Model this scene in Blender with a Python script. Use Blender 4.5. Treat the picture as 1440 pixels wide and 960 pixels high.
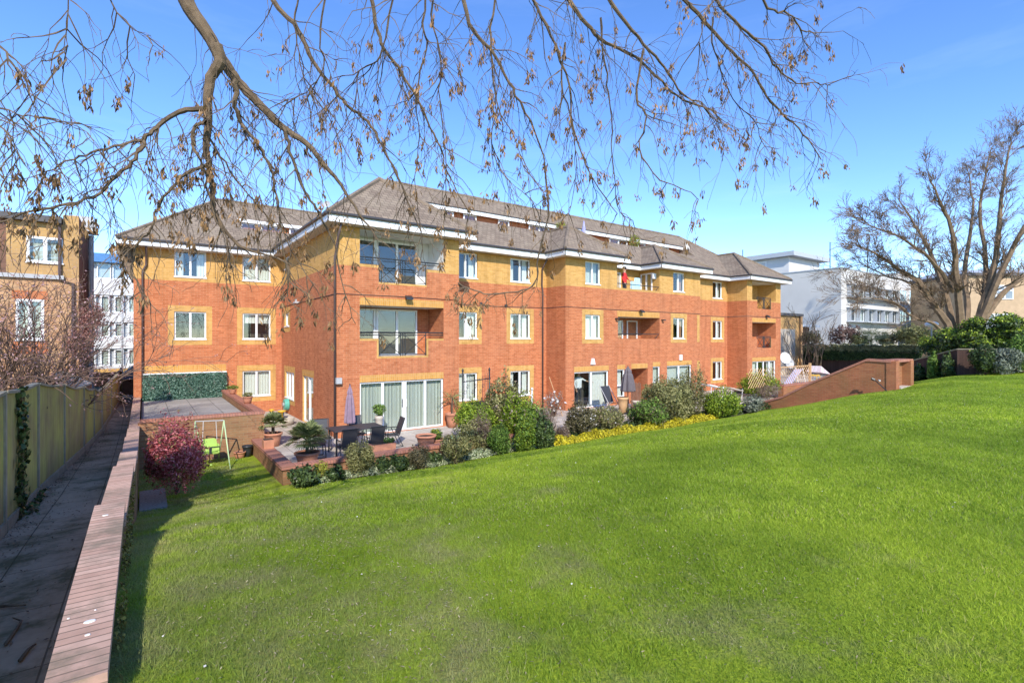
import bpy, math, random
import numpy as np
from mathutils import Vector, Matrix
random.seed(7); RNG = np.random.default_rng(11)
R = math.radians
scn = bpy.context.scene
for o in list(bpy.data.objects): bpy.data.objects.remove(o)
COL = scn.collection
# ---------------------------------------------------------------- camera, world, sun, exposure
F = 714.0; HZ = 476.0
CT, ST = 0.8084, 0.5886          # world x = along the long facade, y = away from the lawn, z = up, eye at z 0
cam = bpy.data.cameras.new('camera'); cam.sensor_width = 36; cam.lens = F / 1440 * 36
cam.shift_y = -4 / 1440; cam.clip_start = 0.05; cam.clip_end = 3000
co = bpy.data.objects.new('camera', cam); COL.objects.link(co)
co.location = (0, 0, 0); co.rotation_euler = (R(90), 0, -math.atan2(ST, CT)); scn.camera = co
SUN = Vector((0.45, 1.0, -0.74)).normalized()
w = bpy.data.worlds.new('World'); scn.world = w; w.use_nodes = True
nt = w.node_tree; bg = nt.nodes['Background']
sky = nt.nodes.new('ShaderNodeTexSky'); sky.sky_type = 'NISHITA'; sky.sun_disc = False
sky.sun_elevation = math.asin(-SUN.z); sky.sun_rotation = math.atan2(-SUN.x, -SUN.y)
sky.air_density = 1.0; sky.dust_density = 0.0; sky.ozone_density = 2.2; sky.altitude = 1800
# thin high cloud wisps
tc = nt.nodes.new('ShaderNodeTexCoord'); mp = nt.nodes.new('ShaderNodeMapping'); mp.inputs['Scale'].default_value = (1.2, 1.2, 7)
mp.inputs['Rotation'].default_value = (R(12), R(8), 0)
nz = nt.nodes.new('ShaderNodeTexNoise'); nz.inputs['Scale'].default_value = 2.2; nz.inputs['Detail'].default_value = 6; nz.inputs['Roughness'].default_value = .6
rp = nt.nodes.new('ShaderNodeValToRGB'); rp.color_ramp.elements[0].position = .52; rp.color_ramp.elements[1].position = .85
rp.color_ramp.elements[0].color = (0, 0, 0, 1); rp.color_ramp.elements[1].color = (.035, .035, .035, 1)
mx = nt.nodes.new('ShaderNodeMix'); mx.data_type = 'RGBA'; mx.inputs['B'].default_value = (9, 10, 12, 1)
hs = nt.nodes.new('ShaderNodeHueSaturation'); hs.inputs['Saturation'].default_value = 1.2
hs.inputs['Hue'].default_value = .509
L = nt.links
L.new(tc.outputs['Generated'], mp.inputs['Vector']); L.new(mp.outputs[0], nz.inputs['Vector']); L.new(nz.outputs['Fac'], rp.inputs[0])
gm = nt.nodes.new('ShaderNodeGamma'); gm.inputs[1].default_value = 1.0; L.new(sky.outputs[0], gm.inputs[0]); L.new(gm.outputs[0], hs.inputs['Color']); L.new(hs.outputs[0], mx.inputs['A']); L.new(rp.outputs[0], mx.inputs['Factor'])
L.new(mx.outputs['Result'], bg.inputs[0]); bg.inputs[1].default_value = 0.15
sl = bpy.data.lights.new('sun', 'SUN'); sl.energy = 2.5; sl.angle = R(0.55); sl.color = (1, .93, .82)
so = bpy.data.objects.new('sun', sl); COL.objects.link(so); so.rotation_euler = SUN.to_track_quat('-Z', 'Y').to_euler()
vs = scn.view_settings; vs.view_transform = 'Standard'; vs.look = 'None'; vs.gamma = 1; vs.exposure = 1.2; vs.use_curve_mapping = False

# ---------------------------------------------------------------- measuring helpers
def rat(x):
    t = (x - 720) / F; return (ST + CT * t) / (CT - ST * t)
def onb(x, b): return rat(x) * b                  # a of the column x on the plane b
def ona(x, a): return a / rat(x)                  # b of the column x on the plane a
def dep(a, b): return ST * a + CT * b
def zat(y, a, b): return (HZ - y) / F * dep(a, b)
def cp(x, y, Y):                                  # point seen at x, y at distance Y
    X = (x - 720) / F * Y; return Vector((CT * X + ST * Y, -ST * X + CT * Y, (HZ - y) / F * Y))
def gp(x, y, z):                                  # point of the level z seen at x, y
    return cp(x, y, F * z / (HZ - y))
# ---------------------------------------------------------------- materials
MATS = {}
def newmat(name):
    m = bpy.data.materials.new(name); m.use_nodes = True; MATS[name] = m
    return m, m.node_tree, m.node_tree.nodes['Principled BSDF']
def ramp(nt, stops, src):
    r = nt.nodes.new('ShaderNodeValToRGB'); e = r.color_ramp.elements
    while len(e) < len(stops): e.new(.5)
    for i, (p, c) in enumerate(stops): e[i].position = p; e[i].color = (*c, 1)
    nt.links.new(src, r.inputs[0]); return r.outputs[0]
def noise(nt, scale, detail=4, rough=.55, vec=None, coord='Object'):
    n = nt.nodes.new('ShaderNodeTexNoise'); n.inputs['Scale'].default_value = scale; n.inputs['Detail'].default_value = detail; n.inputs['Roughness'].default_value = rough
    if vec is None:
        t = nt.nodes.new('ShaderNodeTexCoord'); vec = t.outputs[coord]
    nt.links.new(vec, n.inputs['Vector']); return n.outputs['Fac']
def mixc(nt, f, a, b, mode='MIX'):
    m = nt.nodes.new('ShaderNodeMix'); m.data_type = 'RGBA'; m.blend_type = mode
    for k, v in (('Factor', f), ('A', a), ('B', b)):
        i = m.inputs[k]
        if isinstance(v, (int, float)): i.default_value = v
        elif isinstance(v, tuple): i.default_value = (*v, 1)
        else: nt.links.new(v, i)
    return m.outputs['Result']
def bump(nt, bs, h, s=.3, d=.01):
    b = nt.nodes.new('ShaderNodeBump'); b.inputs['Strength'].default_value = s; b.inputs['Distance'].default_value = d
    nt.links.new(h, b.inputs['Height']); nt.links.new(b.outputs[0], bs.inputs['Normal'])
def sc(c, k): return tuple(v * k for v in c)
def plain(name, c, rough=.6, var=.18, scale=6, metal=0, spec=.4, bmp=0):
    m, nt, bs = newmat(name); n = noise(nt, scale, 5, .6)
    col = ramp(nt, [(.3, sc(c, 1 - var)), (.7, sc(c, 1 + var))], n)
    nt.links.new(col, bs.inputs['Base Color']); bs.inputs['Roughness'].default_value = rough
    bs.inputs['Metallic'].default_value = metal; bs.inputs['Specular IOR Level'].default_value = spec
    if bmp: bump(nt, bs, noise(nt, scale * 12, 3), bmp, .01)
    return m
def brick(name, c1, c2, mortar, stain=(.5, .42, .32), bw=.225, rh=.075, ms=.010, stainamt=.25, moss=None, offset=.5, streak=0):
    m, nt, bs = newmat(name)
    uv = nt.nodes.new('ShaderNodeUVMap'); b = nt.nodes.new('ShaderNodeTexBrick')
    b.inputs['Scale'].default_value = 1; b.inputs['Brick Width'].default_value = bw; b.inputs['Row Height'].default_value = rh
    b.inputs['Mortar Size'].default_value = ms / 2; b.inputs['Mortar Smooth'].default_value = .3; b.offset = offset
    b.inputs['Color1'].default_value = (*c1, 1); b.inputs['Color2'].default_value = (*c2, 1); b.inputs['Mortar'].default_value = (*mortar, 1)
    nt.links.new(uv.outputs[0], b.inputs['Vector'])
    n1 = noise(nt, .7, 6, .65); n2 = noise(nt, 14, 4, .6)
    f = ramp(nt, [(.42, (0, 0, 0)), (.75, (1, 1, 1))], n1)
    mm = nt.nodes.new('ShaderNodeMath'); mm.operation = 'MULTIPLY'; nt.links.new(f, mm.inputs[0]); mm.inputs[1].default_value = stainamt
    c = mixc(nt, mm.outputs[0], b.outputs['Color'], stain)
    c = mixc(nt, .5, c, ramp(nt, [(.3, (.72, .72, .72)), (.7, (1.0, 1.0, 1.0))], n2), 'MULTIPLY')
    if streak:
        mps = nt.nodes.new('ShaderNodeMapping'); mps.inputs['Scale'].default_value = (2.6, .22, 1); nt.links.new(uv.outputs[0], mps.inputs[0])
        c = mixc(nt, streak, c, ramp(nt, [(.36, (.55, .52, .50)), (.52, (1, 1, 1)), (.72, (1.12, 1.10, 1.08))], noise(nt, 1.3, 6, .7, mps.outputs[0])), 'MULTIPLY')
    if moss:
        n3 = noise(nt, 1.6, 7, .7); f3 = ramp(nt, [(.48, (0, 0, 0)), (.62, (1, 1, 1))], n3)
        m3 = nt.nodes.new('ShaderNodeMath'); m3.operation = 'MULTIPLY'; nt.links.new(f3, m3.inputs[0]); m3.inputs[1].default_value = .75
        c = mixc(nt, m3.outputs[0], c, moss)
    nt.links.new(c, bs.inputs['Base Color']); bs.inputs['Roughness'].default_value = .9; bs.inputs['Specular IOR Level'].default_value = .15
    iv = nt.nodes.new('ShaderNodeMath'); iv.operation = 'SUBTRACT'; iv.inputs[0].default_value = 1; nt.links.new(b.outputs['Fac'], iv.inputs[1])
    bump(nt, bs, iv.outputs[0], .5, .006)
    return m
def leafmat(name, c, c2=None, c3=None, rough=.55, trans=.25):
    m, nt, bs = newmat(name); g = nt.nodes.new('ShaderNodeNewGeometry')
    c2 = c2 or sc(c, 1.7); c3 = c3 or sc(c, .5)
    r = ramp(nt, [(0, c3), (.35, c), (.75, c2), (1, sc(c2, 1.25))], g.outputs['Random Per Island'])
    nn = noise(nt, 2.2, 2); r = mixc(nt, .6, r, ramp(nt, [(.35, (.62, .62, .62)), (.65, (1.1, 1.1, 1.1))], nn), 'MULTIPLY')
    nt.links.new(r, bs.inputs['Base Color']); bs.inputs['Roughness'].default_value = rough; bs.inputs['Specular IOR Level'].default_value = .3
    if trans:
        tr = nt.nodes.new('ShaderNodeBsdfTranslucent'); nt.links.new(r, tr.inputs[0])
        mxs = nt.nodes.new('ShaderNodeMixShader'); mxs.inputs[0].default_value = trans
        nt.links.new(bs.outputs[0], mxs.inputs[1]); nt.links.new(tr.outputs[0], mxs.inputs[2])
        nt.links.new(mxs.outputs[0], nt.nodes['Material Output'].inputs[0])
    return m
M_RED = brick('red_brick', (.44, .130, .052), (.58, .20, .085), (.56, .32, .18), stain=(.42, .20, .12), stainamt=.30, streak=.38)
M_YEL = brick('yellow_brick', (.56, .31, .085), (.67, .39, .13), (.60, .40, .19), stain=(.42, .23, .09), stainamt=.3, streak=.4)
M_SOL = brick('yellow_soldier_brick', (.54, .27, .06), (.64, .345, .095), (.60, .42, .22), bw=.075, rh=.225, offset=0, stain=(.5, .22, .1), stainamt=.35)
M_OLD = brick('weathered_brick', (.30, .13, .07), (.40, .20, .10), (.36, .27, .17), stain=(.16, .14, .06), stainamt=.7)
M_RAMP = brick('terrace_wall_brick', (.36, .12, .06), (.45, .17, .08), (.36, .24, .15), stain=(.14, .13, .05), stainamt=.55)
M_COP = brick('coping_brick', (.42, .17, .11), (.50, .22, .15), (.16, .10, .07), bw=.5, rh=.075, ms=.012, stain=(.30, .22, .20), stainamt=.35, offset=0)
M_COPX = brick('coping_brick_cross', (.42, .17, .11), (.50, .22, .15), (.20, .12, .09), bw=.075, rh=.5, ms=.012, stain=(.30, .22, .20), stainamt=.35, offset=0)
M_HOUSE = brick('stock_brick', (.52, .31, .11), (.60, .36, .14), (.40, .32, .22), stain=(.25, .15, .1), stainamt=.5)
M_HOUSE2 = brick('orange_stock_brick', (.50, .27, .13), (.62, .38, .20), (.45, .34, .24), stain=(.34, .14, .08), stainamt=.7, streak=.4)
M_DKBR = brick('dark_brick', (.20, .10, .07), (.28, .14, .09), (.2, .14, .1), stain=(.1, .08, .06), stainamt=.5)
M_WHITE = plain('white_plastic', (.80, .80, .79), .35, .03)
M_WSTONE = plain('white_render', (.62, .61, .59), .8, .06, .8)
M_GREYR = plain('grey_cladding', (.42, .45, .48), .5, .06)
M_SOFFIT = plain('soffit_board', (.62, .60, .56), .6, .04)
M_GUT = plain('black_gutter', (.05, .045, .045), .4, .1)
M_PIPE = plain('brown_downpipe', (.09, .06, .055), .4, .1)
M_STEEL = plain('dark_railing', (.035, .04, .045), .4, .1, metal=.2)
M_CURT = plain('net_curtain', (.52, .53, .48), .9, .05, 2)
M_CURT2 = plain('pale_curtain', (.70, .68, .62), .9, .05, 2)
M_BROWNC = plain('brown_curtain', (.42, .22, .13), .9, .1, 2)
M_DARK = plain('dark_backing', (.09, .08, .07), .9, .2, 1)
M_RENDER = plain('painted_recess', (.74, .73, .70), .8, .05)
M_BLUE = plain('blue_roof_sheet', (.07, .20, .42), .4, .1)
M_TERRA = plain('terracotta', (.50, .22, .13), .8, .15, 5)
M_SOIL = plain('soil', (.07, .045, .03), .95, .4, 9, bmp=.6)
M_MULCH = plain('mulch', (.16, .09, .055), .95, .35, 9, bmp=.6)
M_CHAIR = plain('dark_textilene', (.045, .045, .05), .55, .1, 30)
M_PURP = plain('purple_canvas', (.27, .185, .235), .85, .15, 8)
M_TAUPE = plain('taupe_canvas', (.14, .12, .125), .85, .15, 8)
M_LIME = plain('lime_plastic', (.42, .60, .14), .35, .05)
M_PALEG = plain('pale_green_tube', (.50, .66, .36), .4, .05)
M_YELP = plain('yellow_plastic', (.72, .42, .04), .4, .05)
M_BLUEP = plain('blue_plastic', (.10, .30, .62), .4, .05)
M_REDP = plain('red_plastic', (.62, .04, .03), .4, .05)
M_SKYB = plain('light_blue_cloth', (.42, .66, .76), .8, .05)
M_TEAL = plain('teal_plastic', (.10, .38, .30), .4, .05)
M_WOOD = plain('brown_timber', (.20, .10, .06), .8, .25, 4)
M_PINE = plain('pale_timber', (.55, .34, .17), .8, .15, 4)
M_SAND = plain('pale_stone', (.52, .46, .38), .9, .12, 5)
M_BARK = plain('bark', (.135, .095, .058), .95, .45, 14, bmp=.5)
M_BARK2 = plain('grey_bark', (.19, .13, .08), .95, .3, 3, bmp=.3)
M_TWIG = plain('brown_twig', (.13, .08, .055), .9, .3, 5)
M_SKIN = plain('skin', (.48, .27, .18), .6, .05)
M_HAIR = plain('black_hair', (.012, .01, .01), .5, .2)
M_RSHIRT = plain('red_shirt', (.62, .03, .03), .8, .1)
M_WSHIRT = plain('white_shirt', (.72, .72, .72), .8, .05)
M_TROUS = plain('dark_trousers', (.04, .04, .05), .8, .1)
M_DISH = plain('grey_dish', (.40, .40, .40), .5, .08)
M_SLATE = plain('slate', (.09, .085, .085), .7, .2, 3)
M_SEED = leafmat('dry_seed_keys', (.22, .125, .05), (.34, .20, .09), (.10, .06, .028), trans=.15)

def m_roof():
    m, nt, bs = newmat('roof_tiles'); uv = nt.nodes.new('ShaderNodeUVMap'); b = nt.nodes.new('ShaderNodeTexBrick')
    b.inputs['Scale'].default_value = 1; b.inputs['Brick Width'].default_value = .24; b.inputs['Row Height'].default_value = .21; b.inputs['Mortar Size'].default_value = .012
    b.inputs['Color1'].default_value = (.205, .155, .115, 1); b.inputs['Color2'].default_value = (.29, .225, .165, 1); b.inputs['Mortar'].default_value = (.10, .08, .065, 1)
    nt.links.new(uv.outputs[0], b.inputs['Vector'])
    c = mixc(nt, ramp(nt, [(.45, (0, 0, 0)), (.8, (.6, .6, .6))], noise(nt, .9, 7, .7)), b.outputs['Color'], (.30, .25, .18))
    c = mixc(nt, ramp(nt, [(.68, (0, 0, 0)), (.74, (.8, .8, .8))], noise(nt, 2.4, 6, .7)), c, (.42, .39, .33))
    nt.links.new(c, bs.inputs['Base Color']); bs.inputs['Roughness'].default_value = .92; bs.inputs['Specular IOR Level'].default_value = .15
    bump(nt, bs, b.outputs['Fac'], -.8, .03); return m
M_ROOF = m_roof()
def m_glass(name, tint, refl):
    m, nt, bs = newmat(name); nt.nodes.remove(bs)
    t = nt.nodes.new('ShaderNodeBsdfTransparent'); t.inputs[0].default_value = (*tint, 1)
    g = nt.nodes.new('ShaderNodeBsdfGlossy'); g.inputs['Roughness'].default_value = .02; g.inputs[0].default_value = (.9, .95, 1, 1)
    f = nt.nodes.new('ShaderNodeLayerWeight'); f.inputs[0].default_value = .5; pw = nt.nodes.new('ShaderNodeMath'); pw.operation = 'POWER'; pw.inputs[1].default_value = 4; nt.links.new(f.outputs['Facing'], pw.inputs[0])
    a = nt.nodes.new('ShaderNodeMath'); a.operation = 'ADD'; a.inputs[1].default_value = refl; a.use_clamp = True; nt.links.new(pw.outputs[0], a.inputs[0])
    s = nt.nodes.new('ShaderNodeMixShader'); nt.links.new(a.outputs[0], s.inputs[0]); nt.links.new(t.outputs[0], s.inputs[1]); nt.links.new(g.outputs[0], s.inputs[2])
    nt.links.new(s.outputs[0], nt.nodes['Material Output'].inputs[0]); return m
M_GLASS = m_glass('window_glass', (.93, .96, .95), .06)
def m_ribbed():
    m, nt, bs = newmat('pleated_curtain'); uv = nt.nodes.new('ShaderNodeUVMap'); n = nt.nodes.new('ShaderNodeTexWave')
    n.inputs['Scale'].default_value = 2.4; n.inputs['Distortion'].default_value = 1.5; n.inputs['Detail'].default_value = 1
    mp = nt.nodes.new('ShaderNodeMapping'); mp.inputs['Scale'].default_value = (1, .05, 1); nt.links.new(uv.outputs[0], mp.inputs[0]); nt.links.new(mp.outputs[0], n.inputs['Vector'])
    c = ramp(nt, [(0, (.36, .37, .32)), (1, (.53, .54, .48))], n.outputs['Fac']); nt.links.new(c, bs.inputs['Base Color']); bs.inputs['Roughness'].default_value = .9
    bump(nt, bs, n.outputs['Fac'], .6, .03); return m
M_PLEAT = m_ribbed()
def worn(nt, c, col):
    tc = nt.nodes.new('ShaderNodeTexCoord'); sp = nt.nodes.new('ShaderNodeSeparateXYZ'); nt.links.new(tc.outputs['Object'], sp.inputs[0])
    mr = nt.nodes.new('ShaderNodeMapRange'); mr.inputs['From Min'].default_value = -.5; mr.inputs['From Max'].default_value = 6.5; mr.inputs['To Min'].default_value = .16; mr.inputs['To Max'].default_value = -.12; nt.links.new(sp.outputs['X'], mr.inputs['Value'])
    n = noise(nt, 1.3, 8, .72); a = nt.nodes.new('ShaderNodeMath'); a.operation = 'ADD'; nt.links.new(n, a.inputs[0]); nt.links.new(mr.outputs[0], a.inputs[1])
    return mixc(nt, ramp(nt, [(.52, (0, 0, 0)), (.72, (.72, .72, .72))], a.outputs[0]), c, col)
def m_grassbase():
    m, nt, bs = newmat('lawn_turf'); n1 = noise(nt, .35, 5, .6); n2 = noise(nt, 3.5, 6, .65); n3 = noise(nt, 40, 4, .7)
    c = ramp(nt, [(.3, (.22, .30, .028)), (.5, (.30, .39, .034)), (.7, (.37, .47, .045))], n1)
    c = worn(nt, c, (.26, .23, .13))
    c = mixc(nt, .7, c, ramp(nt, [(.3, (.62, .68, .55)), (.7, (1.25, 1.15, 1.1))], n2), 'MULTIPLY')
    c = mixc(nt, .8, c, ramp(nt, [(.3, (.45, .5, .4)), (.7, (1.2, 1.2, 1.1))], n3), 'MULTIPLY')
    nt.links.new(c, bs.inputs['Base Color']); bs.inputs['Roughness'].default_value = .9; bs.inputs['Specular IOR Level'].default_value = .1
    bump(nt, bs, n3, .8, .03); return m
M_TURF = m_grassbase()
def m_blade():
    m, nt, bs = newmat('grass_blades'); g = nt.nodes.new('ShaderNodeNewGeometry')
    r = ramp(nt, [(0, (.22, .31, .028)), (.5, (.30, .43, .038)), (.92, (.43, .56, .075)), (.985, (.42, .38, .2))], g.outputs['Random Per Island'])
    r = worn(nt, r, (.44, .41, .22)); n1 = noise(nt, .35, 5, .6); n2 = noise(nt, 2.2, 5, .65)
    r = mixc(nt, .8, r, ramp(nt, [(.32, (.62, .70, .6)), (.5, (1, 1, 1)), (.68, (1.5, 1.35, 1.15))], n1), 'MULTIPLY')
    r = mixc(nt, .7, r, ramp(nt, [(.3, (.6, .66, .55)), (.7, (1.2, 1.15, 1.1))], n2), 'MULTIPLY')
    nt.links.new(r, bs.inputs['Base Color']); bs.inputs['Roughness'].default_value = .6; bs.inputs['Specular IOR Level'].default_value = .2
    tr = nt.nodes.new('ShaderNodeBsdfTranslucent'); nt.links.new(r, tr.inputs[0]); s = nt.nodes.new('ShaderNodeMixShader'); s.inputs[0].default_value = .45
    nt.links.new(bs.outputs[0], s.inputs[1]); nt.links.new(tr.outputs[0], s.inputs[2]); nt.links.new(s.outputs[0], nt.nodes['Material Output'].inputs[0]); return m
M_BLADE = m_blade()
def m_slabs(name, c1, c2, mort, bw, rh):
    m = brick(name, c1, c2, mort, stain=sc(c1, .55), bw=bw, rh=rh, ms=.02, stainamt=.6, offset=0); return m
M_PAVE = m_slabs('paving_slabs', (.52, .46, .39), (.60, .54, .46), (.22, .2, .17), .6, .6)
M_PATHM = brick('path_slabs', (.40, .31, .215), (.48, .375, .265), (.13, .10, .07), stain=(.24, .185, .115), bw=.52, rh=1.1, ms=.014, stainamt=.8, offset=0, moss=(.07, .075, .03))
def m_fence():
    m, nt, bs = newmat('mossy_fence_boards'); uv = nt.nodes.new('ShaderNodeUVMap'); b = nt.nodes.new('ShaderNodeTexBrick')
    b.inputs['Scale'].default_value = 1; b.inputs['Brick Width'].default_value = .1; b.inputs['Row Height'].default_value = 9; b.inputs['Mortar Size'].default_value = .003; b.offset = 0
    b.inputs['Color1'].default_value = (.27, .21, .08, 1); b.inputs['Color2'].default_value = (.38, .30, .13, 1); b.inputs['Mortar'].default_value = (.07, .06, .03, 1)
    nt.links.new(uv.outputs[0], b.inputs['Vector'])
    c = mixc(nt, ramp(nt, [(.40, (0, 0, 0)), (.62, (.9, .9, .9))], noise(nt, .8, 6, .6)), b.outputs['Color'], (.47, .45, .10))
    mp = nt.nodes.new('ShaderNodeMapping'); mp.inputs['Scale'].default_value = (9, .8, 1); nt.links.new(uv.outputs[0], mp.inputs[0])
    c = mixc(nt, .7, c, ramp(nt, [(.3, (.55, .5, .45)), (.7, (1.15, 1.12, 1.1))], noise(nt, 2, 5, .7, mp.outputs[0])), 'MULTIPLY')
    nt.links.new(c, bs.inputs['Base Color']); bs.inputs['Roughness'].default_value = .95; bump(nt, bs, b.outputs['Fac'], -.6, .01); return m
M_FENCE = m_fence()
M_DFENCE = brick('dark_fence_boards', (.075, .045, .035), (.11, .065, .05), (.03, .02, .02), bw=.12, rh=9, ms=.01, offset=0, stainamt=.3, stain=(.1, .06, .05))
M_CAP = plain('fence_cap', (.29, .25, .17), .9, .2, 6)

# ---------------------------------------------------------------- mesh builder
class MB:
    def __init__(s): s.v = []; s.f = []; s.m = []; s.mats = []
    def mi(s, m):
        if m not in s.mats: s.mats.append(m)
        return s.mats.index(m)
    def poly(s, pts, m):
        i = len(s.v); s.v += [tuple(p) for p in pts]; s.f.append(tuple(range(i, i + len(pts)))); s.m.append(s.mi(m)); return s
    def box(s, x0, x1, y0, y1, z0, z1, m):
        x0, x1 = min(x0, x1), max(x0, x1); y0, y1 = min(y0, y1), max(y0, y1); z0, z1 = min(z0, z1), max(z0, z1)
        i = len(s.v); s.v += [(x0, y0, z0), (x1, y0, z0), (x1, y1, z0), (x0, y1, z0), (x0, y0, z1), (x1, y0, z1), (x1, y1, z1), (x0, y1, z1)]
        for q in ((0, 3, 2, 1), (4, 5, 6, 7), (0, 1, 5, 4), (1, 2, 6, 5), (2, 3, 7, 6), (3, 0, 4, 7)): s.f.append(tuple(i + k for k in q)); s.m.append(s.mi(m))
        return s
    def prism(s, bot, top, m):
        n = len(bot); i = len(s.v); s.v += [tuple(p) for p in bot] + [tuple(p) for p in top]; k = s.mi(m)
        s.f.append(tuple(i + n - 1 - j for j in range(n))); s.m.append(k); s.f.append(tuple(i + n + j for j in range(n))); s.m.append(k)
        for j in range(n): s.f.append((i + j, i + (j + 1) % n, i + n + (j + 1) % n, i + n + j)); s.m.append(k)
        return s
    def tube(s, pts, rad, m, sides=6, cap=True):
        pts = [Vector(p) for p in pts]; n = len(pts); k = s.mi(m)
        if isinstance(rad, (int, float)): rad = [rad] * n
        i0 = len(s.v); ref = None
        for j in range(n):
            d = (pts[min(j + 1, n - 1)] - pts[max(j - 1, 0)])
            if d.length < 1e-9: d = Vector((0, 0, 1))
            d.normalize()
            if ref is None: ref = Vector((0, 0, 1)) if abs(d.z) < .9 else Vector((1, 0, 0))
            u = (ref - d * ref.dot(d))
            if u.length < 1e-5: u = d.orthogonal()
            u.normalize(); ref = u; v = d.cross(u)
            for q in range(sides):
                an = 2 * math.pi * q / sides; s.v.append(tuple(pts[j] + (u * math.cos(an) + v * math.sin(an)) * rad[j]))
        for j in range(n - 1):
            for q in range(sides):
                a = i0 + j * sides + q; b = i0 + j * sides + (q + 1) % sides; s.f.append((a, b, b + sides, a + sides)); s.m.append(k)
        if cap: s.f.append(tuple(i0 + q for q in range(sides))[::-1]); s.m.append(k); s.f.append(tuple(i0 + (n - 1) * sides + q for q in range(sides))); s.m.append(k)
        return s
    def lathe(s, c, prof, m, sides=20, squash=None):
        c = Vector(c); i0 = len(s.v); k = s.mi(m)
        for r, z in prof:
            for q in range(sides):
                an = 2 * math.pi * q / sides; rr = r * (squash(q) if squash else 1); s.v.append((c.x + rr * math.cos(an), c.y + rr * math.sin(an), c.z + z))
        for j in range(len(prof) - 1):
            for q in range(sides):
                a = i0 + j * sides + q; b = i0 + j * sides + (q + 1) % sides; s.f.append((a, b, b + sides, a + sides)); s.m.append(k)
        s.f.append(tuple(i0 + q for q in range(sides))[::-1]); s.m.append(k); s.f.append(tuple(i0 + (len(prof) - 1) * sides + q for q in range(sides))); s.m.append(k)
        return s
    def build(s, name, parent=None, smooth=False, origin=None):
        me = bpy.data.meshes.new(name)
        o = bpy.data.objects.new(name, me); COL.objects.link(o)
        off = Vector(origin) if origin is not None else Vector((0, 0, 0))
        me.from_pydata([tuple(Vector(p) - off) for p in s.v], [], s.f)
        for m in s.mats: me.materials.append(m)
        me.polygons.foreach_set('material_index', s.m)
        if smooth: me.polygons.foreach_set('use_smooth', [True] * len(s.f))
        uvl = me.uv_layers.new(name='UVMap'); Z = Vector((0, 0, 1)); uvs = [0.0] * (2 * len(me.loops)); vv = s.v
        for p in me.polygons:
            n = p.normal
            if abs(n.z) > .97: t = Vector((1, 0, 0)); b = Vector((0, 1, 0))
            else:
                t = Z.cross(n); t.normalize(); b = n.cross(t)
                if abs(t.x) > abs(t.y):
                    if t.x < 0: t = -t
                elif t.y < 0: t = -t
            for li in p.loop_indices:
                q = vv[me.loops[li].vertex_index]; uvs[2 * li] = q[0] * t.x + q[1] * t.y + q[2] * t.z; uvs[2 * li + 1] = q[0] * b.x + q[1] * b.y + q[2] * b.z
        uvl.data.foreach_set('uv', uvs)
        if origin is not None: o.location = off
        if parent is not None:
            o.parent = parent
            if origin is None: o.matrix_parent_inverse = Matrix.Translation(parent.matrix_basis.translation).inverted() if parent.rotation_euler.z == 0 else parent.matrix_basis.inverted()
        return o
def tag(o, label, cat, group=None, kind=None):
    if label: o['label'] = label
    if cat: o['category'] = cat
    if group: o['group'] = group
    if kind: o['kind'] = kind
    return o
def struct(mb, name, **k):
    o = mb.build(name, **k); o['kind'] = 'structure'; return o
def thing(name, loc, label, cat, group=None):
    o = bpy.data.objects.new(name, None); COL.objects.link(o); o.location = loc; o.empty_display_size = .2
    return tag(o, label, cat, group)
def rawmesh(name, V, FA, mat, parent=None, smooth=False):
    me = bpy.data.meshes.new(name); nv = len(V); nf = len(FA); k = FA.shape[1]
    me.vertices.add(nv); me.vertices.foreach_set('co', V.astype(np.float32).ravel())
    me.loops.add(nf * k); me.loops.foreach_set('vertex_index', FA.astype(np.int32).ravel())
    me.polygons.add(nf); me.polygons.foreach_set('loop_start', np.arange(0, nf * k, k, dtype=np.int32)); me.polygons.foreach_set('loop_total', np.full(nf, k, dtype=np.int32))
    me.update(calc_edges=True); me.validate(); me.materials.append(mat)
    o = bpy.data.objects.new(name, me); COL.objects.link(o)
    if parent is not None: o.parent = parent; o.matrix_parent_inverse = parent.matrix_basis.inverted()
    return o
def leaves(P, N, size, mat, name, parent=None, aspect=.5, jit=.7):
    """one small leaf-shaped face per point P, roughly facing N"""
    n = len(P); N = N + RNG.normal(0, jit, (n, 3)); N /= np.linalg.norm(N, axis=1)[:, None] + 1e-9
    T = np.cross(N, RNG.normal(0, 1, (n, 3))); T /= np.linalg.norm(T, axis=1)[:, None] + 1e-9; B = np.cross(N, T)
    s = (size * RNG.uniform(.6, 1.35, n))[:, None]
    V = np.stack([P - T * s, P + B * s * aspect + N * s * .12, P + T * s, P - B * s * aspect + N * s * .12], 1).reshape(-1, 3)
    return rawmesh(name, V, np.arange(4 * n).reshape(-1, 4), mat, parent)
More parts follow.
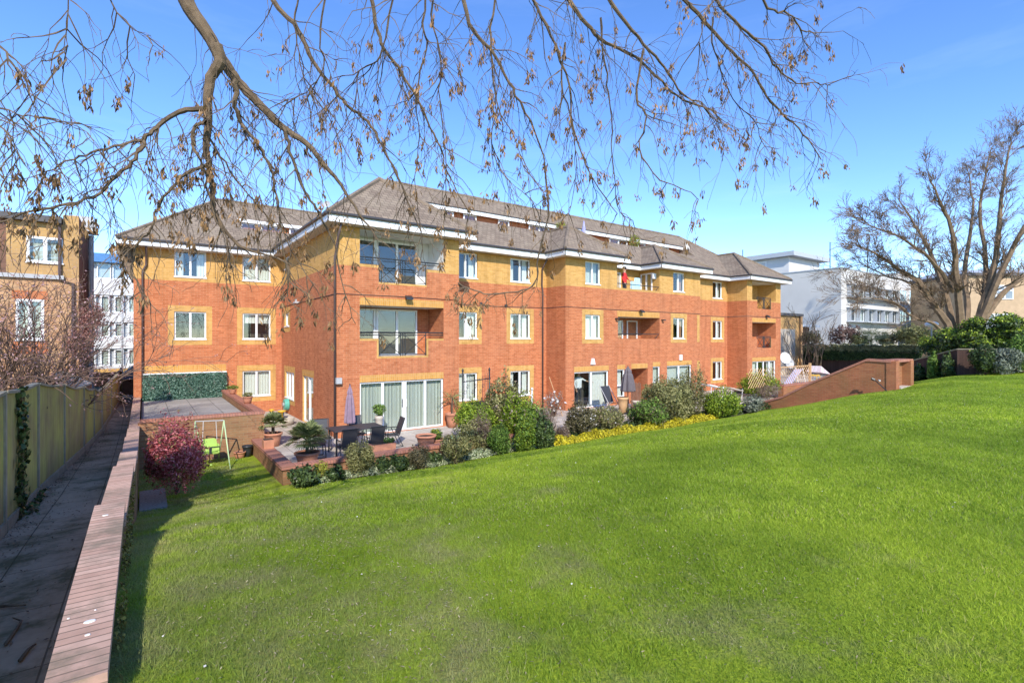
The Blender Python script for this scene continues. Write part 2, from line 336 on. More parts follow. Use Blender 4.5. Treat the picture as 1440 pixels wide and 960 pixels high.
def blobpts(blobs, n, inner=.55, flat=0.0):
    """points spread in a lumpy shell of several ellipsoids (cx,cy,cz,rx,ry,rz)"""
    vol = np.array([b[3] * b[4] + b[4] * b[5] for b in blobs]); cnt = RNG.multinomial(n, vol / vol.sum()); P = []; NN = []
    for b, c in zip(blobs, cnt):
        d = RNG.normal(0, 1, (c, 3)); d /= np.linalg.norm(d, axis=1)[:, None]; ph = RNG.uniform(0, 6.28, 6)
        lump = 1 + .11 * np.sin(5 * d[:, 0] + ph[0] + 3 * d[:, 2]) + .10 * np.sin(6 * d[:, 1] + ph[1] - 4 * d[:, 0]) + .10 * np.sin(8 * d[:, 2] + ph[2] + 5 * d[:, 1]) + .06 * np.sin(15 * d[:, 0] + ph[3]) * np.sin(14 * d[:, 2] + ph[4])
        r = (inner + (1 - inner) * RNG.uniform(0, 1, c) ** .6) * lump * (1 + RNG.normal(0, .04, c))
        P.append(np.array(b[:3]) + d * r[:, None] * np.array(b[3:6])); NN.append(d)
    return np.concatenate(P), np.concatenate(NN)

# ---------------------------------------------------------------- terrain
def prof(a, b):
    p0 = np.interp(b, [-30, 4, 5.2, 7, 8.5, 10, 11.2, 12.4, 13.2], [-1.8, -1.82, -1.90, -2.16, -2.53, -2.93, -3.22, -3.50, -3.55])
    p1 = np.interp(b, [-30, 4, 6, 7.6, 9.3, 11, 12.1, 13.2], [-1.75, -1.75, -1.86, -2.09, -2.57, -3.07, -3.42, -3.55])
    p2 = np.interp(b, [-30, 4, 6, 7.6, 10.6, 14], [-1.72, -1.72, -1.80, -1.93, -2.7, -3.5])
    w1 = np.clip((a - 14) / 10, 0, 1); w2 = np.clip((a - 25.5) / 3, 0, 1)
    z = p0 * (1 - w1) + p1 * w1; z = z * (1 - w2) + p2 * w2
    return z
def H(a, b):
    z = sum(prof(a + da, b + db) for da in (-.6, 0, .6) for db in (-.5, 0, .5)) / 9
    return z + .02 * np.sin(a * 1.3 + b * .7) + .015 * np.sin(a * .5 - b * 1.9)
def grid(av, bv, zf, keep, mat, name):
    A, B = np.meshgrid(av, bv, indexing='ij'); Zz = zf(A, B); V = np.stack([A, B, Zz], -1).reshape(-1, 3); nb = len(bv); FA = []
    for i in range(len(av) - 1):
        for j in range(nb - 1):
            if keep((av[i] + av[i + 1]) / 2, (bv[j] + bv[j + 1]) / 2): FA.append((i * nb + j, (i + 1) * nb + j, (i + 1) * nb + j + 1, i * nb + j + 1))
    o = rawmesh(name, V, np.array(FA), mat); o.data.polygons.foreach_set('use_smooth', [True] * len(FA)); o['kind'] = 'structure'; return o
av = np.concatenate([np.arange(-.22, 27, .28), np.arange(27, 60, 1.0)]); bv = np.concatenate([np.arange(-20, 2, 1.0), np.arange(2, 17.3, .25)])
lawn = grid(av, bv, H, lambda a, b: not (a > 2.72 and b > 13.0) and not (a > 25.2 and a < 30 and b > 8.0) and not (a >= 30 and b > 12), M_TURF, 'lawn')
g = MB(); g.box(-400, 600, -300, 700, -5.0, -3.62, plain('far_ground', (.13, .12, .08), .95, .2, .2)); struct(g, 'ground')
# path between fence and wall
def pz(b): return float(np.interp(b, [-10, 3, 8, 10.8, 15.8, 19, 27, 40], [-1.95, -2.02, -2.27, -2.48, -2.7, -2.78, -2.76, -3.1]))
def fa(b): return float(np.interp(b, [-10, 8, 10.8, 15.8, 19.2, 27, 40], [-1.32, -1.32, -1.34, -1.13, -.98, -.80, -.80]))
def wa(b): return float(np.interp(b, [-10, 6.3, 11, 27, 30], [-.37, -.37, -.30, -.29, -.29]))
p = MB(); bb = np.arange(-8, 36.1, 1.1)
for b0, b1 in zip(bb[:-1], bb[1:]):
    p.poly([(fa(b0) - .1, b0, pz(b0)), (wa(b0) + .05, b0, pz(b0)), (wa(b1) + .05, b1, pz(b1)), (fa(b1) - .1, b1, pz(b1))], M_PATHM)
struct(p, 'path')
g = MB(); g.box(-60, -1.42, -20, 60, -3.4, -2.75, plain('garden_ground', (.12, .10, .05), .95, .3, 2)); struct(g, 'garden_ground')
# lower terrace paving and planting bed
g = MB(); g.box(3.0, 5.29, 17.3, 25.66, -3.6, -3.36, M_PAVE); g.box(2.85, 10.1, 13.4, 17.298, -3.6, -3.36, M_PAVE); g.box(10.102, 40, 14.6, 19.2, -3.6, -3.38, M_PAVE); struct(g, 'patio')
def bedz(A, B): return np.where(B < 13.05, H(A, B) + .03, -3.50) + .03 * np.sin(A * 5) * np.sin(B * 6)
grid(np.arange(3.0, 25.0, .3), np.arange(12.45, 14.7, .25), bedz, lambda a, b: not (a < 10.2 and b > 13.0), M_SOIL, 'planting_bed')

# ---------------------------------------------------------------- brick wall beside the path
t = thing('brick_garden_wall', (-.25, 3, -2), 'low brick wall with pinkish stepped coping between the path and the lawn', 'wall')
segs = [(3.12, 6.3, -1.60), (6.3, 9.0, -1.78), (9.0, 10.9, -1.93), (10.9, 13.5, -2.08), (13.5, 15.8, -2.23), (15.8, 25.6, -2.38)]
mw = MB(); mc = MB()
M_WMOSS = brick('mossy_wall_brick', (.33, .17, .10), (.42, .22, .13), (.30, .25, .16), stain=(.14, .13, .05), stainamt=.7, moss=(.11, .10, .025))
M_COPL = brick('worn_coping_brick', (.60, .37, .28), (.74, .49, .38), (.26, .18, .13), bw=9, rh=.075, ms=.013, stain=(.30, .21, .17), stainamt=.6, offset=0, moss=(.20, .17, .12))
for b0, b1, z in segs:
    for c0, c1 in zip(np.linspace(b0, b1, 3)[:-1], np.linspace(b0, b1, 3)[1:]):
        w0, w1 = wa(c0), wa(c1)
        mw.prism([(w0 + .01, c0, -3.5), (w0 + .22, c0, -3.5), (w1 + .22, c1, -3.5), (w1 + .01, c1, -3.5)], [(w0 + .01, c0, z - .07), (w0 + .22, c0, z - .07), (w1 + .22, c1, z - .07), (w1 + .01, c1, z - .07)], M_WMOSS)
        mc.prism([(w0, c0, z - .069), (w0 + .235, c0, z - .069), (w1 + .235, c1, z - .069), (w1, c1, z - .069)], [(w0, c0, z), (w0 + .235, c0, z), (w1 + .235, c1, z), (w1, c1, z)], M_COPL)
mw.prism([(-.36, -4, -3.5), (-.15, -4, -3.5), (-.15, 3.119, -3.5), (-.36, 3.119, -3.5)], [(-.36, -4, -1.93), (-.15, -4, -1.93), (-.15, 3.119, -1.93), (-.36, 3.119, -1.93)], M_WMOSS); mw.build('wall_body', t); mc.build('coping', t)
# bird droppings on the coping
d = MB()
for x, y, r in ((126, 873, .022), (123, 892, .010), (148, 724, .018), (96, 869, .005), (134, 857, .004)):
    q = gp(x, y, -1.597); d.prism([(q.x + r * 1.0 * math.cos(k) * 1.3, q.y + r * .8 * math.sin(k), -1.599) for k in np.linspace(0, 5.6, 9)], [(q.x + r * math.cos(k) * 1.2, q.y + r * .7 * math.sin(k), -1.594) for k in np.linspace(0, 5.6, 9)], M_WHITE)
d.build('bird_dropping', t)

# ---------------------------------------------------------------- fence on the left of the path
t = thing('timber_fence', (-1.35, 8, -2.3), 'long mossy green timber fence with pale capping left of the path', 'fence')
posts = [-6, -3.5, -1, 1.5, 4, 6.0, 8.4, 10.9, 13.2, 15.8, 17.6, 19.4, 23, 27, 31]
def ftop(b): return float(np.interp(b, [-10, 2.5, 6.0, 7.9, 10.8, 13.2, 15.8, 19.2, 23, 27, 32], [-.52, -.52, -.60, -.64, -.72, -.92, -1.17, -1.53, -1.48, -1.42, -1.42]))  # unseen near stretch is shaped so its shadow covers the path
def fsag(b, b0, b1): return ftop(b) - (.035 if b0 < 12 else .06) * math.sin(math.pi * (b - b0) / (b1 - b0))
for b0, b1 in zip(posts[:-1], posts[1:]):
    mm = MB(); cap = MB(); n = 6; bs_ = np.linspace(b0 + .04, b1 - .04, n + 1)
    for c0, c1 in zip(bs_[:-1], bs_[1:]):
        x0, x1 = fa(c0), fa(c1)
        mm.prism([(x0 - .03, c0, pz(c0) + .14), (x0, c0, pz(c0) + .14), (x1, c1, pz(c1) + .14), (x1 - .03, c1, pz(c1) + .14)], [(x0 - .03, c0, fsag(c0, b0, b1)), (x0, c0, fsag(c0, b0, b1)), (x1, c1, fsag(c1, b0, b1)), (x1 - .03, c1, fsag(c1, b0, b1))], M_FENCE)
        cap.prism([(x0 - .06, c0, fsag(c0, b0, b1)), (x0 + .03, c0, fsag(c0, b0, b1)), (x1 + .03, c1, fsag(c1, b0, b1)), (x1 - .06, c1, fsag(c1, b0, b1))], [(x0 - .06, c0, fsag(c0, b0, b1) + .035), (x0 + .03, c0, fsag(c0, b0, b1) + .035), (x1 + .03, c1, fsag(c1, b0, b1) + .035), (x1 - .06, c1, fsag(c1, b0, b1) + .035)], M_CAP)
        mm.prism([(x0 - .05, c0, pz(c0) - .1), (x0 + .03, c0, pz(c0) - .1), (x1 + .03, c1, pz(c1) - .1), (x1 - .05, c1, pz(c1) - .1)], [(x0 - .05, c0, pz(c0) + .139), (x0 + .03, c0, pz(c0) + .139), (x1 + .03, c1, pz(c1) + .139), (x1 - .05, c1, pz(c1) + .139)], M_CAP)
    mm.build('panel', t); cap.build('capping', t)
for b0 in posts:
    m_ = MB(); x0 = fa(b0); m_.box(x0 - .07, x0 + .022, b0 - .042, b0 + .042, pz(b0) - .2, ftop(b0) + .012, M_CAP); m_.build('post', t)

# ---------------------------------------------------------------- wall sheets with openings
def wall(mb, ax, c, u0, u1, z0, z1, holes, zones, base=M_RED):
    """ax 'b': plane y=c, u=x ; ax 'a': plane x=c, u=y. zones (u0,u1,z0,z1,mat): later wins"""
    us = sorted({u0, u1, *[h[k] for h in holes for k in (0, 1)], *[q[k] for q in zones for k in (0, 1)]}); zs = sorted({z0, z1, *[h[k] for h in holes for k in (2, 3)], *[q[k] for q in zones for k in (2, 3)]})
    us = [u for u in us if u0 - 1e-6 <= u <= u1 + 1e-6]; zs = [z for z in zs if z0 - 1e-6 <= z <= z1 + 1e-6]
    for ua, ub in zip(us[:-1], us[1:]):
        for za, zb in zip(zs[:-1], zs[1:]):
            if ub - ua < 1e-5 or zb - za < 1e-5: continue
            um, zm = (ua + ub) / 2, (za + zb) / 2
            if any(h[0] < um < h[1] and h[2] < zm < h[3] for h in holes): continue
            mat = base
            for q in zones:
                if q[0] < um < q[1] and q[2] < zm < q[3]: mat = q[4]
            if ax == 'b': mb.poly([(ua, c, za), (ub, c, za), (ub, c, zb), (ua, c, zb)], mat)
            else: mb.poly([(c, ub, za), (c, ua, za), (c, ua, zb), (c, ub, zb)], mat)
def reveal(mb, ax, c, h, d, mat, matf=None):
    """four sides of an opening, going inwards d (signed along the axis)"""
    u0, u1, z0, z1 = h; P = (lambda u, e, z: (u, c + e, z)) if ax == 'b' else (lambda u, e, z: (c + e, u, z))
    for q in ([(u0, z0), (u0, z1)], [(u1, z1), (u1, z0)], [(u0, z1), (u1, z1)], [(u1, z0), (u0, z0)]):
        (ua, za), (ub, zb) = q; mb.poly([P(ua, 0, za), P(ub, 0, zb), P(ub, d, zb), P(ua, d, za)], (matf or mat) if za == zb == z0 else mat)
def bx(mb, ax, c, u0, u1, e0, e1, z0, z1, m):
    if ax == 'b': mb.box(u0, u1, c + e0, c + e1, z0, z1, m)
    else: mb.box(c + e0, c + e1, u0, u1, z0, z1, m)
def window(parent, ax, c, h, inn=1, cols=2, curtain=None, frame=.055, dpt=.09, name='window', transom=None, cm=None, part=(0, .28, .72, 1), sill=True, room=True, rd=.9):
    """frame with mullions set back in the opening; pane, curtain and dark panel for the unlit room are its sub-parts. inn=+1: inside is towards +axis"""
    u0, u1, z0, z1 = h; m = MB(); e0, e1 = inn * (dpt - .03), inn * (dpt + .04); f = frame
    bx(m, ax, c, u0, u1, e0, e1, z0, z0 + f, M_WHITE); bx(m, ax, c, u0, u1, e0, e1, z1 - f, z1, M_WHITE)
    bx(m, ax, c, u0, u0 + f, e0 + .0005 * inn, e1, z0 + f, z1 - f, M_WHITE); bx(m, ax, c, u1 - f, u1, e0 + .0005 * inn, e1, z0 + f, z1 - f, M_WHITE)
    cs = cols if isinstance(cols, (list, tuple)) else [k / cols for k in range(1, cols)]
    for k in cs:
        u = u0 + (u1 - u0) * k; bx(m, ax, c, u - f * .7, u + f * .7, e0 - .004 * inn, e1, z0 + f, z1 - f, M_WHITE)
    if transom:
        for k in transom: z = z0 + (z1 - z0) * k; bx(m, ax, c, u0 + f, u1 - f, e0 + .003 * inn, e1, z - f * .6, z + f * .6, M_WHITE)
    if sill: bx(m, ax, c, u0 - .02, u1 + .02, -.03 * inn, inn * (dpt - .03), z0 - .03, z0 + .012, M_WHITE)
    o = m.build(name, parent)
    g_ = MB(); bx(g_, ax, c, u0 + f * .5, u1 - f * .5, e0 + .03 * inn, e0 + .036 * inn, z0 + f * .5, z1 - f * .5, M_GLASS); g_.build('pane', o)
    if curtain:
        W = u1 - u0; q = MB(); cmx = cm or M_CURT2
        spans = {'full': [(0, 1)], 'sides': [(part[0], part[1]), (part[2], part[3])], 'left': [(0, .5)], 'right': [(.5, 1)], 'blind': [(0, 1)], 'half': [(0.02, .42), (.6, .98)]}[curtain]
        for s0, s1 in spans:
            n = max(4, int((s1 - s0) * W / .06)); us = np.linspace(u0 + .03 + s0 * (W - .06), u0 + .03 + s1 * (W - .06), n + 1)
            zt, zb = z1, (z0 + (z1 - z0) * .62 if curtain == 'blind' else z0)
            for i in range(n):
                ea = inn * (dpt + .14 + (.025 if i % 2 else 0)); eb = inn * (dpt + .14 + (0 if i % 2 else .025))
                P = (lambda u, e, z: (u, c + e, z)) if ax == 'b' else (lambda u, e, z: (c + e, u, z))
                q.poly([P(us[i], ea, zb), P(us[i + 1], eb, zb), P(us[i + 1], eb, zt), P(us[i], ea, zt)], cmx)
        q.build('curtain', o)
    if room:
        q = MB(); P = (lambda u, e, z: (u, c + e, z)) if ax == 'b' else (lambda u, e, z: (c + e, u, z))
        d = inn * rd; e_ = .4 if rd > .5 else 0; q.poly([P(u0 - e_, d, z0 - e_), P(u1 + e_, d, z0 - e_), P(u1 + e_, d, z1 + e_ * .25), P(u0 - e_, d, z1 + e_ * .25)], M_DARK); q.build('dark_room_backdrop', o)  # dark sheet, its colour stands for the unlit room behind the glass
    return o
ZB = -3.6; ZT = 3.84; YB = 2.50
WG = (-2.70, -1.52); W1 = (0.0, 1.17); W2 = (2.66, 3.76)
def yz(h, s=.22): return (h[0] - s, h[1] + s, h[2] - .24, h[3] + .25, M_YEL)
bld = thing('apartment_building', (5.29, 17.3, -3.4), 'long three storey orange brick apartment building with yellow brick top band and grey tiled roofs', 'building')
wb = MB(); wins = []
# --- W1: left wing front
B1 = 25.66; A0 = -.29
cA = (onb(245, B1), onb(290, B1)); cB = (onb(341, B1), onb(380.5, B1))
hs_ = [(*cA, -.03, 1.15), (*cB, -.03, 1.15), (*cA, 2.62, 3.74), (*cB, 2.62, 3.74), (*cB, -2.62, -1.46)]
iv0, iv1 = .02, onb(318, B1)
wall(wb, 'b', B1, A0, 5.29, ZB, ZT, hs_, [(A0, 5.29, YB - .06, ZT, M_YEL), yz(hs_[0]), yz(hs_[1]), yz(hs_[4]), (iv0, iv1, -1.42, -1.12, M_SOL)])
for h, cu in zip(hs_, (None, 'blind', 'sides', 'full', 'full')): reveal(wb, 'b', B1, h, .16, M_YEL); wins.append(('b', B1, h, 1, 2, cu, M_CURT2))
# --- W2: side of front wing, faces the path
A2 = 5.29
q1 = (ona(406.7, A2), ona(400.4, A2)); q2 = (ona(413.3, A2), ona(401, A2)); q3 = (ona(440.4, A2), ona(425.6, A2))
hs_ = [(*q1, .55, 1.16), (*q1, 3.16, 3.72), (*q2, -2.66, -1.48), (*q3, -3.36, -1.5)]
wall(wb, 'a', A2, 17.3, B1, ZB, ZT, hs_, [(17.3, B1, YB, ZT, M_YEL), yz(hs_[0], .18), yz(hs_[2], .18), (q3[0] - .1, q3[1] + .1, -1.5, -1.24, M_SOL)])
for h in hs_: reveal(wb, 'a', A2, h, .16, M_YEL)
for h, n, cu in zip(hs_, (1, 1, 3, 2), (None, None, 'full', None)): wins.append(('a', A2, h, 1, n, cu, M_CURT2))
# --- W3: front of the front wing, two recessed balconies over a wide sliding door
B3 = 17.3; A4 = 10.03
o0, o1 = onb(506, B3), onb(623.8, B3); c0, c1 = onb(532.5, B3), onb(600, B3)
holes = [(o0, o1, 0.0, 1.17), (c0, c1, -.63, 0.0), (o0, o1, 2.60, 3.80), (c0, c1, 2.0, 2.60), (o0, o1, -3.34, -1.52)]
wall(wb, 'b', B3, A2, A4, ZB, ZT, holes, [(A2, A4, YB, ZT, M_YEL), (o0, o1, 1.17, 1.43, M_SOL), (o0, o1, -1.52, -1.28, M_SOL), (o0, o1, -.075, 0, M_YEL), (c0 - .07, c1 + .07, -.70, 0, M_YEL), (c0 - .07, c1 + .07, 1.93, 2.6, M_YEL), (c0 - .07, c0, 0, .001, M_YEL), (A2, c0 - .001, 1.9, YB, M_RED), (c1 + .001, A4, 1.9, YB, M_RED), (o0, c0 - .071, -.8, -.076, M_RED), (c1 + .071, o1, -.8, -.076, M_RED)])
def recess(ax, c, o0, o1, z0, z1, cx0, cx1, zf, d, mside, mback, mceil, inn=1):
    """box behind an opening: parapet inside, floor, ceiling, sides"""
    wall(wb, ax, c + d * inn, o0, o1, zf, z1, [], [], mback)
    P = lambda u, e, z: (u, c + e, z)
    wb.poly([P(o0, 0, zf), P(o0, 0, z1), P(o0, d, z1), P(o0, d, zf)], mside); wb.poly([P(o1, 0, z1), P(o1, 0, zf), P(o1, d, zf), P(o1, d, z1)], mside)
    wb.poly([P(o0, 0, zf), P(o1, 0, zf), P(o1, d, zf), P(o0, d, zf)], M_SAND); wb.poly([P(o0, 0, z1), P(o1, 0, z1), P(o1, d, z1), P(o0, d, z1)], mceil)
    for ua, ub in ((o0, cx0), (cx1, o1)):
        if ub - ua > .02: wb.poly([P(ua, .11, zf), P(ub, .11, zf), P(ub, .11, z0), P(ua, .11, z0)], mside); wb.poly([P(ua, -.012, z0), P(ub, -.012, z0), P(ub, .12, z0), P(ua, .12, z0)], M_YEL)
    for u in (cx0, cx1):
        if cx0 < cx1: wb.poly([P(u, 0, zf), P(u, .11, zf), P(u, .11, z0), P(u, 0, z0)], M_YEL)
recess('b', B3, o0, o1, 0.0, 1.17, c0, c1, -.65, 1.3, M_RED, M_RED, M_RENDER)
recess('b', B3, o0, o1, 2.60, 3.80, c0, c1, 1.98, 1.3, M_RENDER, M_RENDER, M_RENDER)
reveal(wb, 'b', B3, holes[4], .16, M_RED)
wins.append(('b', B3, holes[4], 1, [.26, .5, .525, .77], 'full', M_PLEAT))
for zf, zt, cu in ((-.64, 1.12, None), (1.99, 3.70, 'left')):
    wins.append(('b', B3 + 1.10, (o0 + .15, o1 - 1.05 + .5, zf, zt), 1, [.32, .36, .67], cu, M_CURT))
# --- W4, W5
wall(wb, 'a', A4, B3, 19.2, ZB, ZT, [], [(B3, 19.2, YB, ZT, M_YEL)])
B5 = 19.2; A6 = 16.07
k1 = (onb(639, B5), onb(671.5, B5)); k2 = (onb(717.8, B5), onb(745.7, B5)); hs_ = [(*k, *z) for k in (k1, k2) for z in (WG, W1, W2)]
wall(wb, 'b', B5, A4, A6, ZB, ZT, hs_, [(A4, A6, YB, ZT, M_YEL)] + [yz(h) for h in hs_ if h[3] < 3])
for h, cu in zip(hs_, ('full', 'right', 'sides', 'sides', 'sides', 'sides')): reveal(wb, 'b', B5, h, .16, M_YEL); wins.append(('b', B5, h, 1, 2, cu, M_CURT2))
# --- W6, W7
B7 = 17.8; A8 = 26.8
wall(wb, 'a', A6, B7, B5, ZB, ZT, [], [(B7, B5, YB, ZT, M_YEL)])
g1 = (onb(823.3, B7), onb(844.3, B7)); g2 = (onb(946.7, B7), onb(962.7, B7))
T0, T1 = onb(868, B7), onb(927.5, B7); F0 = onb(869, B7)
RB = (F0, T1, 0.0, 1.13); GR = (onb(888, B7), onb(910.7, B7), -3.36, -1.58)
D1 = (onb(807.6, B7), onb(856, B7), -3.36, -1.60); D2 = (onb(938, B7), onb(972.7, B7), -3.36, -1.52)
N1 = (onb(868, B7), onb(879, B7), -3.0, -1.58); N2 = (onb(918, B7), onb(928.5, B7), -3.0, -1.52)
TB = (T0, T1, 2.56, ZT); hs_ = [(*g1, *W1), (*g1, *W2), (*g2, *W1), (*g2, *W2)]
ys = onb(980.3, B7), onb(983.8, B7)
wall(wb, 'b', B7, A6, A8, ZB, ZT, hs_ + [RB, GR, D1, D2, N1, N2, TB], [(A6, A8, YB, ZT, M_YEL), yz(hs_[0]), yz(hs_[2]), (T0, T1, 1.13, 1.42, M_SOL), (D1[0] - .02, D1[1] + .02, -1.6, -1.34, M_SOL), (D2[0], D2[1], -1.52, -1.26, M_SOL), (GR[0], GR[1], -1.58, -1.32, M_SOL), (N1[0], N1[1], -1.58, -1.34, M_SOL), (N2[0], N2[1], -1.52, -1.28, M_SOL), (*ys, -.2, 1.4, M_YEL), (*ys, -2.9, -1.3, M_YEL)])
for h, cu, cm_ in zip(hs_, ('full', 'full', 'sides', 'sides'), (M_CURT2, M_CURT, M_BROWNC, M_BROWNC)): reveal(wb, 'b', B7, h, .16, M_YEL); wins.append(('b', B7, h, 1, 2, cu, cm_))
for h in (D1, D2, N1, N2): reveal(wb, 'b', B7, h, .16, M_RED)
wins += [('b', B7, D1, 1, 2, 'right', M_CURT2), ('b', B7, D2, 1, 2, 'full', M_CURT), ('b', B7, N1, 1, 1, 'full', M_CURT2), ('b', B7, N2, 1, 1, 'full', M_CURT)]
recess('b', B7, RB[0], RB[1], 0, 1.13, RB[0], RB[0], -.65, 1.3, M_RED, M_RED, M_RENDER)
recess('b', B7, GR[0], GR[1], -3.36, -1.58, GR[0], GR[1], -3.37, 1.25, M_RED, M_RED, M_RENDER)
wins += [('b', B7 + 1.15, (RB[0] + .05, RB[0] + 1.75, -.6, 1.0), 1, 2, 'left', M_CURT), ('b', B7 + 1.15, (RB[0] + 2.1, RB[0] + 2.95, -.6, 1.0), 1, 1, 'full', M_BROWNC)]
# top terrace between the bays (open to the sky)
wall(wb, 'b', B5, T0, T1, 1.95, ZT, [], [], M_YEL); wall(wb, 'a', T1, B7, B5, 1.95, ZT, [], [], M_YEL); wall(wb, 'a', T0, B7, B5, 1.95, ZT, [], [], M_YEL)
wb.poly([(T0, B7, 2.0), (T1, B7, 2.0), (T1, B5, 2.0), (T0, B5, 2.0)], M_SAND); wb.box(T0 - .03, T1 + .03, B7 - .012, B7 + .12, 2.561, 2.60, M_YEL)
wins += [('b', B5 - .12, (T0 + .05, T0 + 1.75, 2.05, 3.62), 1, 2, 'full', M_CURT), ('a', T1 - .12, (ona(917.5, T1), ona(901.5, T1), 2.05, 3.66), 1, 2, 'full', M_CURT)]
# --- W8, W9
wall(wb, 'a', A8, B7, B5, ZB, ZT, [], [(B7, B5, YB, ZT, M_YEL)])
A10 = 32.0; m1 = (onb(1002.3, B5), onb(1015.8, B5)); hs_ = [(*m1, *z) for z in (WG, W1, W2)]
wall(wb, 'b', B5, A8, A10, ZB, ZT, hs_, [(A8, A10, YB, ZT, M_YEL)] + [yz(h) for h in hs_[:2]])
for h in hs_: reveal(wb, 'b', B5, h, .16, M_YEL); wins.append(('b', B5, h, 1, 2, 'sides', M_CURT))
# --- W10, W11 end bay
A12 = 36.4
wall(wb, 'a', A10, B7, B5, ZB, ZT, [], [(B7, B5, YB, ZT, M_YEL)])
e0, e1 = onb(1057.8, B7), onb(1091, B7); f0, f1 = onb(1065, B7), onb(1084.4, B7)
holes = [(e0, e1, 0, 1.1), (f0, f1, -.63, 0), (e0, e1, 2.6, 3.78), (f0, f1, 2.0, 2.6), (e0, e1, -3.0, -1.52)]
wall(wb, 'b', B7, A10, A12, ZB, ZT, holes, [(A10, A12, YB, ZT, M_YEL), (e0, e1, 1.1, 1.38, M_SOL), (e0, e1, -1.52, -1.26, M_SOL)])
recess('b', B7, e0, e1, 0, 1.1, f0, f1, -.65, 1.3, M_RED, M_RED, M_RENDER); recess('b', B7, e0, e1, 2.6, 3.78, f0, f1, 1.98, 1.3, M_YEL, M_YEL, M_RENDER)
reveal(wb, 'b', B7, holes[4], .16, M_RED); wins.append(('b', B7, holes[4], 1, 4, 'sides', M_CURT2))
wins += [('b', B7 + 1.15, (e0 + .05, e0 + 1.1, -.6, 1.0), 1, 1, 'full', M_CURT), ('b', B7 + 1.15, (e0 + .05, e0 + 1.1, 2.03, 3.65), 1, 1, 'full', M_CURT)]
# --- back and ends
for (x0, y0, x1, y1) in ((A12, B7, A12, 27.6), (A12, 27.6, 6.5, 27.6), (6.5, 27.6, 6.5, 33), (6.5, 33, A0, 33), (A0, 33, A0, B1)):
    wb.poly([(x0, y0, ZB), (x1, y1, ZB), (x1, y1, YB), (x0, y0, YB)], M_RED); wb.poly([(x0, y0, YB), (x1, y1, YB), (x1, y1, ZT), (x0, y0, ZT)], M_YEL)
# brick string of dark tile hanging beside the far left corner
wb.prism([(A0 - .06, 26.0, YB - .1), (A0, 26.0, YB - .1), (A0, 27.5, YB - .1), (A0 - .06, 27.5, YB - .1)], [(A0 - .62, 26.0, 3.75), (A0, 26.0, 3.75), (A0, 27.5, 3.75), (A0 - .62, 27.5, 3.75)], M_ROOF)
wb.build('wall', bld)
for ax, c, h, inn, n, cu, cm_ in wins:
    big = h[3] - h[2] > 1.6
    window(bld, ax, c, h, inn, n, cu, cm=cm_, name='patio_door' if big else 'window', transom=[.42] if (h[1] - h[0] < .9 and 1.3 < h[3] - h[2] < 1.5) else None, frame=.06 if big else .055, sill=not big, rd=.19 if (abs(c - B3 - 1.10) < .01 or abs(c - B7 - 1.15) < .01) else .9)
# door handle on the wide sliding door
m_ = MB(); u = o0 + (o1 - o0) * .512; m_.box(u - .09, u - .065, B3 + .03, B3 + .055, -2.5, -2.2, M_STEEL); m_.box(u + .065, u + .09, B3 + .03, B3 + .055, -2.5, -2.2, M_WSTONE); m_.build('door_handle', bld)

# ---------------------------------------------------------------- roofs
PI_ = .75; ZE = 4.12
rf = MB(); fs = MB(); gu = MB()
BK = 27.9; BR = (18.7 + BK) / 2                       # main ridge line
def zm(b): return ZE + PI_ * (b - 18.7)
ZR = zm(BR); AL = 4.85; AR = 36.9
hr = BR - 18.7
# slot for the dormer strip, cut out of the main front plane
SA, SB = onb(604, 21.6) , onb(962, 21.6); S0, S1 = 20.75, 21.75
def rq(u0, u1, b0, b1):
    rf.poly([(u0, b0, zm(b0)), (u1, b0, zm(b0)), (u1, b1, zm(b1)), (u0, b1, zm(b1))], M_ROOF)
SA0 = SA + .0; SB0 = SB
rq(SA0, SB0, 18.7, S0); rq(SA0, SB0, S1, BR)
rf.poly([(AL, 18.7, ZE), (SA0, 18.7, ZE), (SA0, BR, ZR), (AL + hr, BR, ZR)], M_ROOF) if AL + hr < SA0 else rf.poly([(AL, 18.7, ZE), (SA0, 18.7, ZE), (SA0, 18.7 + SA0 - AL, zm(18.7 + SA0 - AL))], M_ROOF)
rf.poly([(SB0, 18.7, ZE), (AR, 18.7, ZE), (AR - hr, BR, ZR), (SB0, BR, ZR)], M_ROOF) if AR - hr > SB0 else None
rf.poly([(AL, BK, ZE), (AL, 18.7, ZE), (AL + hr, BR, ZR)], M_ROOF); rf.poly([(AR, 18.7, ZE), (AR, BK, ZE), (AR - hr, BR, ZR)], M_ROOF)
rf.poly([(AR, BK, ZE), (AL, BK, ZE), (AL + hr, BR, ZR), (AR - hr, BR, ZR)], M_ROOF)
# recessed strip: back wall, terrace floor, cheeks, fascia
SW = S1 + .25
wsl = MB()
wsl.poly([(SA0, SW, zm(S0) - .25), (SB0, SW, zm(S0) - .25), (SB0, SW, zm(S1)), (SA0, SW, zm(S1))], M_RED)
wsl.poly([(SA0, S0, zm(S0) - .22), (SB0, S0, zm(S0) - .22), (SB0, SW, zm(S0) - .22), (SA0, SW, zm(S0) - .22)], M_SAND)
for u in (SA0, SB0): wsl.poly([(u, S0, zm(S0) - .25), (u, SW, zm(S0) - .25), (u, SW, zm(S1)), (u, S1, zm(S1)), (u, S0, zm(S0))], M_ROOF)
wsl.build('roof_terrace_wall', bld)
fs.box(SA0 - .3, SB0, S1 - .06, S1 + .02, zm(S1) - .2, zm(S1) - .01, M_WHITE)
rf.box(SA0 - .35, SB0, S1 - .10, S1 + .0, zm(S1) - .012, zm(S1) + .02, M_GUT)
stripw = [(615, 636), (650, 668), (699, 714), (742, 770), (793, 806), (855, 880), (895, 905), (925, 938)]
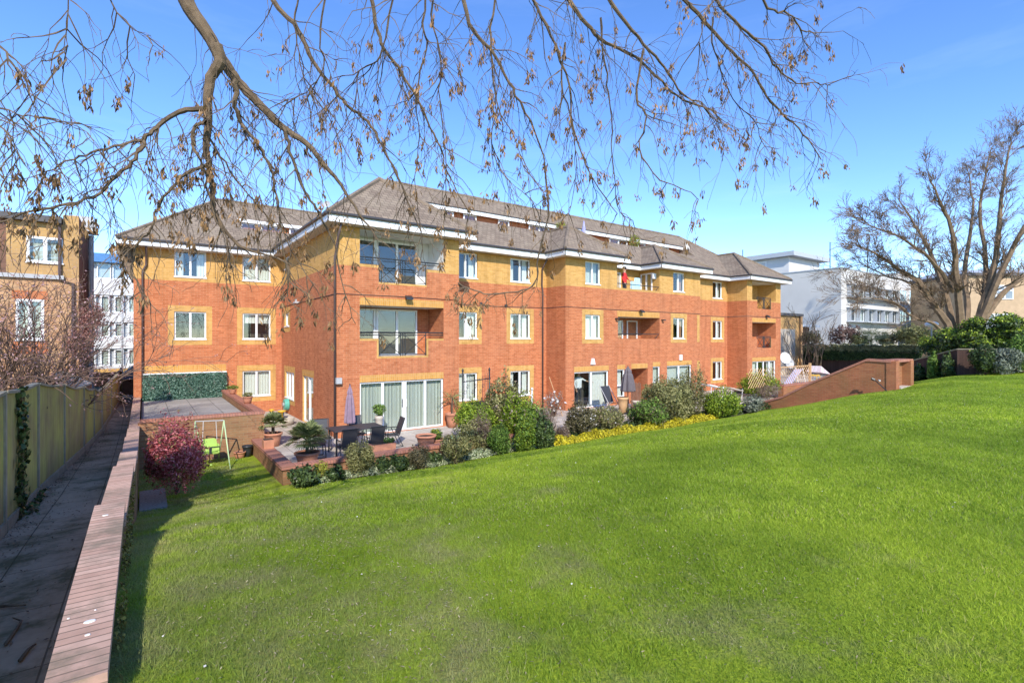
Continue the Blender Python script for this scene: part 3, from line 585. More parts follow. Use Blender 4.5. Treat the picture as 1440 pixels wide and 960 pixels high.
for x0, x1 in stripw: 
    u0, u1 = onb(x0, SW), onb(x1, SW)
    if u1 < SB0: window(bld, 'b', SW - .14, (u0, u1, zm(S0) - .2, zm(S1) - .18), 1, 2 if u1 - u0 > .9 else 1, 'full', dpt=.03, cm=M_CURT, sill=False, room=False)
def hip(a0, a1, b0, bend, pl, name_ridge=True):
    """front-hipped wing roof a0..a1, eave at b0, ridge running back to bend"""
    h = (a1 - a0) / 2; am = (a0 + a1) / 2; z1 = ZE + pl * h
    rf.poly([(a0, b0, ZE), (a1, b0, ZE), (am, b0 + h, z1)], M_ROOF)
    rf.poly([(a0, bend, ZE), (a0, b0, ZE), (am, b0 + h, z1), (am, bend, z1)], M_ROOF); rf.poly([(a1, b0, ZE), (a1, bend, ZE), (am, bend, z1), (am, b0 + h, z1)], M_ROOF)
    rf.poly([(a0, bend, ZE), (am, bend, z1), (a1, bend, ZE)], M_ROOF)
    for p0, p1 in (((a0, b0, ZE), (am, b0 + h, z1)), ((a1, b0, ZE), (am, b0 + h, z1)), ((am, b0 + h, z1), (am, bend, z1))): rdg.tube([Vector(p0) + Vector((0, 0, .02)), Vector(p1) + Vector((0, 0, .02))], .085, M_RIDGE, 6)
M_RIDGE = plain('ridge_tile', (.21, .16, .115), .95, .35, 3)
rdg = MB()
hip(4.86, 10.52, 16.78, 22.5, .80)
hip(15.6, 20.0, 17.3, 21.5, .75); hip(22.55, 27.25, 17.3, 21.5, .62); hip(31.5, 36.9, 17.3, 21.8, .72)
for p0, p1 in (((AL + hr, BR, ZR), (AR - hr, BR, ZR)), ((AR, 18.7, ZE), (AR - hr, BR, ZR)), ((AL, 18.7, ZE), (AL + hr, BR, ZR))): rdg.tube([p0, p1], .09, M_RIDGE, 6)
# left wing roof
LB = 25.14; hl = 3.85; LR = LB + hl; LZ = ZE - .12 + PI_ * hl; zl = lambda b: ZE - .12 + PI_ * (b - LB)
L0 = -.82; La, Lb = onb(338, 27.0), onb(430, 27.0); s0, s1 = 26.7, 27.5
rf.poly([(L0, LB, zl(LB)), (La, LB, zl(LB)), (La, s0, zl(s0)), (L0 + s0 - LB, s0, zl(s0))], M_ROOF); rf.poly([(La, LB, zl(LB)), (8, LB, zl(LB)), (8, s0, zl(s0)), (La, s0, zl(s0))], M_ROOF)
rf.poly([(L0 + s0 - LB, s0, zl(s0)), (La, s0, zl(s0)), (La, s1, zl(s1)), (L0 + s1 - LB, s1, zl(s1))], M_ROOF)
rf.poly([(L0 + s1 - LB, s1, zl(s1)), (9, s1, zl(s1)), (9, LR, LZ), (L0 + hl, LR, LZ)], M_ROOF)
rf.poly([(L0, LR + hl, zl(LB)), (L0, LB, zl(LB)), (L0 + hl, LR, LZ)], M_ROOF); rf.poly([(9, LR + hl, zl(LB)), (L0, LR + hl, zl(LB)), (L0 + hl, LR, LZ), (9, LR, LZ)], M_ROOF)
rdg.tube([(L0, LB, zl(LB)), (L0 + hl, LR, LZ), (9, LR, LZ)], .08, M_RIDGE, 6)
wsl = MB(); wsl.poly([(La, s1 + .2, zl(s0) - .2), (8, s1 + .2, zl(s0) - .2), (8, s1 + .2, zl(s1)), (La, s1 + .2, zl(s1))], M_RED); wsl.poly([(La, s0, zl(s0) - .2), (8, s0, zl(s0) - .2), (8, s1 + .2, zl(s0) - .2), (La, s1 + .2, zl(s0) - .2)], M_SAND); wsl.build('roof_terrace_wall', bld)
fs.box(La - .1, 8, s1 - .06, s1, zl(s1) - .16, zl(s1) - .005, M_WHITE)
window(bld, 'b', s1 + .06, (La + .1, La + 1.9, zl(s0) - .15, zl(s1) - .16), 1, 2, 'full', dpt=.03, cm=M_CURT, sill=False, room=False)
window(bld, 'b', s1 + .06, (La + 2.3, La + 3.9, zl(s0) - .15, zl(s1) - .16), 1, 2, 'full', dpt=.03, cm=M_CURT, sill=False, room=False)
roof = rf.build('roof', bld); rdg.build('ridge_tiles', roof)
# eaves: fascia boards + soffits + gutters following the plan outline
def eave(pts, zt=ZE, h=.30):
    for (x0, y0), (x1, y1) in zip(pts[:-1], pts[1:]):
        if abs(y1 - y0) < 1e-6: fs.box(x0, x1, y0, y0 + .03, zt - h, zt, M_WHITE); gu.tube([(x0, y0 - .05, zt - .03), (x1, y0 - .05, zt - .03)], .05, M_GUT, 6)
        else: fs.box(x0, x0 + .03, y0, y1, zt - h, zt, M_WHITE); gu.tube([(x0 - .05, y0, zt - .03), (x0 - .05, y1, zt - .03)], .05, M_GUT, 6)
eave([(L0, LB), (AL, LB)], ZE - .12, .27)
eave([(AL, LB + .03), (AL, 16.78), (10.55, 16.78)]); eave([(10.2, 18.7), (15.6, 18.7), (15.6, 17.3), (20.05, 17.3)]); eave([(19.5, 18.72), (22.55, 18.72), (22.55, 17.3), (27.3, 17.3)]); eave([(27.0, 18.7), (31.5, 18.7), (31.5, 17.3), (36.93, 17.3)])
fs.box(10.52, 10.55, 16.78, 18.9, ZE - .3, ZE, M_WHITE); fs.box(20.02, 20.05, 17.33, 18.7, ZE - .3, ZE, M_WHITE); fs.box(27.27, 27.3, 17.33, 18.7, ZE - .3, ZE, M_WHITE); fs.box(36.9, 36.93, 17.33, 27.9, ZE - .3, ZE, M_WHITE); fs.box(L0 - .03, L0, LB, 32, ZE - .39, ZE - .12, M_WHITE)
fs.build('fascia', bld); gu.build('gutter', bld)
sf = MB()
for x0, x1, y0, y1, z in ((L0, AL, LB, B1, ZT - .11), (AL, A2, 16.8, 26, ZT), (A2, 10.52, 16.8, B3 + .001, ZT), (A4, 10.52, B3, 18.8, ZT), (10.52, 15.6, 18.72, B5, ZT), (15.6, A6, 17.33, B5, ZT), (A6, 20.0, 17.33, B7, ZT), (20.0, 22.55, 18.74, B5, ZT), (19.62, 20.0, 17.33, B5, ZT), (22.55, T1, 17.33, B5, ZT), (T1, 27.25, 17.33, B7, ZT), (A8, 27.25, B7, 18.8, ZT), (27.25, 31.5, 18.72, B5, ZT), (31.5, A10, 17.33, B5, ZT), (A10, 36.9, 17.33, B7, ZT), (A12, 36.9, B7, 27.8, ZT)):
    sf.box(x0, x1, y0, y1, z - .004, z + .012, M_SOFFIT)
sf.build('soffit', bld)
# downpipes, cable, lamps, cameras
def pipe(pts, r=.04, m=M_PIPE, nm='downpipe'): q = MB(); q.tube(pts, r, m, 8); q.build(nm, bld, True)
u = onb(200.5, B1); pipe([(u + .12, LB + .1, 3.7), (u + .12, B1 - .1, 3.45), (u + .12, B1 - .06, 3.0), (u, B1 - .06, 2.75), (u, B1 - .06, -2.5)])
pipe([(A2 + .03, 16.9, 3.8), (A2 + .02, B3 - .1, 3.4), (A2 - .02, B3 - .06, 3.0), (A2 - .06, B3 + .0, 2.7), (A2 - .06, B3 + .0, -3.35)])
u = onb(761, B5); pipe([(u, 18.75, 3.8), (u, B5 - .09, 3.4), (u, B5 - .06, 2.6), (u + .05, B5 - .06, 2.3), (u + .05, B5 - .06, -3.35)])
pipe([(x, y, 1.50 + .03 * math.sin(x * 2 + y)) for x, y in [(A2 - .012, 25.5), (A2 - .012, 21), (A2 - .012, B3 - .012), (7.5, B3 - .012), (A4, B3 - .012)]], .012, M_STEEL, 'cable')
pipe([(A4 + .1, B5 - .012, 1.50), (13, B5 - .012, 1.47), (A6 - .012, B5 - .012, 1.5), (A6 - .012, B7 - .012, 1.5), (20, B7 - .012, 1.46), (A8, B7 - .012, 1.46)], .012, M_STEEL, 'cable')
pipe([(A8 + .5, B5 - .012, 1.46), (A10 - .012, B5 - .012, 1.47), (A10 - .012, B7 - .012, 1.47), (A12, B7 - .012, 1.47)], .012, M_STEEL, 'cable')
def floodlight(x, y, c, ax='b', nm='floodlight'):
    u = onb(x, c) if ax == 'b' else ona(x, c); z = zat(y, u, c) if ax == 'b' else zat(y, c, u); q = MB()
    if ax == 'b': q.box(u - .02, u + .02, c - .12, c, z - .02, z + .02, M_STEEL); q.prism([(u - .13, c - .24, z - .10), (u + .13, c - .24, z - .10), (u + .13, c - .10, z - .03), (u - .13, c - .10, z - .03)], [(u - .13, c - .22, z - .02), (u + .13, c - .22, z - .02), (u + .13, c - .08, z + .06), (u - .13, c - .08, z + .06)], M_STEEL)
    else: q.box(c - .14, c, u - .02, u + .02, z - .02, z + .02, M_DISH); q.box(c - .24, c - .12, u - .16, u + .16, z - .05, z + .02, M_DISH); q.box(c - .2, c - .14, u - .03, u + .03, z + .02, z + .12, M_DISH)
    q.build(nm, bld)
floodlight(573, 418, B3); floodlight(900, 437, B7); floodlight(1077, 444, B7); floodlight(422, 425, A2, 'a')
def box_on(x, y, c, w_, h_, d_, m, nm, tri=False):
    u = onb(x, c); z = zat(y, u, c); q = MB()
    if tri: q.prism([(u - w_ / 2, c - d_, z - h_ / 2), (u + w_ / 2, c - d_, z - h_ / 2), (u + w_ / 2, c, z - h_ / 2), (u - w_ / 2, c, z - h_ / 2)], [(u - w_ / 5, c - d_, z + h_ / 2), (u + w_ / 5, c - d_, z + h_ / 2), (u + w_ / 5, c, z + h_ / 2), (u - w_ / 5, c, z + h_ / 2)], m)
    else: q.box(u - w_ / 2, u + w_ / 2, c - d_, c, z - h_ / 2, z + h_ / 2, m)
    q.build(nm, bld)
box_on(833, 508, B7, .28, .30, .08, M_WHITE, 'alarm_box', True); box_on(956.5, 502.5, B7, .2, .32, .08, M_WHITE, 'alarm_box'); box_on(475, 535, B3, .19, .2, .16, M_DISH, 'meter_box')
box_on(866, 448, B7, .14, .06, .2, M_STEEL, 'lamp'); box_on(931, 450, B7, .14, .06, .2, M_STEEL, 'lamp')
for px_, py_ in ((676, 427), (711, 430)): box_on(px_, py_, B5, .12, .12, .03, M_STEEL, 'air_vent')
q = MB(); q.box(T1 - .3, T1 - .02, 18.0, 18.06, 3.3, 3.6, M_WHITE); q.build('alarm_box', bld)
def railing(a0, a1, b, zlo, zhi, full0, full1, nm='railing'):
    q = MB(); q.tube([(full0, b, zhi), (full1, b, zhi)], .024, M_STEEL, 6); q.tube([(full0, b, zhi - .09), (full1, b, zhi - .09)], .016, M_STEEL, 6)
    q.tube([(a0, b, zlo), (a1, b, zlo)], .012, M_STEEL, 6); am = (a0 + a1) / 2
    for u in (a0 + .02, am - .09, am, am + .09, a1 - .02): q.tube([(u, b, zlo - .06), (u, b, zhi)], .017, M_STEEL, 6)
    for u0, u1 in ((a0 + .02, am - .09), (am + .09, a1 - .02)):
        q.tube([(u0, b, zlo), (u1, b, zhi - .09)], .014, M_STEEL, 5); q.tube([(u0, b, zhi - .09), (u1, b, zlo)], .014, M_STEEL, 5)
    q.build(nm, bld)
for z0 in (-.58, 2.05):
    railing(c0, c1, B3 + .05, z0, z0 + .80, o0, o1); railing(f0, f1, B7 + .04, z0, z0 + .72, f0, f1)
for z in (.24, 2.83):
    q = MB(); q.tube([(T0 + .02, B7 + .04, z), (T1 - .02, B7 + .04, z)], .02, M_STEEL, 6); q.tube([(T1 - .05, B7 + .04, z), (T1 - .3, B7 + .04, z - .25)], .015, M_STEEL, 5); q.build('railing', bld)
# satellite dishes on the roof
def dish(c, r, dirv, label, m=M_DISH, pole=.6):
    t = thing('satellite_dish', c, label, 'satellite dish'); q = MB(); c = Vector(c); d = Vector(dirv).normalized(); u = d.orthogonal().normalized(); v = d.cross(u); rings = []
    for k in range(5):
        rr = r * k / 4; rings.append([c + Vector((0, 0, pole)) + d * (.35 * rr * rr / r) + (u * math.cos(a) + v * math.sin(a)) * max(rr, .001) for a in np.linspace(0, 2 * math.pi, 17)[:-1]])
    for k in range(4):
        for i in range(16): q.poly([rings[k][i], rings[k][(i + 1) % 16], rings[k + 1][(i + 1) % 16], rings[k + 1][i]], m)
    q.build('reflector', t, True); q = MB(); q.tube([c, c + Vector((0, 0, pole))], .02, M_STEEL, 6); q.tube([c + Vector((0, 0, pole)) - v * r * .8, c + Vector((0, 0, pole)) + d * r * .9], .012, M_STEEL, 5); q.build('mast', t)
p_ = cp(460, 298, 24.5); dish(p_, .17, (-.7, -1, .3), 'small grey satellite dish standing on the roof edge near the left wing', pole=.35)
a_, b_ = onb(964, 21.0), 21.0; dish((a_, b_, zm(b_) - .1), .30, (.1, -1, .3), 'pale satellite dish on the main roof right of the attic window strip', M_WSTONE, .5)
# upper roof clutter on the terrace strip: folded parasol and two potted shrubs
b_ = 21.3; a_ = onb(821, b_)
t = thing('parasol', (a_, b_, zm(20.75) - .2), 'tiny folded lilac parasol sticking up from the roof terrace', 'parasol'); q = MB(); q.lathe((a_, b_, zm(20.75) + .3), [(.12, 0), (.10, .4), (.02, .85)], plain('lilac_canvas', (.35, .35, .62), .8), 8); q.build('canopy', t); q = MB(); q.tube([(a_, b_, zm(20.75) - .2), (a_, b_, zm(20.75) + .4)], .02, M_STEEL, 6); q.build('pole', t)
M_LFY = leafmat('yellow_green_leaf', (.24, .26, .03), (.42, .42, .06), (.10, .12, .02))
for x, lab in ((790, 'yellowish potted shrub on the roof terrace left of the lilac parasol'), (893, 'yellowish straggly shrub on the roof terrace right of the lilac parasol')):
    a_ = onb(x, 21.4); P, N = blobpts([(a_, 21.4, zm(21.4) + .0, .38, .3, .42)], 900); o = leaves(P, N, .04, M_LFY, 'potted_shrub'); tag(o, lab, 'shrub')

# ---------------------------------------------------------------- foliage kinds
M_LRED = leafmat('red_leaf', (.55, .09, .10), (.78, .28, .28), (.28, .06, .055))
M_LOLV = leafmat('olive_leaf', (.20, .205, .065), (.36, .34, .14), (.09, .09, .03))
M_LGRN = leafmat('green_leaf', (.11, .20, .03), (.22, .35, .06), (.045, .08, .016))
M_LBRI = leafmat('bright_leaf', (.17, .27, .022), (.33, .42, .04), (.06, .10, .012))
M_LDRK = leafmat('dark_leaf', (.05, .085, .028), (.11, .16, .05), (.022, .036, .014), rough=.35)
M_LGRY = leafmat('grey_leaf', (.17, .20, .14), (.32, .35, .26), (.07, .085, .06))
M_LGB = leafmat('green_brown_leaf', (.12, .11, .045), (.22, .19, .10), (.05, .045, .02))
M_LYEL = leafmat('yellow_leaf', (.50, .42, .02), (.72, .62, .04), (.20, .22, .02))
M_LVAR = leafmat('variegated_leaf', (.24, .30, .14), (.45, .48, .30), (.10, .14, .06))
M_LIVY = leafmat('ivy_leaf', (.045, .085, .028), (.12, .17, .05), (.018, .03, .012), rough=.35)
M_LART = leafmat('screen_leaf', (.05, .13, .085), (.16, .27, .20), (.015, .045, .03), rough=.4)
M_LPINK = leafmat('pink_bud', (.36, .20, .19), (.52, .32, .32), (.22, .10, .09))
M_LTWG = leafmat('dead_twig_leaf', (.22, .15, .11), (.34, .26, .20), (.11, .07, .05))
M_FLW = leafmat('white_flower', (.75, .72, .68), (.85, .82, .78), (.6, .55, .5))
def stems(P0, n, top, spread, parent, r=.012, m=None):
    q = MB()
    for k in range(n):
        an = random.uniform(0, 6.28); rr = random.uniform(.3, 1) * spread; e = Vector((P0[0] + rr * math.cos(an), P0[1] + rr * math.sin(an), P0[2] + top * random.uniform(.6, .95)))
        mid = Vector(P0).lerp(e, .5) + Vector((random.uniform(-.1, .1), random.uniform(-.1, .1), .05)) * top; q.tube([P0, mid, e], [r, r * .7, r * .3], m or M_TWIG, 5)
    return q.build('stems', parent)
def shrub(x0, x1, yt, yb, zb, mat, label, n=3500, leaf=.035, nb=5, depth=1.0, name='shrub', cat='shrub', jit=.7, asp=.5, twigs=5, flowers=None, extra=None, inner=.5, back=0.0):
    """shrub whose foot is on the level zb; width, height taken from the outline at its distance"""
    c = gp((x0 + x1) / 2, yb, zb); Y = dep(c.x, c.y) + back
    c = cp((x0 + x1) / 2, yb, Y); c.z = zb
    W = (x1 - x0) / F * Y / 2; Ht = (HZ - yt) / F * (Y + .4 * W * depth) - zb
    dirv = Vector((ST, CT, 0)); c = c + dirv * W * depth * .6
    t = thing(name, c, label, cat); bl = [(c.x, c.y, c.z + Ht * .5, W * .80, W * .80 * depth, Ht * .52)]
    for k in range(nb):
        an = 6.28 * k / nb + random.uniform(-.4, .4); rr = W * .55
        bl.append((c.x + rr * math.cos(an), c.y + rr * math.sin(an) * depth, c.z + Ht * random.uniform(.35, .68), W * random.uniform(.34, .52), W * random.uniform(.34, .52), Ht * random.uniform(.24, .34)))
    P, N = blobpts(bl, n, inner); P[:, 2] = np.maximum(P[:, 2], c.z + .01); leaves(P, N, leaf, mat, 'foliage', t, asp, jit)
    stems((c.x, c.y, c.z - .03), twigs, Ht, W * .8, t)
    if flowers: idx = RNG.choice(len(P), flowers[1]); leaves(P[idx] + N[idx] * .03, N[idx], flowers[2], flowers[0], 'flowers', t, .8)
    if extra: idx = RNG.choice(len(P), extra[1]); leaves(P[idx] + N[idx] * .04, N[idx], extra[2], extra[0], 'dry_leaves', t, .4)
    return t
GB = -3.5
# ---------------------------------------------------------------- raised paved box beside the building
t = thing('raised_terrace', (1.5, 17.2, -3.5), 'raised paved terrace behind a brick parapet with red coping at the left wing', 'terrace')
q = MB(); XB = 3.05
q.box(-.1, XB, 17.2, 17.42, -3.6, -2.322, M_OLD); q.box(XB - .22, XB, 17.421, 25.64, -3.6, -2.322, M_OLD); q.build('parapet_wall', t)
q = MB(); q.box(-.06, XB + .02, 17.18, 17.45, -2.32, -2.24, M_COPX); q.box(XB - .25, XB + .02, 17.451, 25.64, -2.32, -2.24, M_COP); q.build('coping', t)
M_BOXP = m_slabs('grey_terrace_slabs', (.36, .34, .31), (.44, .42, .38), (.13, .13, .11), .75, .75)
q = MB(); q.box(-.02, XB - .25, 17.45, 25.64, -2.7, -2.55, M_BOXP); q.build('paving', t)
# leafy screen panel on the wall
t = thing('leaf_screen', (1.5, 25.6, -2.4), 'artificial green leaf screen panel fixed to the left wing above the raised terrace', 'screen')
q = MB(); q.box(iv0, iv1, 25.52, 25.6, -2.53, -1.5, M_DARK); q.box(iv0, iv1, 25.50, 25.64, -1.475, -1.43, M_WHITE); q.build('backing', t)
n = 9000; P = np.stack([RNG.uniform(iv0, iv1, n), 25.48 + RNG.uniform(-.05, .04, n), RNG.uniform(-2.56, -1.48, n)], 1); leaves(P, np.tile([0, -1, .4], (n, 1)), .04, M_LART, 'leaves', t, .6, .5)

# ---------------------------------------------------------------- low wall round the front patio
t = thing('patio_wall', (2.85, 13.2, -3.5), 'low L shaped brick wall with orange coping enclosing the front patio', 'wall')
q = MB(); q.box(2.72, 2.95, 13.05, 17.19, -3.62, -3.14, M_OLD); q.box(2.951, 10.1, 13.05, 13.28, -3.62, -3.14, M_OLD); q.build('wall_body', t)
q = MB(); q.box(2.68, 3.0, 13.0, 17.19, -3.139, -3.06, M_COP); q.box(3.001, 10.1, 13.0, 13.32, -3.139, -3.06, M_COPX); q.build('coping', t)

# ---------------------------------------------------------------- sloping terrace wall on the right
t = thing('sloping_brick_wall', (25, 8, -2.1), 'brown brick retaining wall rising to a flat top with an end pier on the right of the lawn', 'wall')
AW = 25.0
pf = [(7.72, -.90), (8.6, -.86), (10.85, -2.0), (12.1, -2.75), (13.6, -3.30)]
q = MB()
for (b0, z0), (b1, z1) in zip(pf[:-1], pf[1:]): q.prism([(AW, b0, -3.8), (AW + .3, b0, -3.8), (AW + .3, b1, -3.8), (AW, b1, -3.8)], [(AW, b0, z0 - .1), (AW + .3, b0, z0 - .1), (AW + .3, b1, z1 - .1), (AW, b1, z1 - .1)], M_RAMP)
q.box(AW + .36, AW + 1.75, 7.86, 8.1, -3.6, -.98, M_RAMP); q.build('wall_body', t)
q = MB()
for (b0, z0), (b1, z1) in zip(pf[:-1], pf[1:]): q.prism([(AW - .05, b0, z0 - .099), (AW + .35, b0, z0 - .099), (AW + .35, b1, z1 - .099), (AW - .05, b1, z1 - .099)], [(AW - .05, b0, z0), (AW + .35, b0, z0), (AW + .35, b1, z1), (AW - .05, b1, z1)], M_COP)
q.box(AW + .351, AW + 2.1, 7.58, 8.13, -.98, -.88, M_COPX); q.build('coping', t)
for u in (AW, AW + 1.72): q = MB(); q.box(u - .03, u + .34, 7.55, 7.9, -3.4, -.93, M_RAMP); q.build('pier', t)
q = MB(); q.box(AW + .36, AW + 1.70, 7.5, 7.85, -2.6, -2.02, M_SAND); q.build('threshold_slab', t)
# little garden spotlight by that wall
p_ = gp(1250, 551, -2.15); t = thing('garden_spotlight', (24.7, 7.9, -2.2), 'small black spike spotlight leaning in the grass beside the sloping brick wall', 'garden light')
q = MB(); q.tube([(24.75, 7.75, -2.2), (24.65, 8.2, -1.72)], .02, M_STEEL, 6); q.tube([(24.65, 8.2, -1.72), (24.6, 8.3, -1.66)], [.05, .06], M_STEEL, 8); q.build('spike', t); q = MB(); q.tube([(24.62, 8.0, -1.74), (24.66, 8.06, -1.72)], [.035, .03], M_WSTONE, 8); q.build('lens', t)

# ---------------------------------------------------------------- grass blades
def inview(P, margin=520):
    a, b, z = P[:, 0], P[:, 1], P[:, 2]; Y = ST * a + CT * b; X = CT * a - ST * b; ok = Y > 1.2; Yc = np.where(ok, Y, 1.2)
    x = 720 + X / Yc * F; y = HZ - z / Yc * F; return ok & (x > -margin) & (x < 1440 + margin) & (y < 1250)
def blades(n, a0, a1, b0, b1, ymin, ymax, h, wd, dens=None):
    A = RNG.uniform(a0, a1, n); B = RNG.uniform(b0, b1, n); Y = ST * A + CT * B; k = (Y > ymin) & (Y < ymax) & (A > -.12)
    k &= ~((B > 12.5) & (A > 2.4)) & (B < 17.1) & ~((A > 24.9) & (B > 7.7) & (A < 30)); A, B = A[k], B[k]; Z = H(A, B); P = np.stack([A, B, Z], 1); P = P[inview(P)]
    n = len(P); an = RNG.uniform(0, 6.28, n); T = np.stack([np.cos(an), np.sin(an), np.zeros(n)], 1); hh = (h * RNG.uniform(.5, 1.3, n))[:, None]; lean = RNG.normal(0, .55, (n, 3)) * hh; lean[:, 2] = 0
    w_ = wd * RNG.uniform(.7, 1.3, n)[:, None]
    up = np.array([0, 0, 1.0]); V = np.stack([P - T * w_, P + T * w_, P + T * w_ * .2 + up * hh + lean], 1); return V.reshape(-1, 3)
Vs = [blades(900000, -1, 12, -2, 9, 1.4, 5.0, .035, .0022), blades(1300000, -1, 22, -3, 13, 5.0, 10, .036, .0042), blades(900000, -1, 45, -3, 17, 10, 32, .038, .009)]
V = np.concatenate(Vs); go = rawmesh('grass', V, np.arange(len(V)).reshape(-1, 3), M_BLADE); tag(go, 'short mown green grass covering the sloping lawn', 'grass', kind='stuff')
# daisies and pale fallen bits in the lawn
n = 1500; A = RNG.uniform(0, 34, n); B = RNG.uniform(1.5, 12, n); P = np.stack([A, B, H(A, B) + .03], 1); k = inview(P) & (A > .1) & (A < 24.5) & (RNG.uniform(0, 1, n) < np.clip((ST * A + CT * B) / 9, .2, 1)); P = P[k]
o = leaves(P, np.tile([0, 0, 1.0], (len(P), 1)), .0075, M_FLW, 'daisies', None, .9, .3); tag(o, 'tiny white daisies and petals scattered through the lawn', 'flowers', kind='stuff')
n = 4500; CC = RNG.uniform([.3, 1.5], [4.2, 8], (26, 2)); ci = RNG.integers(0, 26, n); A = CC[ci, 0] + RNG.normal(0, .35, n); B = CC[ci, 1] + RNG.normal(0, .5, n); P = np.stack([A, B, H(A, B) + .022], 1); k = inview(P) & (A > .05) & (B < 10); P = P[k]
o = leaves(P, np.tile([0, 0, 1.0], (len(P), 1)), .012, leafmat('fallen_bits', (.36, .29, .17), (.50, .42, .27), (.20, .15, .08)), 'fallen_debris', None, .25, .25); tag(o, 'brown dead leaves and seed husks scattered in the grass near the low wall', 'leaf litter', kind='stuff')
# twigs and litter on the path
for k, (pts, lab) in enumerate(((((8, 905), (22, 885), (30, 872), (18, 868)), 'forked fallen twig lying on the path nearest the photographer'), (((28, 928), (40, 912), (50, 905)), 'short dark stick on the path beside the coping'), (((0, 852), (18, 851), (36, 850)), 'straight thin twig lying across the path'), (((516, 915), (530, 898), (541, 900)), 'small broken twig lying in the foreground grass'))):
    q = MB(); P3 = []
    for (x, y) in pts:
        if k == 3: c = gp(x, y, -1.83)
        else:
            c = gp(x, y, -2.05)
            for _ in range(3): c = gp(x, y, pz(c.y) + .02)
        P3.append(c)
    q.tube(P3, [.012, .010, .007, .004][:len(P3)], M_BARK, 6); tag(q.build('fallen_twig', None, True), lab, 'twig')
n = 3500; B = RNG.uniform(2, 20, n); side = RNG.uniform(0, 1, n); A = np.array([fa(b) + .03 + abs(RNG.normal(0, .13)) if s < .6 else RNG.uniform(fa(b), wa(b)) for b, s in zip(B, side)]); P = np.stack([A, B, np.array([pz(b) for b in B]) + .012], 1)
o = leaves(P, np.tile([0, 0, 1.0], (n, 1)), .014, leafmat('path_litter', (.14, .09, .05), (.24, .17, .10), (.06, .04, .025)), 'path_litter', None, .4, .35); tag(o, 'brown leaf litter collected along the path edge', 'leaf litter', kind='stuff')
n = 5000; B = RNG.uniform(2.2, 9, n); dz = RNG.uniform(0, 1, n); P = np.stack([-.37 + .225 + .012 + RNG.uniform(0, .05, n), B, -1.70 - .40 * dz - np.where(B > 6.3, .15, 0)], 1); k = (RNG.uniform(0, 1, n) < .45 + .5 * np.sin(B * 5)); P = P[k]
o = leaves(P, np.tile([1, 0, .3], (len(P), 1)), .014, leafmat('moss_tuft', (.13, .13, .02), (.25, .22, .05), (.07, .06, .02)), 'moss', None, .7, .6); tag(o, 'olive and yellow moss growing on the lawn side of the low path wall', 'moss', kind='stuff')
# ivy on the fence
def climber(pts, n, wid, size, mat, label, name='climbing_ivy', out=(1, 0, 0)):
    pts = [Vector(p) for p in pts]; t = thing(name, pts[0], label, 'climber'); q = MB(); q.tube(pts, .012, M_BARK, 5); q.build('stem', t)
    L_ = np.array([list(p) for p in pts]); s = RNG.uniform(0, len(pts) - 1.001, n); i = s.astype(int); f = (s - i)[:, None]; C = L_[i] * (1 - f) + L_[i + 1] * f
    C = C + RNG.normal(0, 1, (n, 3)) * np.array(wid); leaves(C, np.tile(out, (n, 1)).astype(float), size, mat, 'foliage', t, .75, .5); return t
fz = lambda b: (fa(b) + .04, b)
climber([(*fz(9.3), pz(9.3)), (*fz(9.25), -1.9), (*fz(9.35), -1.4), (*fz(9.28), -1.0), (*fz(9.2), -.72)], 420, (.02, .12, .06), .045, M_LIVY, 'dark ivy climbing the mossy timber fence from path to capping')
for b, n in ((9.6, 120), (10.4, 90)): climber([(fa(b) + .03, b - .5, pz(b)), (fa(b) + .08, b, pz(b) + .05), (fa(b) + .04, b + .5, pz(b) + .02)], n, (.05, .1, .03), .03, M_LIVY, 'small weeds at the fence foot %s the climbing ivy' % ('just below' if b < 10 else 'further along from'), 'weeds', (0, 0, 1))

# ---------------------------------------------------------------- shrubs in the planting bed
shrub(192, 272, 584, 700, -3.35, M_LRED, 'round red leaved shrub beside the stepped brick wall', 15000, .034, 11, inner=.3, asp=.33, extra=(leafmat('rusty_leaf', (.22, .14, .06), (.34, .24, .10), (.10, .06, .03)), 900, .05))
q = MB(); q.box(-.05, .42, 12.6, 14.2, -3.55, -3.44, plain('grey_gravel', (.34, .31, .27), .95, .4, 25, bmp=.8)); struct(q, 'gravel_patch')
D = -3.5
shrub(400, 446, 655, 690, D, M_LDRK, 'small dark leafy plant at the corner of the patio wall', 1400, .05, 4, twigs=3)
shrub(436, 458, 648, 682, D, M_LFY, 'small yellow conifer tuft in the front bed', 1200, .03, 3, asp=.25, twigs=3)
shrub(452, 484, 655, 680, D, M_LDRK, 'low dark green plant just right of the yellow tuft', 1000, .045, 3, twigs=3)
shrub(480, 526, 620, 674, D, M_LOLV, 'feathery olive shrub in front of the dining table', 4200, .04, 5, asp=.22, inner=.3, twigs=10)
shrub(524, 548, 642, 668, D, M_LDRK, 'low dark shrub between the olive shrub and the brown shrub', 900, .045, 3, twigs=3)
shrub(545, 574, 640, 665, D, M_LIVY, 'glossy low shrub under the rectangular planter', 900, .045, 3, twigs=3)
shrub(566, 606, 626, 662, D, M_LGB, 'brownish straggly shrub below the round terracotta pot', 2600, .035, 4, asp=.25, inner=.3, twigs=14)
shrub(596, 622, 636, 655, D, M_LDRK, 'low dark shrub left of the tall olive mound', 900, .04, 3, twigs=3)
shrub(614, 664, 608, 656, D, M_LOLV, 'loose olive mound at the right end of the patio wall', 3600, .04, 5, asp=.3, inner=.3, twigs=10)
shrub(632, 700, 562, 640, D, M_LBRI, 'tall green shrub left of the centre of the bed', 8500, .045, 6, asp=.3, back=.8, twigs=12)
shrub(660, 694, 575, 640, D, M_LTWG, 'bare straw coloured twiggy shrub in the middle of the bed', 1500, .05, 4, asp=.1, inner=.2, twigs=40)
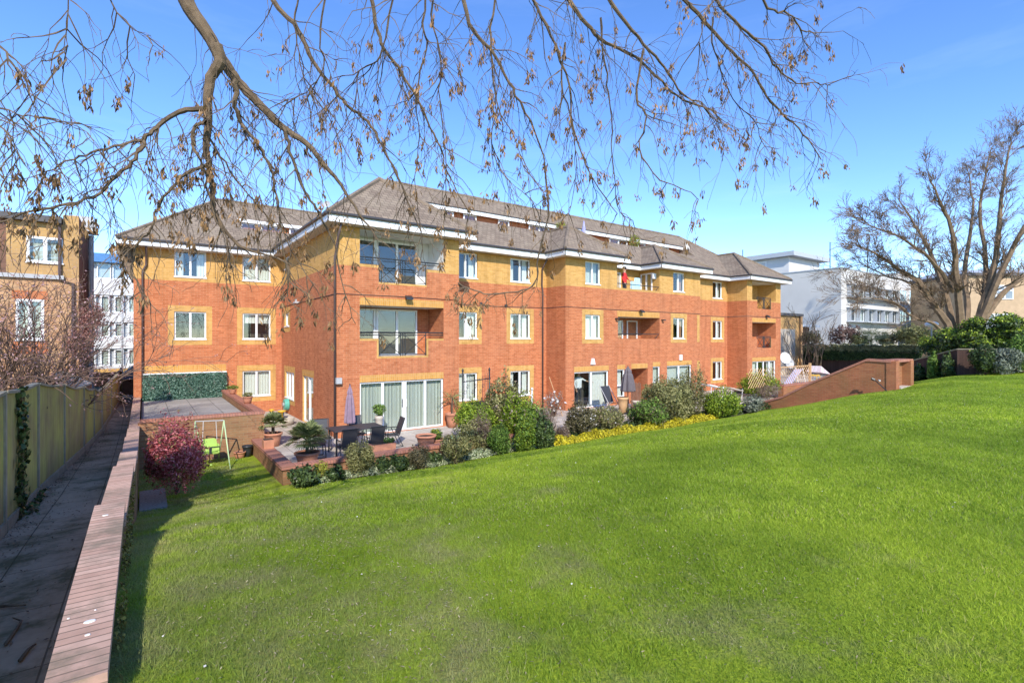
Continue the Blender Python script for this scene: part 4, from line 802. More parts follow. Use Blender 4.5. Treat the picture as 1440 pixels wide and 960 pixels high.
shrub(684, 722, 598, 643, D, M_LGRN, 'fresh green cone of foliage at the lawn edge', 3800, .04, 4, asp=.25)
shrub(676, 738, 527, 640, D, M_LOLV, 'tall dark shrub reaching the ground floor windows', 5200, .05, 6, back=1.6, extra=(M_LTWG, 700, .05))
shrub(698, 760, 548, 640, D, M_LBRI, 'tall light topped green shrub in front of the second window', 5200, .045, 5, asp=.3, back=.9, extra=(M_LTWG, 400, .05))
shrub(722, 758, 582, 641, D, M_LBRI, 'yellow green shrub at the lawn edge beside the glossy bush', 3800, .04, 4, asp=.3, extra=(M_LGRN, 1500, .04))
shrub(706, 782, 562, 638, D, M_LGRN, 'broad rounded green shrub filling the gap behind the glossy bush', 6500, .045, 6, asp=.35, back=.9, extra=(M_LTWG, 400, .05))
shrub(640, 690, 590, 645, D, M_LOLV, 'soft rounded olive shrub in front of the iron gate screen', 4200, .04, 5, asp=.3, back=.35)
shrub(748, 782, 586, 640, D, M_LIVY, 'upright glossy dark bush at the end of the pale ground cover', 4200, .04, 4, asp=.6)
shrub(752, 790, 565, 640, D, M_LTWG, 'bare brown twiggy shrub behind the glossy bush', 1500, .04, 4, asp=.15, inner=.2, twigs=45, back=1.0)
shrub(780, 806, 598, 634, D, M_LTWG, 'pinkish brown bare shrub above the yellow edging', 1800, .04, 3, asp=.15, inner=.2, twigs=40, back=1.0)
shrub(793, 842, 566, 628, D, M_LGB, 'grey brown shrub with white blossom in front of the first patio door', 4200, .04, 5, flowers=(M_FLW, 170, .025), back=1.0)
shrub(830, 884, 572, 620, D, M_LOLV, 'dull olive shrub with white blossom right of the first patio door', 4200, .04, 5, flowers=(M_FLW, 130, .025), extra=(M_LTWG, 500, .04), back=1.0)
shrub(884, 948, 562, 612, D, M_LGRN, 'low wide green and grey shrub left of the big dome', 5200, .045, 6, extra=(M_LGB, 2200, .045), back=1.0)
shrub(908, 984, 532, 606, D, M_LOLV, 'large domed olive shrub in front of the second patio door', 15000, .045, 6, inner=.7, back=1.2)
shrub(958, 998, 516, 604, D, M_LOLV, 'upright narrow conifer behind the domed shrub', 5200, .045, 5, asp=.25, back=1.9, twigs=6, extra=(M_LGB, 1200, .05))
shrub(992, 1052, 545, 594, D, M_LBRI, 'bright yellow green clipped bush at the end of the yellow edging', 6800, .045, 7, inner=.6, back=.3)
shrub(1046, 1078, 556, 584, D, M_LGRY, 'grey green low shrub right of the bright clipped bush', 2600, .045, 4)
shrub(1034, 1062, 546, 562, -3.4, M_LGRY, 'flat grey green juniper behind the bright clipped bush', 1500, .045, 3, back=3.0)
shrub(1046, 1112, 522, 556, -3.4, M_LBRI, 'sunny yellow green shrub in front of the end bay', 5200, .06, 6, asp=.4, back=-1.6)
shrub(1066, 1108, 536, 560, -3.4, M_LTWG, 'straw coloured ornamental grass below the end bay shrub', 1600, .08, 4, asp=.08, inner=.2, back=-1.2)
for x, lab in ((886, 'yellow green small shrub beside the brown picket fence'),): shrub(896, 918, 548, 575, -3.4, M_LBRI, lab, 1200, .05, 3, back=4)
shrub(760, 800, 546, 600, D, M_LTWG, 'withered hydrangea with pale round seed heads below the downpipe', 700, .05, 3, asp=.2, inner=.2, twigs=30, back=1.6, flowers=(M_FLW, 60, .06))
# low edgings
def strip(pts, n, wd, ht, mat, leaf, name, label, cat, kind=None, asp=.5):
    pts = np.array(pts, float); s = RNG.uniform(0, len(pts) - 1.001, n); i = s.astype(int); f = (s - i)[:, None]; C = pts[i] * (1 - f) + pts[i + 1] * f
    an = RNG.uniform(0, np.pi, n); rr = RNG.uniform(.6, 1, n) * (1 + .18 * np.sin(C[:, 0] * 4.1) + .1 * np.sin(C[:, 0] * 11)); P = np.stack([C[:, 0], C[:, 1] + np.cos(an) * wd * rr, C[:, 2] + np.sin(an) * ht * rr], 1)
    N = np.stack([RNG.normal(0, .2, n), np.cos(an), np.sin(an)], 1); o = leaves(P, N, leaf, mat, name, None, asp, .6); tag(o, label, cat, kind=kind); return o
strip([(a, 12.75 - .0 * a, H(a, 12.6) + .0) for a in np.linspace(2.9, 10.2, 30)], 12000, .28, .20, M_LVAR, .035, 'ground_cover', 'pale variegated ground cover along the edge of the lawn', 'ground cover', 'stuff')
strip([(a, 12.52, H(a, 12.5) - .02) for a in np.linspace(10.6, 19.9, 30)], 16000, .24, .30, M_LYEL, .035, 'edging_hedge', 'low bright yellow edging hedge curving along the top of the lawn', 'hedge')
strip([(a, 13.1, -3.5) for a in np.linspace(11, 25, 30)], 9000, .5, .35, M_LDRK, .05, 'underplanting', 'dark low planting under the shrubs of the long bed', 'ground cover', 'stuff')

# ---------------------------------------------------------------- patio furniture and pots
def pot(c, r, h, lab, m=None, rim=True, name='plant_pot', cat='pot', group=None, square=None):
    t = thing(name, c, lab, cat, group); q = MB()
    if square: q.prism([(c[0] - square[0] * .9, c[1] - square[1] * .9, c[2]), (c[0] + square[0] * .9, c[1] - square[1] * .9, c[2]), (c[0] + square[0] * .9, c[1] + square[1] * .9, c[2]), (c[0] - square[0] * .9, c[1] + square[1] * .9, c[2])], [(c[0] - square[0], c[1] - square[1], c[2] + h), (c[0] + square[0], c[1] - square[1], c[2] + h), (c[0] + square[0], c[1] + square[1], c[2] + h), (c[0] - square[0], c[1] + square[1], c[2] + h)], m or M_TERRA)
    else: q.lathe(c, [(r * .68, 0), (r * .86, h * .6), (r * .95, h * .84), (r * 1.06, h * .86), (r * 1.06, h), (r * .93, h), (r * .9, h * .88)], m or M_TERRA, 24)
    q.build('pot_body', t, not square)
    q = MB()
    if square: q.box(c[0] - square[0] * .85, c[0] + square[0] * .85, c[1] - square[1] * .85, c[1] + square[1] * .85, c[2] + h, c[2] + h + .012, M_SOIL)
    else: q.lathe(c, [(r * .9, h * .88), (r * .89, h * .9)], M_SOIL, 24)
    q.build('compost', t); return t
def palm(c, h, nf, L_, lab, t=None):
    """small fan palm: hairy trunk and folded fans of narrow blades"""
    t = t or thing('fan_palm', c, lab, 'palm'); q = MB(); q.tube([c, (c[0], c[1], c[2] + h)], [.05, .045], M_BARK, 8); q.build('trunk', t); V = []; q = MB()
    for k in range(nf):
        an = k * 2.4 + random.uniform(-.3, .3); el = random.uniform(-.25, 1.25); d = Vector((math.cos(an) * math.cos(el), math.sin(an) * math.cos(el), math.sin(el))); c0 = Vector((c[0], c[1], c[2] + h * random.uniform(.75, 1)))
        L1 = L_ * random.uniform(.35, .55); e = c0 + d * L1; q.tube([c0, e], .006, M_LGRN, 4); sd = d.cross(Vector((0, 0, 1))).normalized(); up = sd.cross(d)
        for j in range(13):
            th = (j - 6) / 6 * 1.25; dd = (d * math.cos(th) + sd * math.sin(th)).normalized(); ll = L_ * .58 * random.uniform(.85, 1.1) * math.cos(th * .45); wv = dd.cross(up).normalized() * .021
            mid = e + dd * ll * .6; tip = e + dd * ll - Vector((0, 0, ll * .22)); V += [e - wv * .4, mid - wv, tip, mid + wv]
    q.build('stalks', t); V = np.array([list(v) for v in V]); rawmesh('fronds', V, np.arange(len(V)).reshape(-1, 4), M_LPALM, t); return t
M_LPALM = leafmat('palm_leaf', (.17, .21, .07), (.33, .36, .15), (.08, .10, .035), rough=.35)
PZ = -3.36
c = gp(432, 653, PZ); c.z = PZ; pot(c, .31, .34, 'large wide terracotta pot holding the bigger palm near the patio wall corner'); palm((c.x, c.y, c.z + .3),   .40, 46, .60, 'bigger fan palm in the wide terracotta pot')
c = gp(384, 627, PZ); c.z = PZ; pot(c, .26, .42, 'tall terracotta pot holding the smaller palm beside the raised terrace'); palm((c.x, c.y, c.z + .38), .33, 38, .48, 'smaller fan palm in the tall terracotta pot')
c = Vector((2.85, ona(377, 2.85), -3.06)); pot(c, .12, .24, 'square orange pot standing on the patio wall coping', square=(.14, .14))
c = gp(538, 645, -3.2); c = Vector((onb(537, 13.7), 13.7, PZ)); pot(c, .2, .42, 'rectangular orange planter just inside the patio wall', square=(.36, .16)); P, N = blobpts([(c.x + .2, c.y, c.z + .48, .16, .14, .09)], 260); tag(leaves(P, N, .03, M_LGRN, 'bedding_plant', None), 'tuft of green bedding in the rectangular orange planter', 'plant')
c = Vector((onb(599, 14.1), 14.1, PZ)); pot(c, .30, .42, 'round terracotta tub without a plant near the wide sliding door')
c = Vector((onb(613.5, 14.3), 14.3, PZ)); pot(c, .24, .22, 'shallow terracotta bowl of daffodils beside the round tub'); P, N = blobpts([(c.x, c.y, c.z + .36, .2, .2, .17)], 700); o = leaves(P, N, .045, M_LGRN, 'daffodils', None, .2); tag(o, 'green daffodil leaves with small yellow flowers in the shallow bowl', 'plant'); k = P[:, 2] > c.z + .42; f_ = leaves(P[k][:26], N[k][:26], .035, M_LYEL, 'flower_heads', o, .8)
c = Vector((onb(600.5, 16.8) + 1.1, 16.9, PZ)); pot(c, .24, .55, 'brick coloured tub at the right pillar of the sliding door'); t = thing('cordyline', (c.x, c.y, c.z + .5), 'spiky cordyline growing against the pillar right of the sliding door', 'plant'); q = MB(); q.tube([(c.x, c.y, c.z + .5), (c.x, c.y, c.z + 1.15)], .03, M_BARK, 7); q.build('trunk', t)
V = []
for k in range(60):
    an = random.uniform(0, 6.28); el = random.uniform(-.5, 1.3); d = Vector((math.cos(an) * math.cos(el), math.sin(an) * math.cos(el), math.sin(el))); c0 = Vector((c.x, c.y, c.z + 1.1)); ll = random.uniform(.45, .75); s_ = d.orthogonal().normalized() * .012
    V += [c0, c0 + d * ll * .5 + s_, c0 + d * ll - Vector((0, 0, .16)), c0 + d * ll * .5 - s_]
rawmesh('fronds', np.array([list(v) for v in V]), np.arange(len(V)).reshape(-1, 4), M_LPALM, t)
c = Vector((onb(519, 16.6) + .35, 16.6, PZ)); pot(c, .13, .75, 'slim pot with a small topiary tree by the left edge of the sliding door', M_SAND); P, N = blobpts([(c.x, c.y, c.z + .95, .2, .2, .2)], 700); t = thing('topiary', (c.x, c.y, c.z + .7), 'small round dark topiary in front of the left curtain', 'plant'); leaves(P, N, .035, M_LGRN, 'foliage', t); stems((c.x, c.y, c.z + .7), 3, .2, .05, t)
q = MB(); c = gp(618, 626, PZ); t = thing('watering_can', (c.x + 1.0, c.y + .5, PZ), 'teal plastic watering can beside the bowl of daffodils', 'watering can'); c = Vector((c.x + .45, c.y, PZ)); q.lathe(c, [(.09, 0), (.1, .12), (.08, .22), (.05, .24)], M_TEAL, 14); q.tube([c + Vector((.08, 0, .06)), c + Vector((.24, 0, .22))], .015, M_TEAL, 6); q.build('can_body', t, True)
# table, parasol, chairs
TC = Vector((5.15, 15.0, PZ))
t = thing('garden_table', TC, 'dark rectangular garden dining table on the front patio', 'table'); q = MB(); q.box(TC.x - .75, TC.x + .75, TC.y - .45, TC.y + .45, PZ + .70, PZ + .73, M_CHAIR); q.build('table_top', t)
for sx in (-1, 1):
    for sy in (-1, 1): q = MB(); q.tube([TC + Vector((sx * .68, sy * .38, 0)), TC + Vector((sx * .66, sy * .36, .70))], .022, M_STEEL, 6); q.build('leg', t)
PC = Vector((onb(492, 15.35), 15.35, PZ))
def parasol(c, hb, ht, r, m, lab, seg=8):
    t = thing('parasol', c, lab, 'parasol'); q = MB(); q.tube([c, c + Vector((0, 0, ht + .06))], .02, M_STEEL, 8); q.build('pole', t, True); q = MB()
    sq = lambda i: 1 + .16 * math.cos(i * math.pi)
    q.lathe(c, [(r * .85, hb), (r, hb + .04), (r * .86, hb + (ht - hb) * .35), (r * .62, hb + (ht - hb) * .68), (r * .42, hb + (ht - hb) * .78), (r * .50, hb + (ht - hb) * .79), (r * .40, hb + (ht - hb) * .88), (r * .14, ht - .02), (.02, ht + .03)], m, 16, sq); q.build('canopy', t)
    q = MB(); q.lathe(c, [(.22, 0), (.22, .05), (.05, .08), (.035, .3)], M_STEEL, 16); q.build('base', t, True); return t
parasol(PC, .80, 1.93, .155, M_PURP, 'folded purple parasol standing over the dining table')
def chair(c, rz, lab):
    t = thing('garden_chair', (0, 0, 0), lab, 'chair', 'dark garden chairs round the patio table'); q = MB()
    q.prism([(-.24, -.22, .42), (.24, -.22, .42), (.24, .22, .44), (-.24, .22, .44)], [(-.24, -.22, .44), (.24, -.22, .44), (.24, .22, .46), (-.24, .22, .46)], M_CHAIR); q.build('seat', t)
    q = MB(); q.prism([(-.23, -.22, .46), (.23, -.22, .46), (.23, -.20, .46), (-.23, -.20, .46)], [(-.23, -.40, 1.04), (.23, -.40, 1.04), (.23, -.38, 1.04), (-.23, -.38, 1.04)], M_CHAIR); q.build('backrest', t)
    for s in (-1, 1):
        q = MB(); x = s * .26; q.tube([(x, -.41, 1.05), (x, -.21, .45), (x, -.12, .43), (x, .22, .44)], .014, M_STEEL, 6); q.tube([(x, -.28, .66), (x, .20, .66)], .018, M_STEEL, 6); q.tube([(x, .20, .66), (x, .24, .01)], .014, M_STEEL, 6); q.tube([(x, -.05, .66), (x, -.34, .01)], .014, M_STEEL, 6); q.tube([(x, -.34, .012), (x, .24, .012)], .014, M_STEEL, 6); q.build('side_frame', t)
    q = MB(); q.tube([(-.26, -.41, 1.05), (.26, -.41, 1.05)], .014, M_STEEL, 6); q.tube([(-.26, .22, .43), (.26, .22, .43)], .012, M_STEEL, 6); q.build('cross_rail', t)
    t.location = c; t.rotation_euler.z = rz; return t
base = None
CH = [((TC.x - .55, TC.y - .85), 0, 'dark garden chair at the front left corner of the table nearest the bigger palm'), ((TC.x + .25, TC.y - .85), 0, 'dark garden chair with its back to the lawn, front right of the table'), ((TC.x - .75, TC.y + .8), R(172), 'dark garden chair behind the table at its left end with its back to the downpipe'), ((TC.x + .35, TC.y + .85), R(180), 'dark garden chair behind the table under the folded purple parasol'), ((TC.x + 1.15, TC.y + .05), R(84), 'dark garden chair at the right end of the table leaning back toward the sliding door'), ((TC.x - 1.15, TC.y - .1), R(-96), 'dark garden chair at the left end of the table partly behind the bigger palm')]
for (x, y), rz, lab in CH:
    if base is None: base = chair((x, y, PZ), rz, lab)
    else:
        r_ = base.copy(); COL.objects.link(r_); r_.location = (x, y, PZ); r_.rotation_euler = (0, 0, rz); r_.scale = (.88, .88, .84); r_['label'] = lab
        for ch in base.children: c_ = ch.copy(); COL.objects.link(c_); c_.parent = r_; c_.matrix_parent_inverse = Matrix.Identity(4)
base.scale = (.88, .88, .84)
for ch in base.children: ch.matrix_parent_inverse = Matrix.Identity(4)
# side patio: sand table, hose reel, wall pots, door mat
c = gp(397, 578, PZ); c = Vector((4.2, 21.3, PZ)); t = thing('sand_table', c, 'pale stone coloured sand and water play table by the far end of the side patio', 'play table'); q = MB(); q.lathe(c, [(.5, 0), (.58, .1), (.6, .28), (.54, .28), (.5, .22)], M_SAND, 20, lambda i: 1 + .12 * math.cos(i * 6.28 / 10)); q.build('basin', t, True)
q = MB(); q.lathe(c + Vector((-.15, .05, .28)), [(.2, 0), (.17, .1), (.08, .14), (.06, .3), (.12, .34), (.02, .36)], M_YELP, 12); q.lathe(c + Vector((.2, .0, .28)), [(.06, 0), (.05, .2), (.16, .24), (.16, .28), (.02, .3)], M_YELP, 12); q.build('water_wheel', t, True); q = MB(); q.lathe(c + Vector((.2, .12, .26)), [(.1, 0), (.13, .3), (.11, .3)], M_BLUEP, 12); q.build('bucket', t, True); q = MB(); q.tube([c + Vector((.2, 0, .5)), c + Vector((.18, 0, .9))], .012, M_TERRA, 6); q.build('spade', t)
c = Vector((A2 - .12, ona(406, A2), zat(568, A2, ona(406, A2)))); t = thing('hose_reel', c, 'round green hose reel mounted on the side wall left of the white door', 'hose reel'); q = MB(); q.tube([c + Vector((.1, 0, 0)), c + Vector((-.08, 0, 0))], [.26, .24], M_TEAL, 20); q.build('drum', t); q = MB(); q.tube([c + Vector((-.08, 0, 0)), c + Vector((-.13, 0, 0))], .08, M_DISH, 12); q.build('hub', t)
c = Vector((XB - .1, 19.6, -2.24)); pot(c, .16, .24, 'brown clay pot standing on the raised terrace coping near the white window', square=None); P, N = blobpts([(c.x, c.y, c.z + .3, .16, .16, .08)], 260); tag(leaves(P, N, .03, M_LOLV, 'potted_plant', None), 'withered plant in the clay pot on the terrace coping', 'plant')
c = Vector((XB - .1, 23.2, -2.24)); pot(c, .13, .2, 'small pot at the far end of the terrace coping', M_TERRA); P, N = blobpts([(c.x, c.y, c.z + .28, .22, .2, .08)], 260); tag(leaves(P, N, .03, M_LGRN, 'potted_plant', None), 'spreading green plant in the small far pot on the terrace coping', 'plant')
# swing, balls, pots on the low grass
S0 = [Vector((.98, 14.6, H(1.0, 14.6))), Vector((2.5, 14.6, H(2.5, 14.6)))]
t = thing('baby_swing', (1.75, 15, -3.5), 'childs swing with a lime green bucket seat on thin pale green legs', 'swing')
fp = [gp(272, 662, -3.5), gp(324, 658, -3.5)]; tp = [cp(284, 604, 14.2), cp(311, 603, 14.6)]; bp = [fp[0] + Vector((.35, 1.3, 0)), fp[1] + Vector((-.15, 1.3, 0))]
for k in (0, 1):
    tp[k] = Vector(((fp[k].x * .80 + (fp[0].x + fp[1].x) / 2 * .20), fp[k].y + .62, -2.28))
for k in (0, 1):
    for e in (fp[k], bp[k]): q = MB(); q.tube([tp[k], Vector((e.x, e.y, -3.54))], .016, M_PALEG, 7); q.build('leg', t, True)
q = MB(); q.tube([tp[0], tp[1]], .014, M_DISH, 7); q.build('top_bar', t)
sc_ = (tp[0] + tp[1]) / 2 + Vector((0, -.05, -.82))
for s in (-1, 1): q = MB(); q.tube([tp[0].lerp(tp[1], .5 + s * .22), sc_ + Vector((s * .17, 0, .3))], .008, M_WSTONE, 5); q.build('rope', t)
q = MB(); n = 10; sg = [(-.17, .02), (-.19, .1), (-.17, .28), (-.12, .32), (.12, .32), (.17, .28), (.19, .1), (.17, .02), (.1, -.05), (-.1, -.05)]
q.prism([(sc_.x + x, sc_.y + .12, sc_.z + z) for x, z in sg], [(sc_.x + x * .92, sc_.y + .16, sc_.z + z) for x, z in sg], M_LIME); q.prism([(sc_.x + x, sc_.y - .10, sc_.z - .08) for x in (-.2, .2)] + [(sc_.x + x, sc_.y + .14, sc_.z - .08) for x in (.2, -.2)], [(sc_.x + x, sc_.y - .12, sc_.z - .03) for x in (-.21, .21)] + [(sc_.x + x, sc_.y + .14, sc_.z - .03) for x in (.21, -.21)], M_LIME)
q.box(sc_.x - .22, sc_.x - .18, sc_.y - .12, sc_.y + .12, sc_.z - .05, sc_.z + .17, M_LIME); q.box(sc_.x + .18, sc_.x + .22, sc_.y - .12, sc_.y + .12, sc_.z - .05, sc_.z + .17, M_LIME); q.box(sc_.x - .21, sc_.x + .21, sc_.y - .15, sc_.y - .12, sc_.z + .02, sc_.z + .11, M_LIME); q.build('seat', t)
q = MB(); q.box(sc_.x - .23, sc_.x + .23, sc_.y - .165, sc_.y - .152, sc_.z + .11, sc_.z + .135, M_STEEL); q.box(sc_.x - .03, sc_.x + .03, sc_.y - .165, sc_.y - .152, sc_.z - .06, sc_.z + .11, M_STEEL); q.build('strap', t)
for x, y, lab in ((288, 651, 'tennis ball left of two under the swing'), (296.5, 653, 'tennis ball right of two under the swing'), (333, 646, 'tennis ball lying near the small clay pot by the old brick wall')):
    c = gp(x, y, -3.5); q = MB(); q.lathe((c.x, c.y, -3.56), [(.01, 0), (.03, .012), (.04, .04), (.03, .068), (.01, .08)], M_LIME, 12); tag(q.build('tennis_ball', None, True), 'pale yellow ' + lab, 'ball')
c = Vector((onb(337, 16.9), 16.9, -3.56)); pot(c, .16, .22, 'orange clay pot standing in the grass against the old brick wall'); c = Vector((c.x + .22, c.y + .1, c.z)); pot(c, .14, .36, 'black plastic pot beside the orange clay pot at the old brick wall', M_STEEL)
# iron garden screen right of the sliding door
t = thing('iron_screen', (10.6, 17.0, -3.4), 'black ornate iron gate screen between the pillar and the tall shrubs', 'gate'); q = MB(); g0, g1 = Vector((10.05, 17.25, 0)), Vector((11.9, 17.25, 0))
g1.x = onb(690, 17.25)
for k in range(2): q.tube([(g0.x + .12 + k * 1.25, 17.25, -3.4), (g0.x + .12 + k * 1.25, 17.25, -1.30)], .03, M_STEEL, 7); q.lathe((g0.x + .12 + k * 1.25, 17.25, -1.31), [(.02, 0), (.05, .05), (.01, .14)], M_STEEL, 8)
q.tube([(g0.x + .12, 17.25, -1.7), (g1.x, 17.25, -1.62)], .02, M_STEEL, 6); q.tube([(g0.x + .12, 17.25, -2.55), (g1.x, 17.25, -2.5)], .02, M_STEEL, 6); q.build('frame', t, True); q = MB()
nb_ = int((g1.x - g0.x) / .12)
for k in range(nb_):
    x = g0.x + .2 + k * .12; q.tube([(x, 17.25, -3.3), (x, 17.25, -1.5 + .12 * math.sin(k * .9))], .008, M_STEEL, 4)
    q.tube([(x + .05 + .05 * math.cos(a), 17.25, -2.1 + (k % 3) * .22 + .07 * math.sin(a)) for a in np.linspace(0, 5.5, 9)], .007, M_STEEL, 4); q.tube([(x + .02 + .05 * math.cos(a), 17.25, -2.35 + ((k + 1) % 3) * .22 + .06 * math.sin(a)) for a in np.linspace(0, 5.5, 9)], .007, M_STEEL, 4)
q.build('scrollwork', t); q = MB(); q.box(g0.x + .14, g1.x, 17.28, 17.30, -3.4, -2.55, M_STEEL); q.build('lower_panel', t)
# taupe parasol, sun lounger, picket fence
c = Vector((onb(883, 15.4), 15.4, -3.38)); 
parasol(c, .9 + .1, 2.0 + .1, .30, M_TAUPE, 'folded taupe parasol on the middle patio in front of the recessed porch')
t = thing('picket_fence', (onb(897, 17.0), 17, -3.4), 'short brown picket fence below the recessed porch', 'fence'); q = MB(); q2 = MB(); x0, x1 = onb(888, 16.6), onb(900, 16.6)
for k, x in enumerate(np.linspace(x0, x1, 7)): q.box(x - .035, x + .035, 16.58, 16.60, -3.38, -2.2 + .05 * (k % 2), M_WOOD)
q2.box(x0 - .05, x1 + .05, 16.601, 16.64, -2.45, -2.38, M_WOOD); q2.box(x0 - .05, x1 + .05, 16.601, 16.64, -3.1, -3.03, M_WOOD); q.build('pickets', t); q2.build('rails', t)
x = onb(864, 16.3); t = thing('folding_chair', (x, 16.3, -3.38), 'grey and black reclining garden chair right of the first patio door', 'chair'); q = MB(); q.prism([(x - .28, 16.2, -2.98), (x + .28, 16.2, -2.98), (x + .28, 16.6, -3.05), (x - .28, 16.6, -3.05)], [(x - .28, 16.2, -2.95), (x + .28, 16.2, -2.95), (x + .28, 16.6, -3.02), (x - .28, 16.6, -3.02)], M_STEEL); q.build('seat', t)
q = MB(); q.prism([(x - .28, 16.6, -3.0), (x + .28, 16.6, -3.0), (x + .28, 16.64, -3.0), (x - .28, 16.64, -3.0)], [(x - .28, 16.9, -2.25), (x + .28, 16.9, -2.25), (x + .28, 16.94, -2.25), (x - .28, 16.94, -2.25)], M_CHAIR); q.build('backrest', t); q = MB()
for s in (-.3, .3): q.tube([(x + s, 16.95, -2.23), (x + s, 16.1, -3.38)], .018, M_DISH, 6); q.tube([(x + s, 16.15, -2.9), (x + s, 16.8, -3.38)], .018, M_DISH, 6)
q.build('frame', t)
for x, b, m, h_, lab in ((876, 15.6, M_PINE, .75, 'straw coloured wicker tub in front of the narrow window'), (897, 15.5, M_SAND, .5, 'pale round pot behind the low green shrub')):
    c = Vector((onb(x, b), b, -3.38)); pot(c, .24, h_, lab, m)
c = Vector((onb(791, 16.6), 16.6, -3.38)); t = thing('garden_cane', c, 'long pale bamboo cane leaning on the shaded bay wall', 'cane'); q = MB(); q.tube([c, (c.x + .18, 17.7, -1.75)], .014, M_PINE, 6); q.build('pole', t)
q = MB(); 
# pale statue-like post in the bed
c = Vector((onb(748, 15.2), 15.2, -3.4)); t = thing('garden_post', c, 'thin white painted post rising behind the tall green shrubs', 'post'); q = MB(); q.tube([c, c + Vector((0, 0, 1.45))], [.04, .035], M_WSTONE, 8); q.build('shaft', t, True); q = MB(); q.lathe(c + Vector((0, 0, 1.45)), [(.05, 0), (.06, .03), (.02, .09)], M_WSTONE, 8); q.build('finial', t, True)
# ---------------------------------------------------------------- right-hand terrace
t = thing('trellis', (31, 14, -3.3), 'diagonal pine trellis panel with a post on the far right terrace', 'trellis')
b_ = 14.6; tx = [onb(x, b_) for x in (1052, 1097, 1139)]; z0, z1 = zat(537, tx[2], b_), zat(513, tx[2], b_); q = MB(); q.box(tx[2] - .06, tx[2] + .06, b_ - .06, b_ + .06, -3.5, z1 + .12, M_PINE); q.build('post', t)
q = MB(); q.box(tx[1], tx[2], b_ - .02, b_ + .02, z0 - .05, z0, M_PINE); q.box(tx[1], tx[2], b_ - .02, b_ + .02, z1 - .05, z1, M_PINE); H_ = z1 - z0
for u0, u1, sg in ((tx[0], (tx[0] + tx[1]) / 2, 1), ((tx[0] + tx[1]) / 2, tx[1], -1), (tx[1], (tx[1] + tx[2]) / 2, -1), ((tx[1] + tx[2]) / 2, tx[2], 1)):
    W = u1 - u0; n = max(3, int(W / .24))
    for k in range(-2 * n, 3 * n):
        s_ = u0 + W * k / n; p0 = [s_, z0]; p1 = [s_ + sg * H_, z1]
        def clipx(p0, p1, lo, hi):
            (xa, za), (xb, zb) = p0, p1
            if xa > xb: xa, za, xb, zb = xb, zb, xa, za
            if xb <= lo or xa >= hi: return None
            if xa < lo: za += (zb - za) * (lo - xa) / (xb - xa); xa = lo
            if xb > hi: zb = za + (zb - za) * (hi - xa) / (xb - xa); xb = hi
            return (xa, za), (xb, zb)
        r_ = clipx(p0, p1, u0, u1)
        if r_ and abs(r_[0][0] - r_[1][0]) > .1: q.tube([(r_[0][0], b_, r_[0][1]), (r_[1][0], b_, r_[1][1])], .02, M_PINE, 4)
q.build('lattice', t)
b_ = 14.2; x0, x1 = onb(1098, b_), onb(1146, b_)
t = thing('brick_planter', (x0, b_, -3.5), 'low red brick planter wall below the trellis', 'planter'); q = MB(); zt = zat(536, x1, b_); q.box(x0, x1, b_ - .15, b_ + .15, -3.7, zt - .07, M_RAMP); q.build('wall_body', t); q = MB(); q.box(x0, x1 + .05, b_ - .18, b_ + .18, zt - .069, zt, M_COPX); q.build('coping', t)
q = MB(); q.prism([(AW + .35, 8.1, -3.7), (60, 8.1, -3.7), (60, 34, -3.7), (AW + .35, 34, -3.7)], [(AW + .35, 8.1, -3.45), (60, 8.1, -3.45), (60, 34, -3.45), (AW + .35, 34, -3.45)], M_PAVE); struct(q, 'lower_terrace')
# toys and garden clutter by the trellis
c = Vector((onb(1146, 16), 16, -3.4)); t = thing('toy_car', c, 'red and yellow ride on toy car under the pink striped cover by the trellis', 'toy car'); q = MB(); q.prism([(c.x - .5, c.y - .3, -3.3), (c.x + .5, c.y - .3, -3.3), (c.x + .5, c.y + .3, -3.3), (c.x - .5, c.y + .3, -3.3)], [(c.x - .4, c.y - .25, -2.9), (c.x + .35, c.y - .25, -2.95), (c.x + .35, c.y + .25, -2.95), (c.x - .4, c.y + .25, -2.9)], M_REDP); q.build('car_body', t)
q = MB(); q.prism([(c.x - .3, c.y - .26, -2.55), (c.x + .25, c.y - .26, -2.55), (c.x + .25, c.y + .26, -2.55), (c.x - .3, c.y + .26, -2.55)], [(c.x - .25, c.y - .2, -2.48), (c.x + .2, c.y - .2, -2.48), (c.x + .2, c.y + .2, -2.48), (c.x - .25, c.y + .2, -2.48)], M_YELP); q.build('canopy', t)
for sx in (-.32, .32):
    q = MB(); q.tube([(c.x + sx, c.y - .33, -3.27), (c.x + sx, c.y - .26, -3.27)], .13, M_STEEL, 12); q.build('wheel', t)
    for sy in (-.22, .22): q = MB(); q.tube([(c.x + sx * .75, c.y + sy, -2.93), (c.x + sx * .7, c.y + sy, -2.54)], .02, M_YELP, 5); q.build('pillar', t)
M_STRP = brick('pink_striped_cloth', (.62, .45, .45), (.75, .70, .70), (.6, .4, .42), bw=.09, rh=5, ms=.02, offset=0, stainamt=0)
c = Vector((onb(1151, 17.5), 17.5, -2.6)); t = thing('sun_canopy', c, 'pink and white striped canopy standing behind the trellis post', 'canopy'); q = MB(); q.prism([(c.x - .9, c.y - .5, -2.5), (c.x + .9, c.y - .5, -2.72), (c.x + .9, c.y + .5, -2.72), (c.x - .9, c.y + .5, -2.5)], [(c.x - .5, c.y - .4, -2.05), (c.x + .8, c.y - .4, -2.6), (c.x + .8, c.y + .4, -2.6), (c.x - .5, c.y + .4, -2.05)], M_STRP); q.build('cloth', t); q = MB()
for sx in (-.8, .8): q.tube([(c.x + sx, c.y, -3.45), (c.x + sx, c.y, -2.6)], .02, M_DISH, 6)
q.build('legs', t)
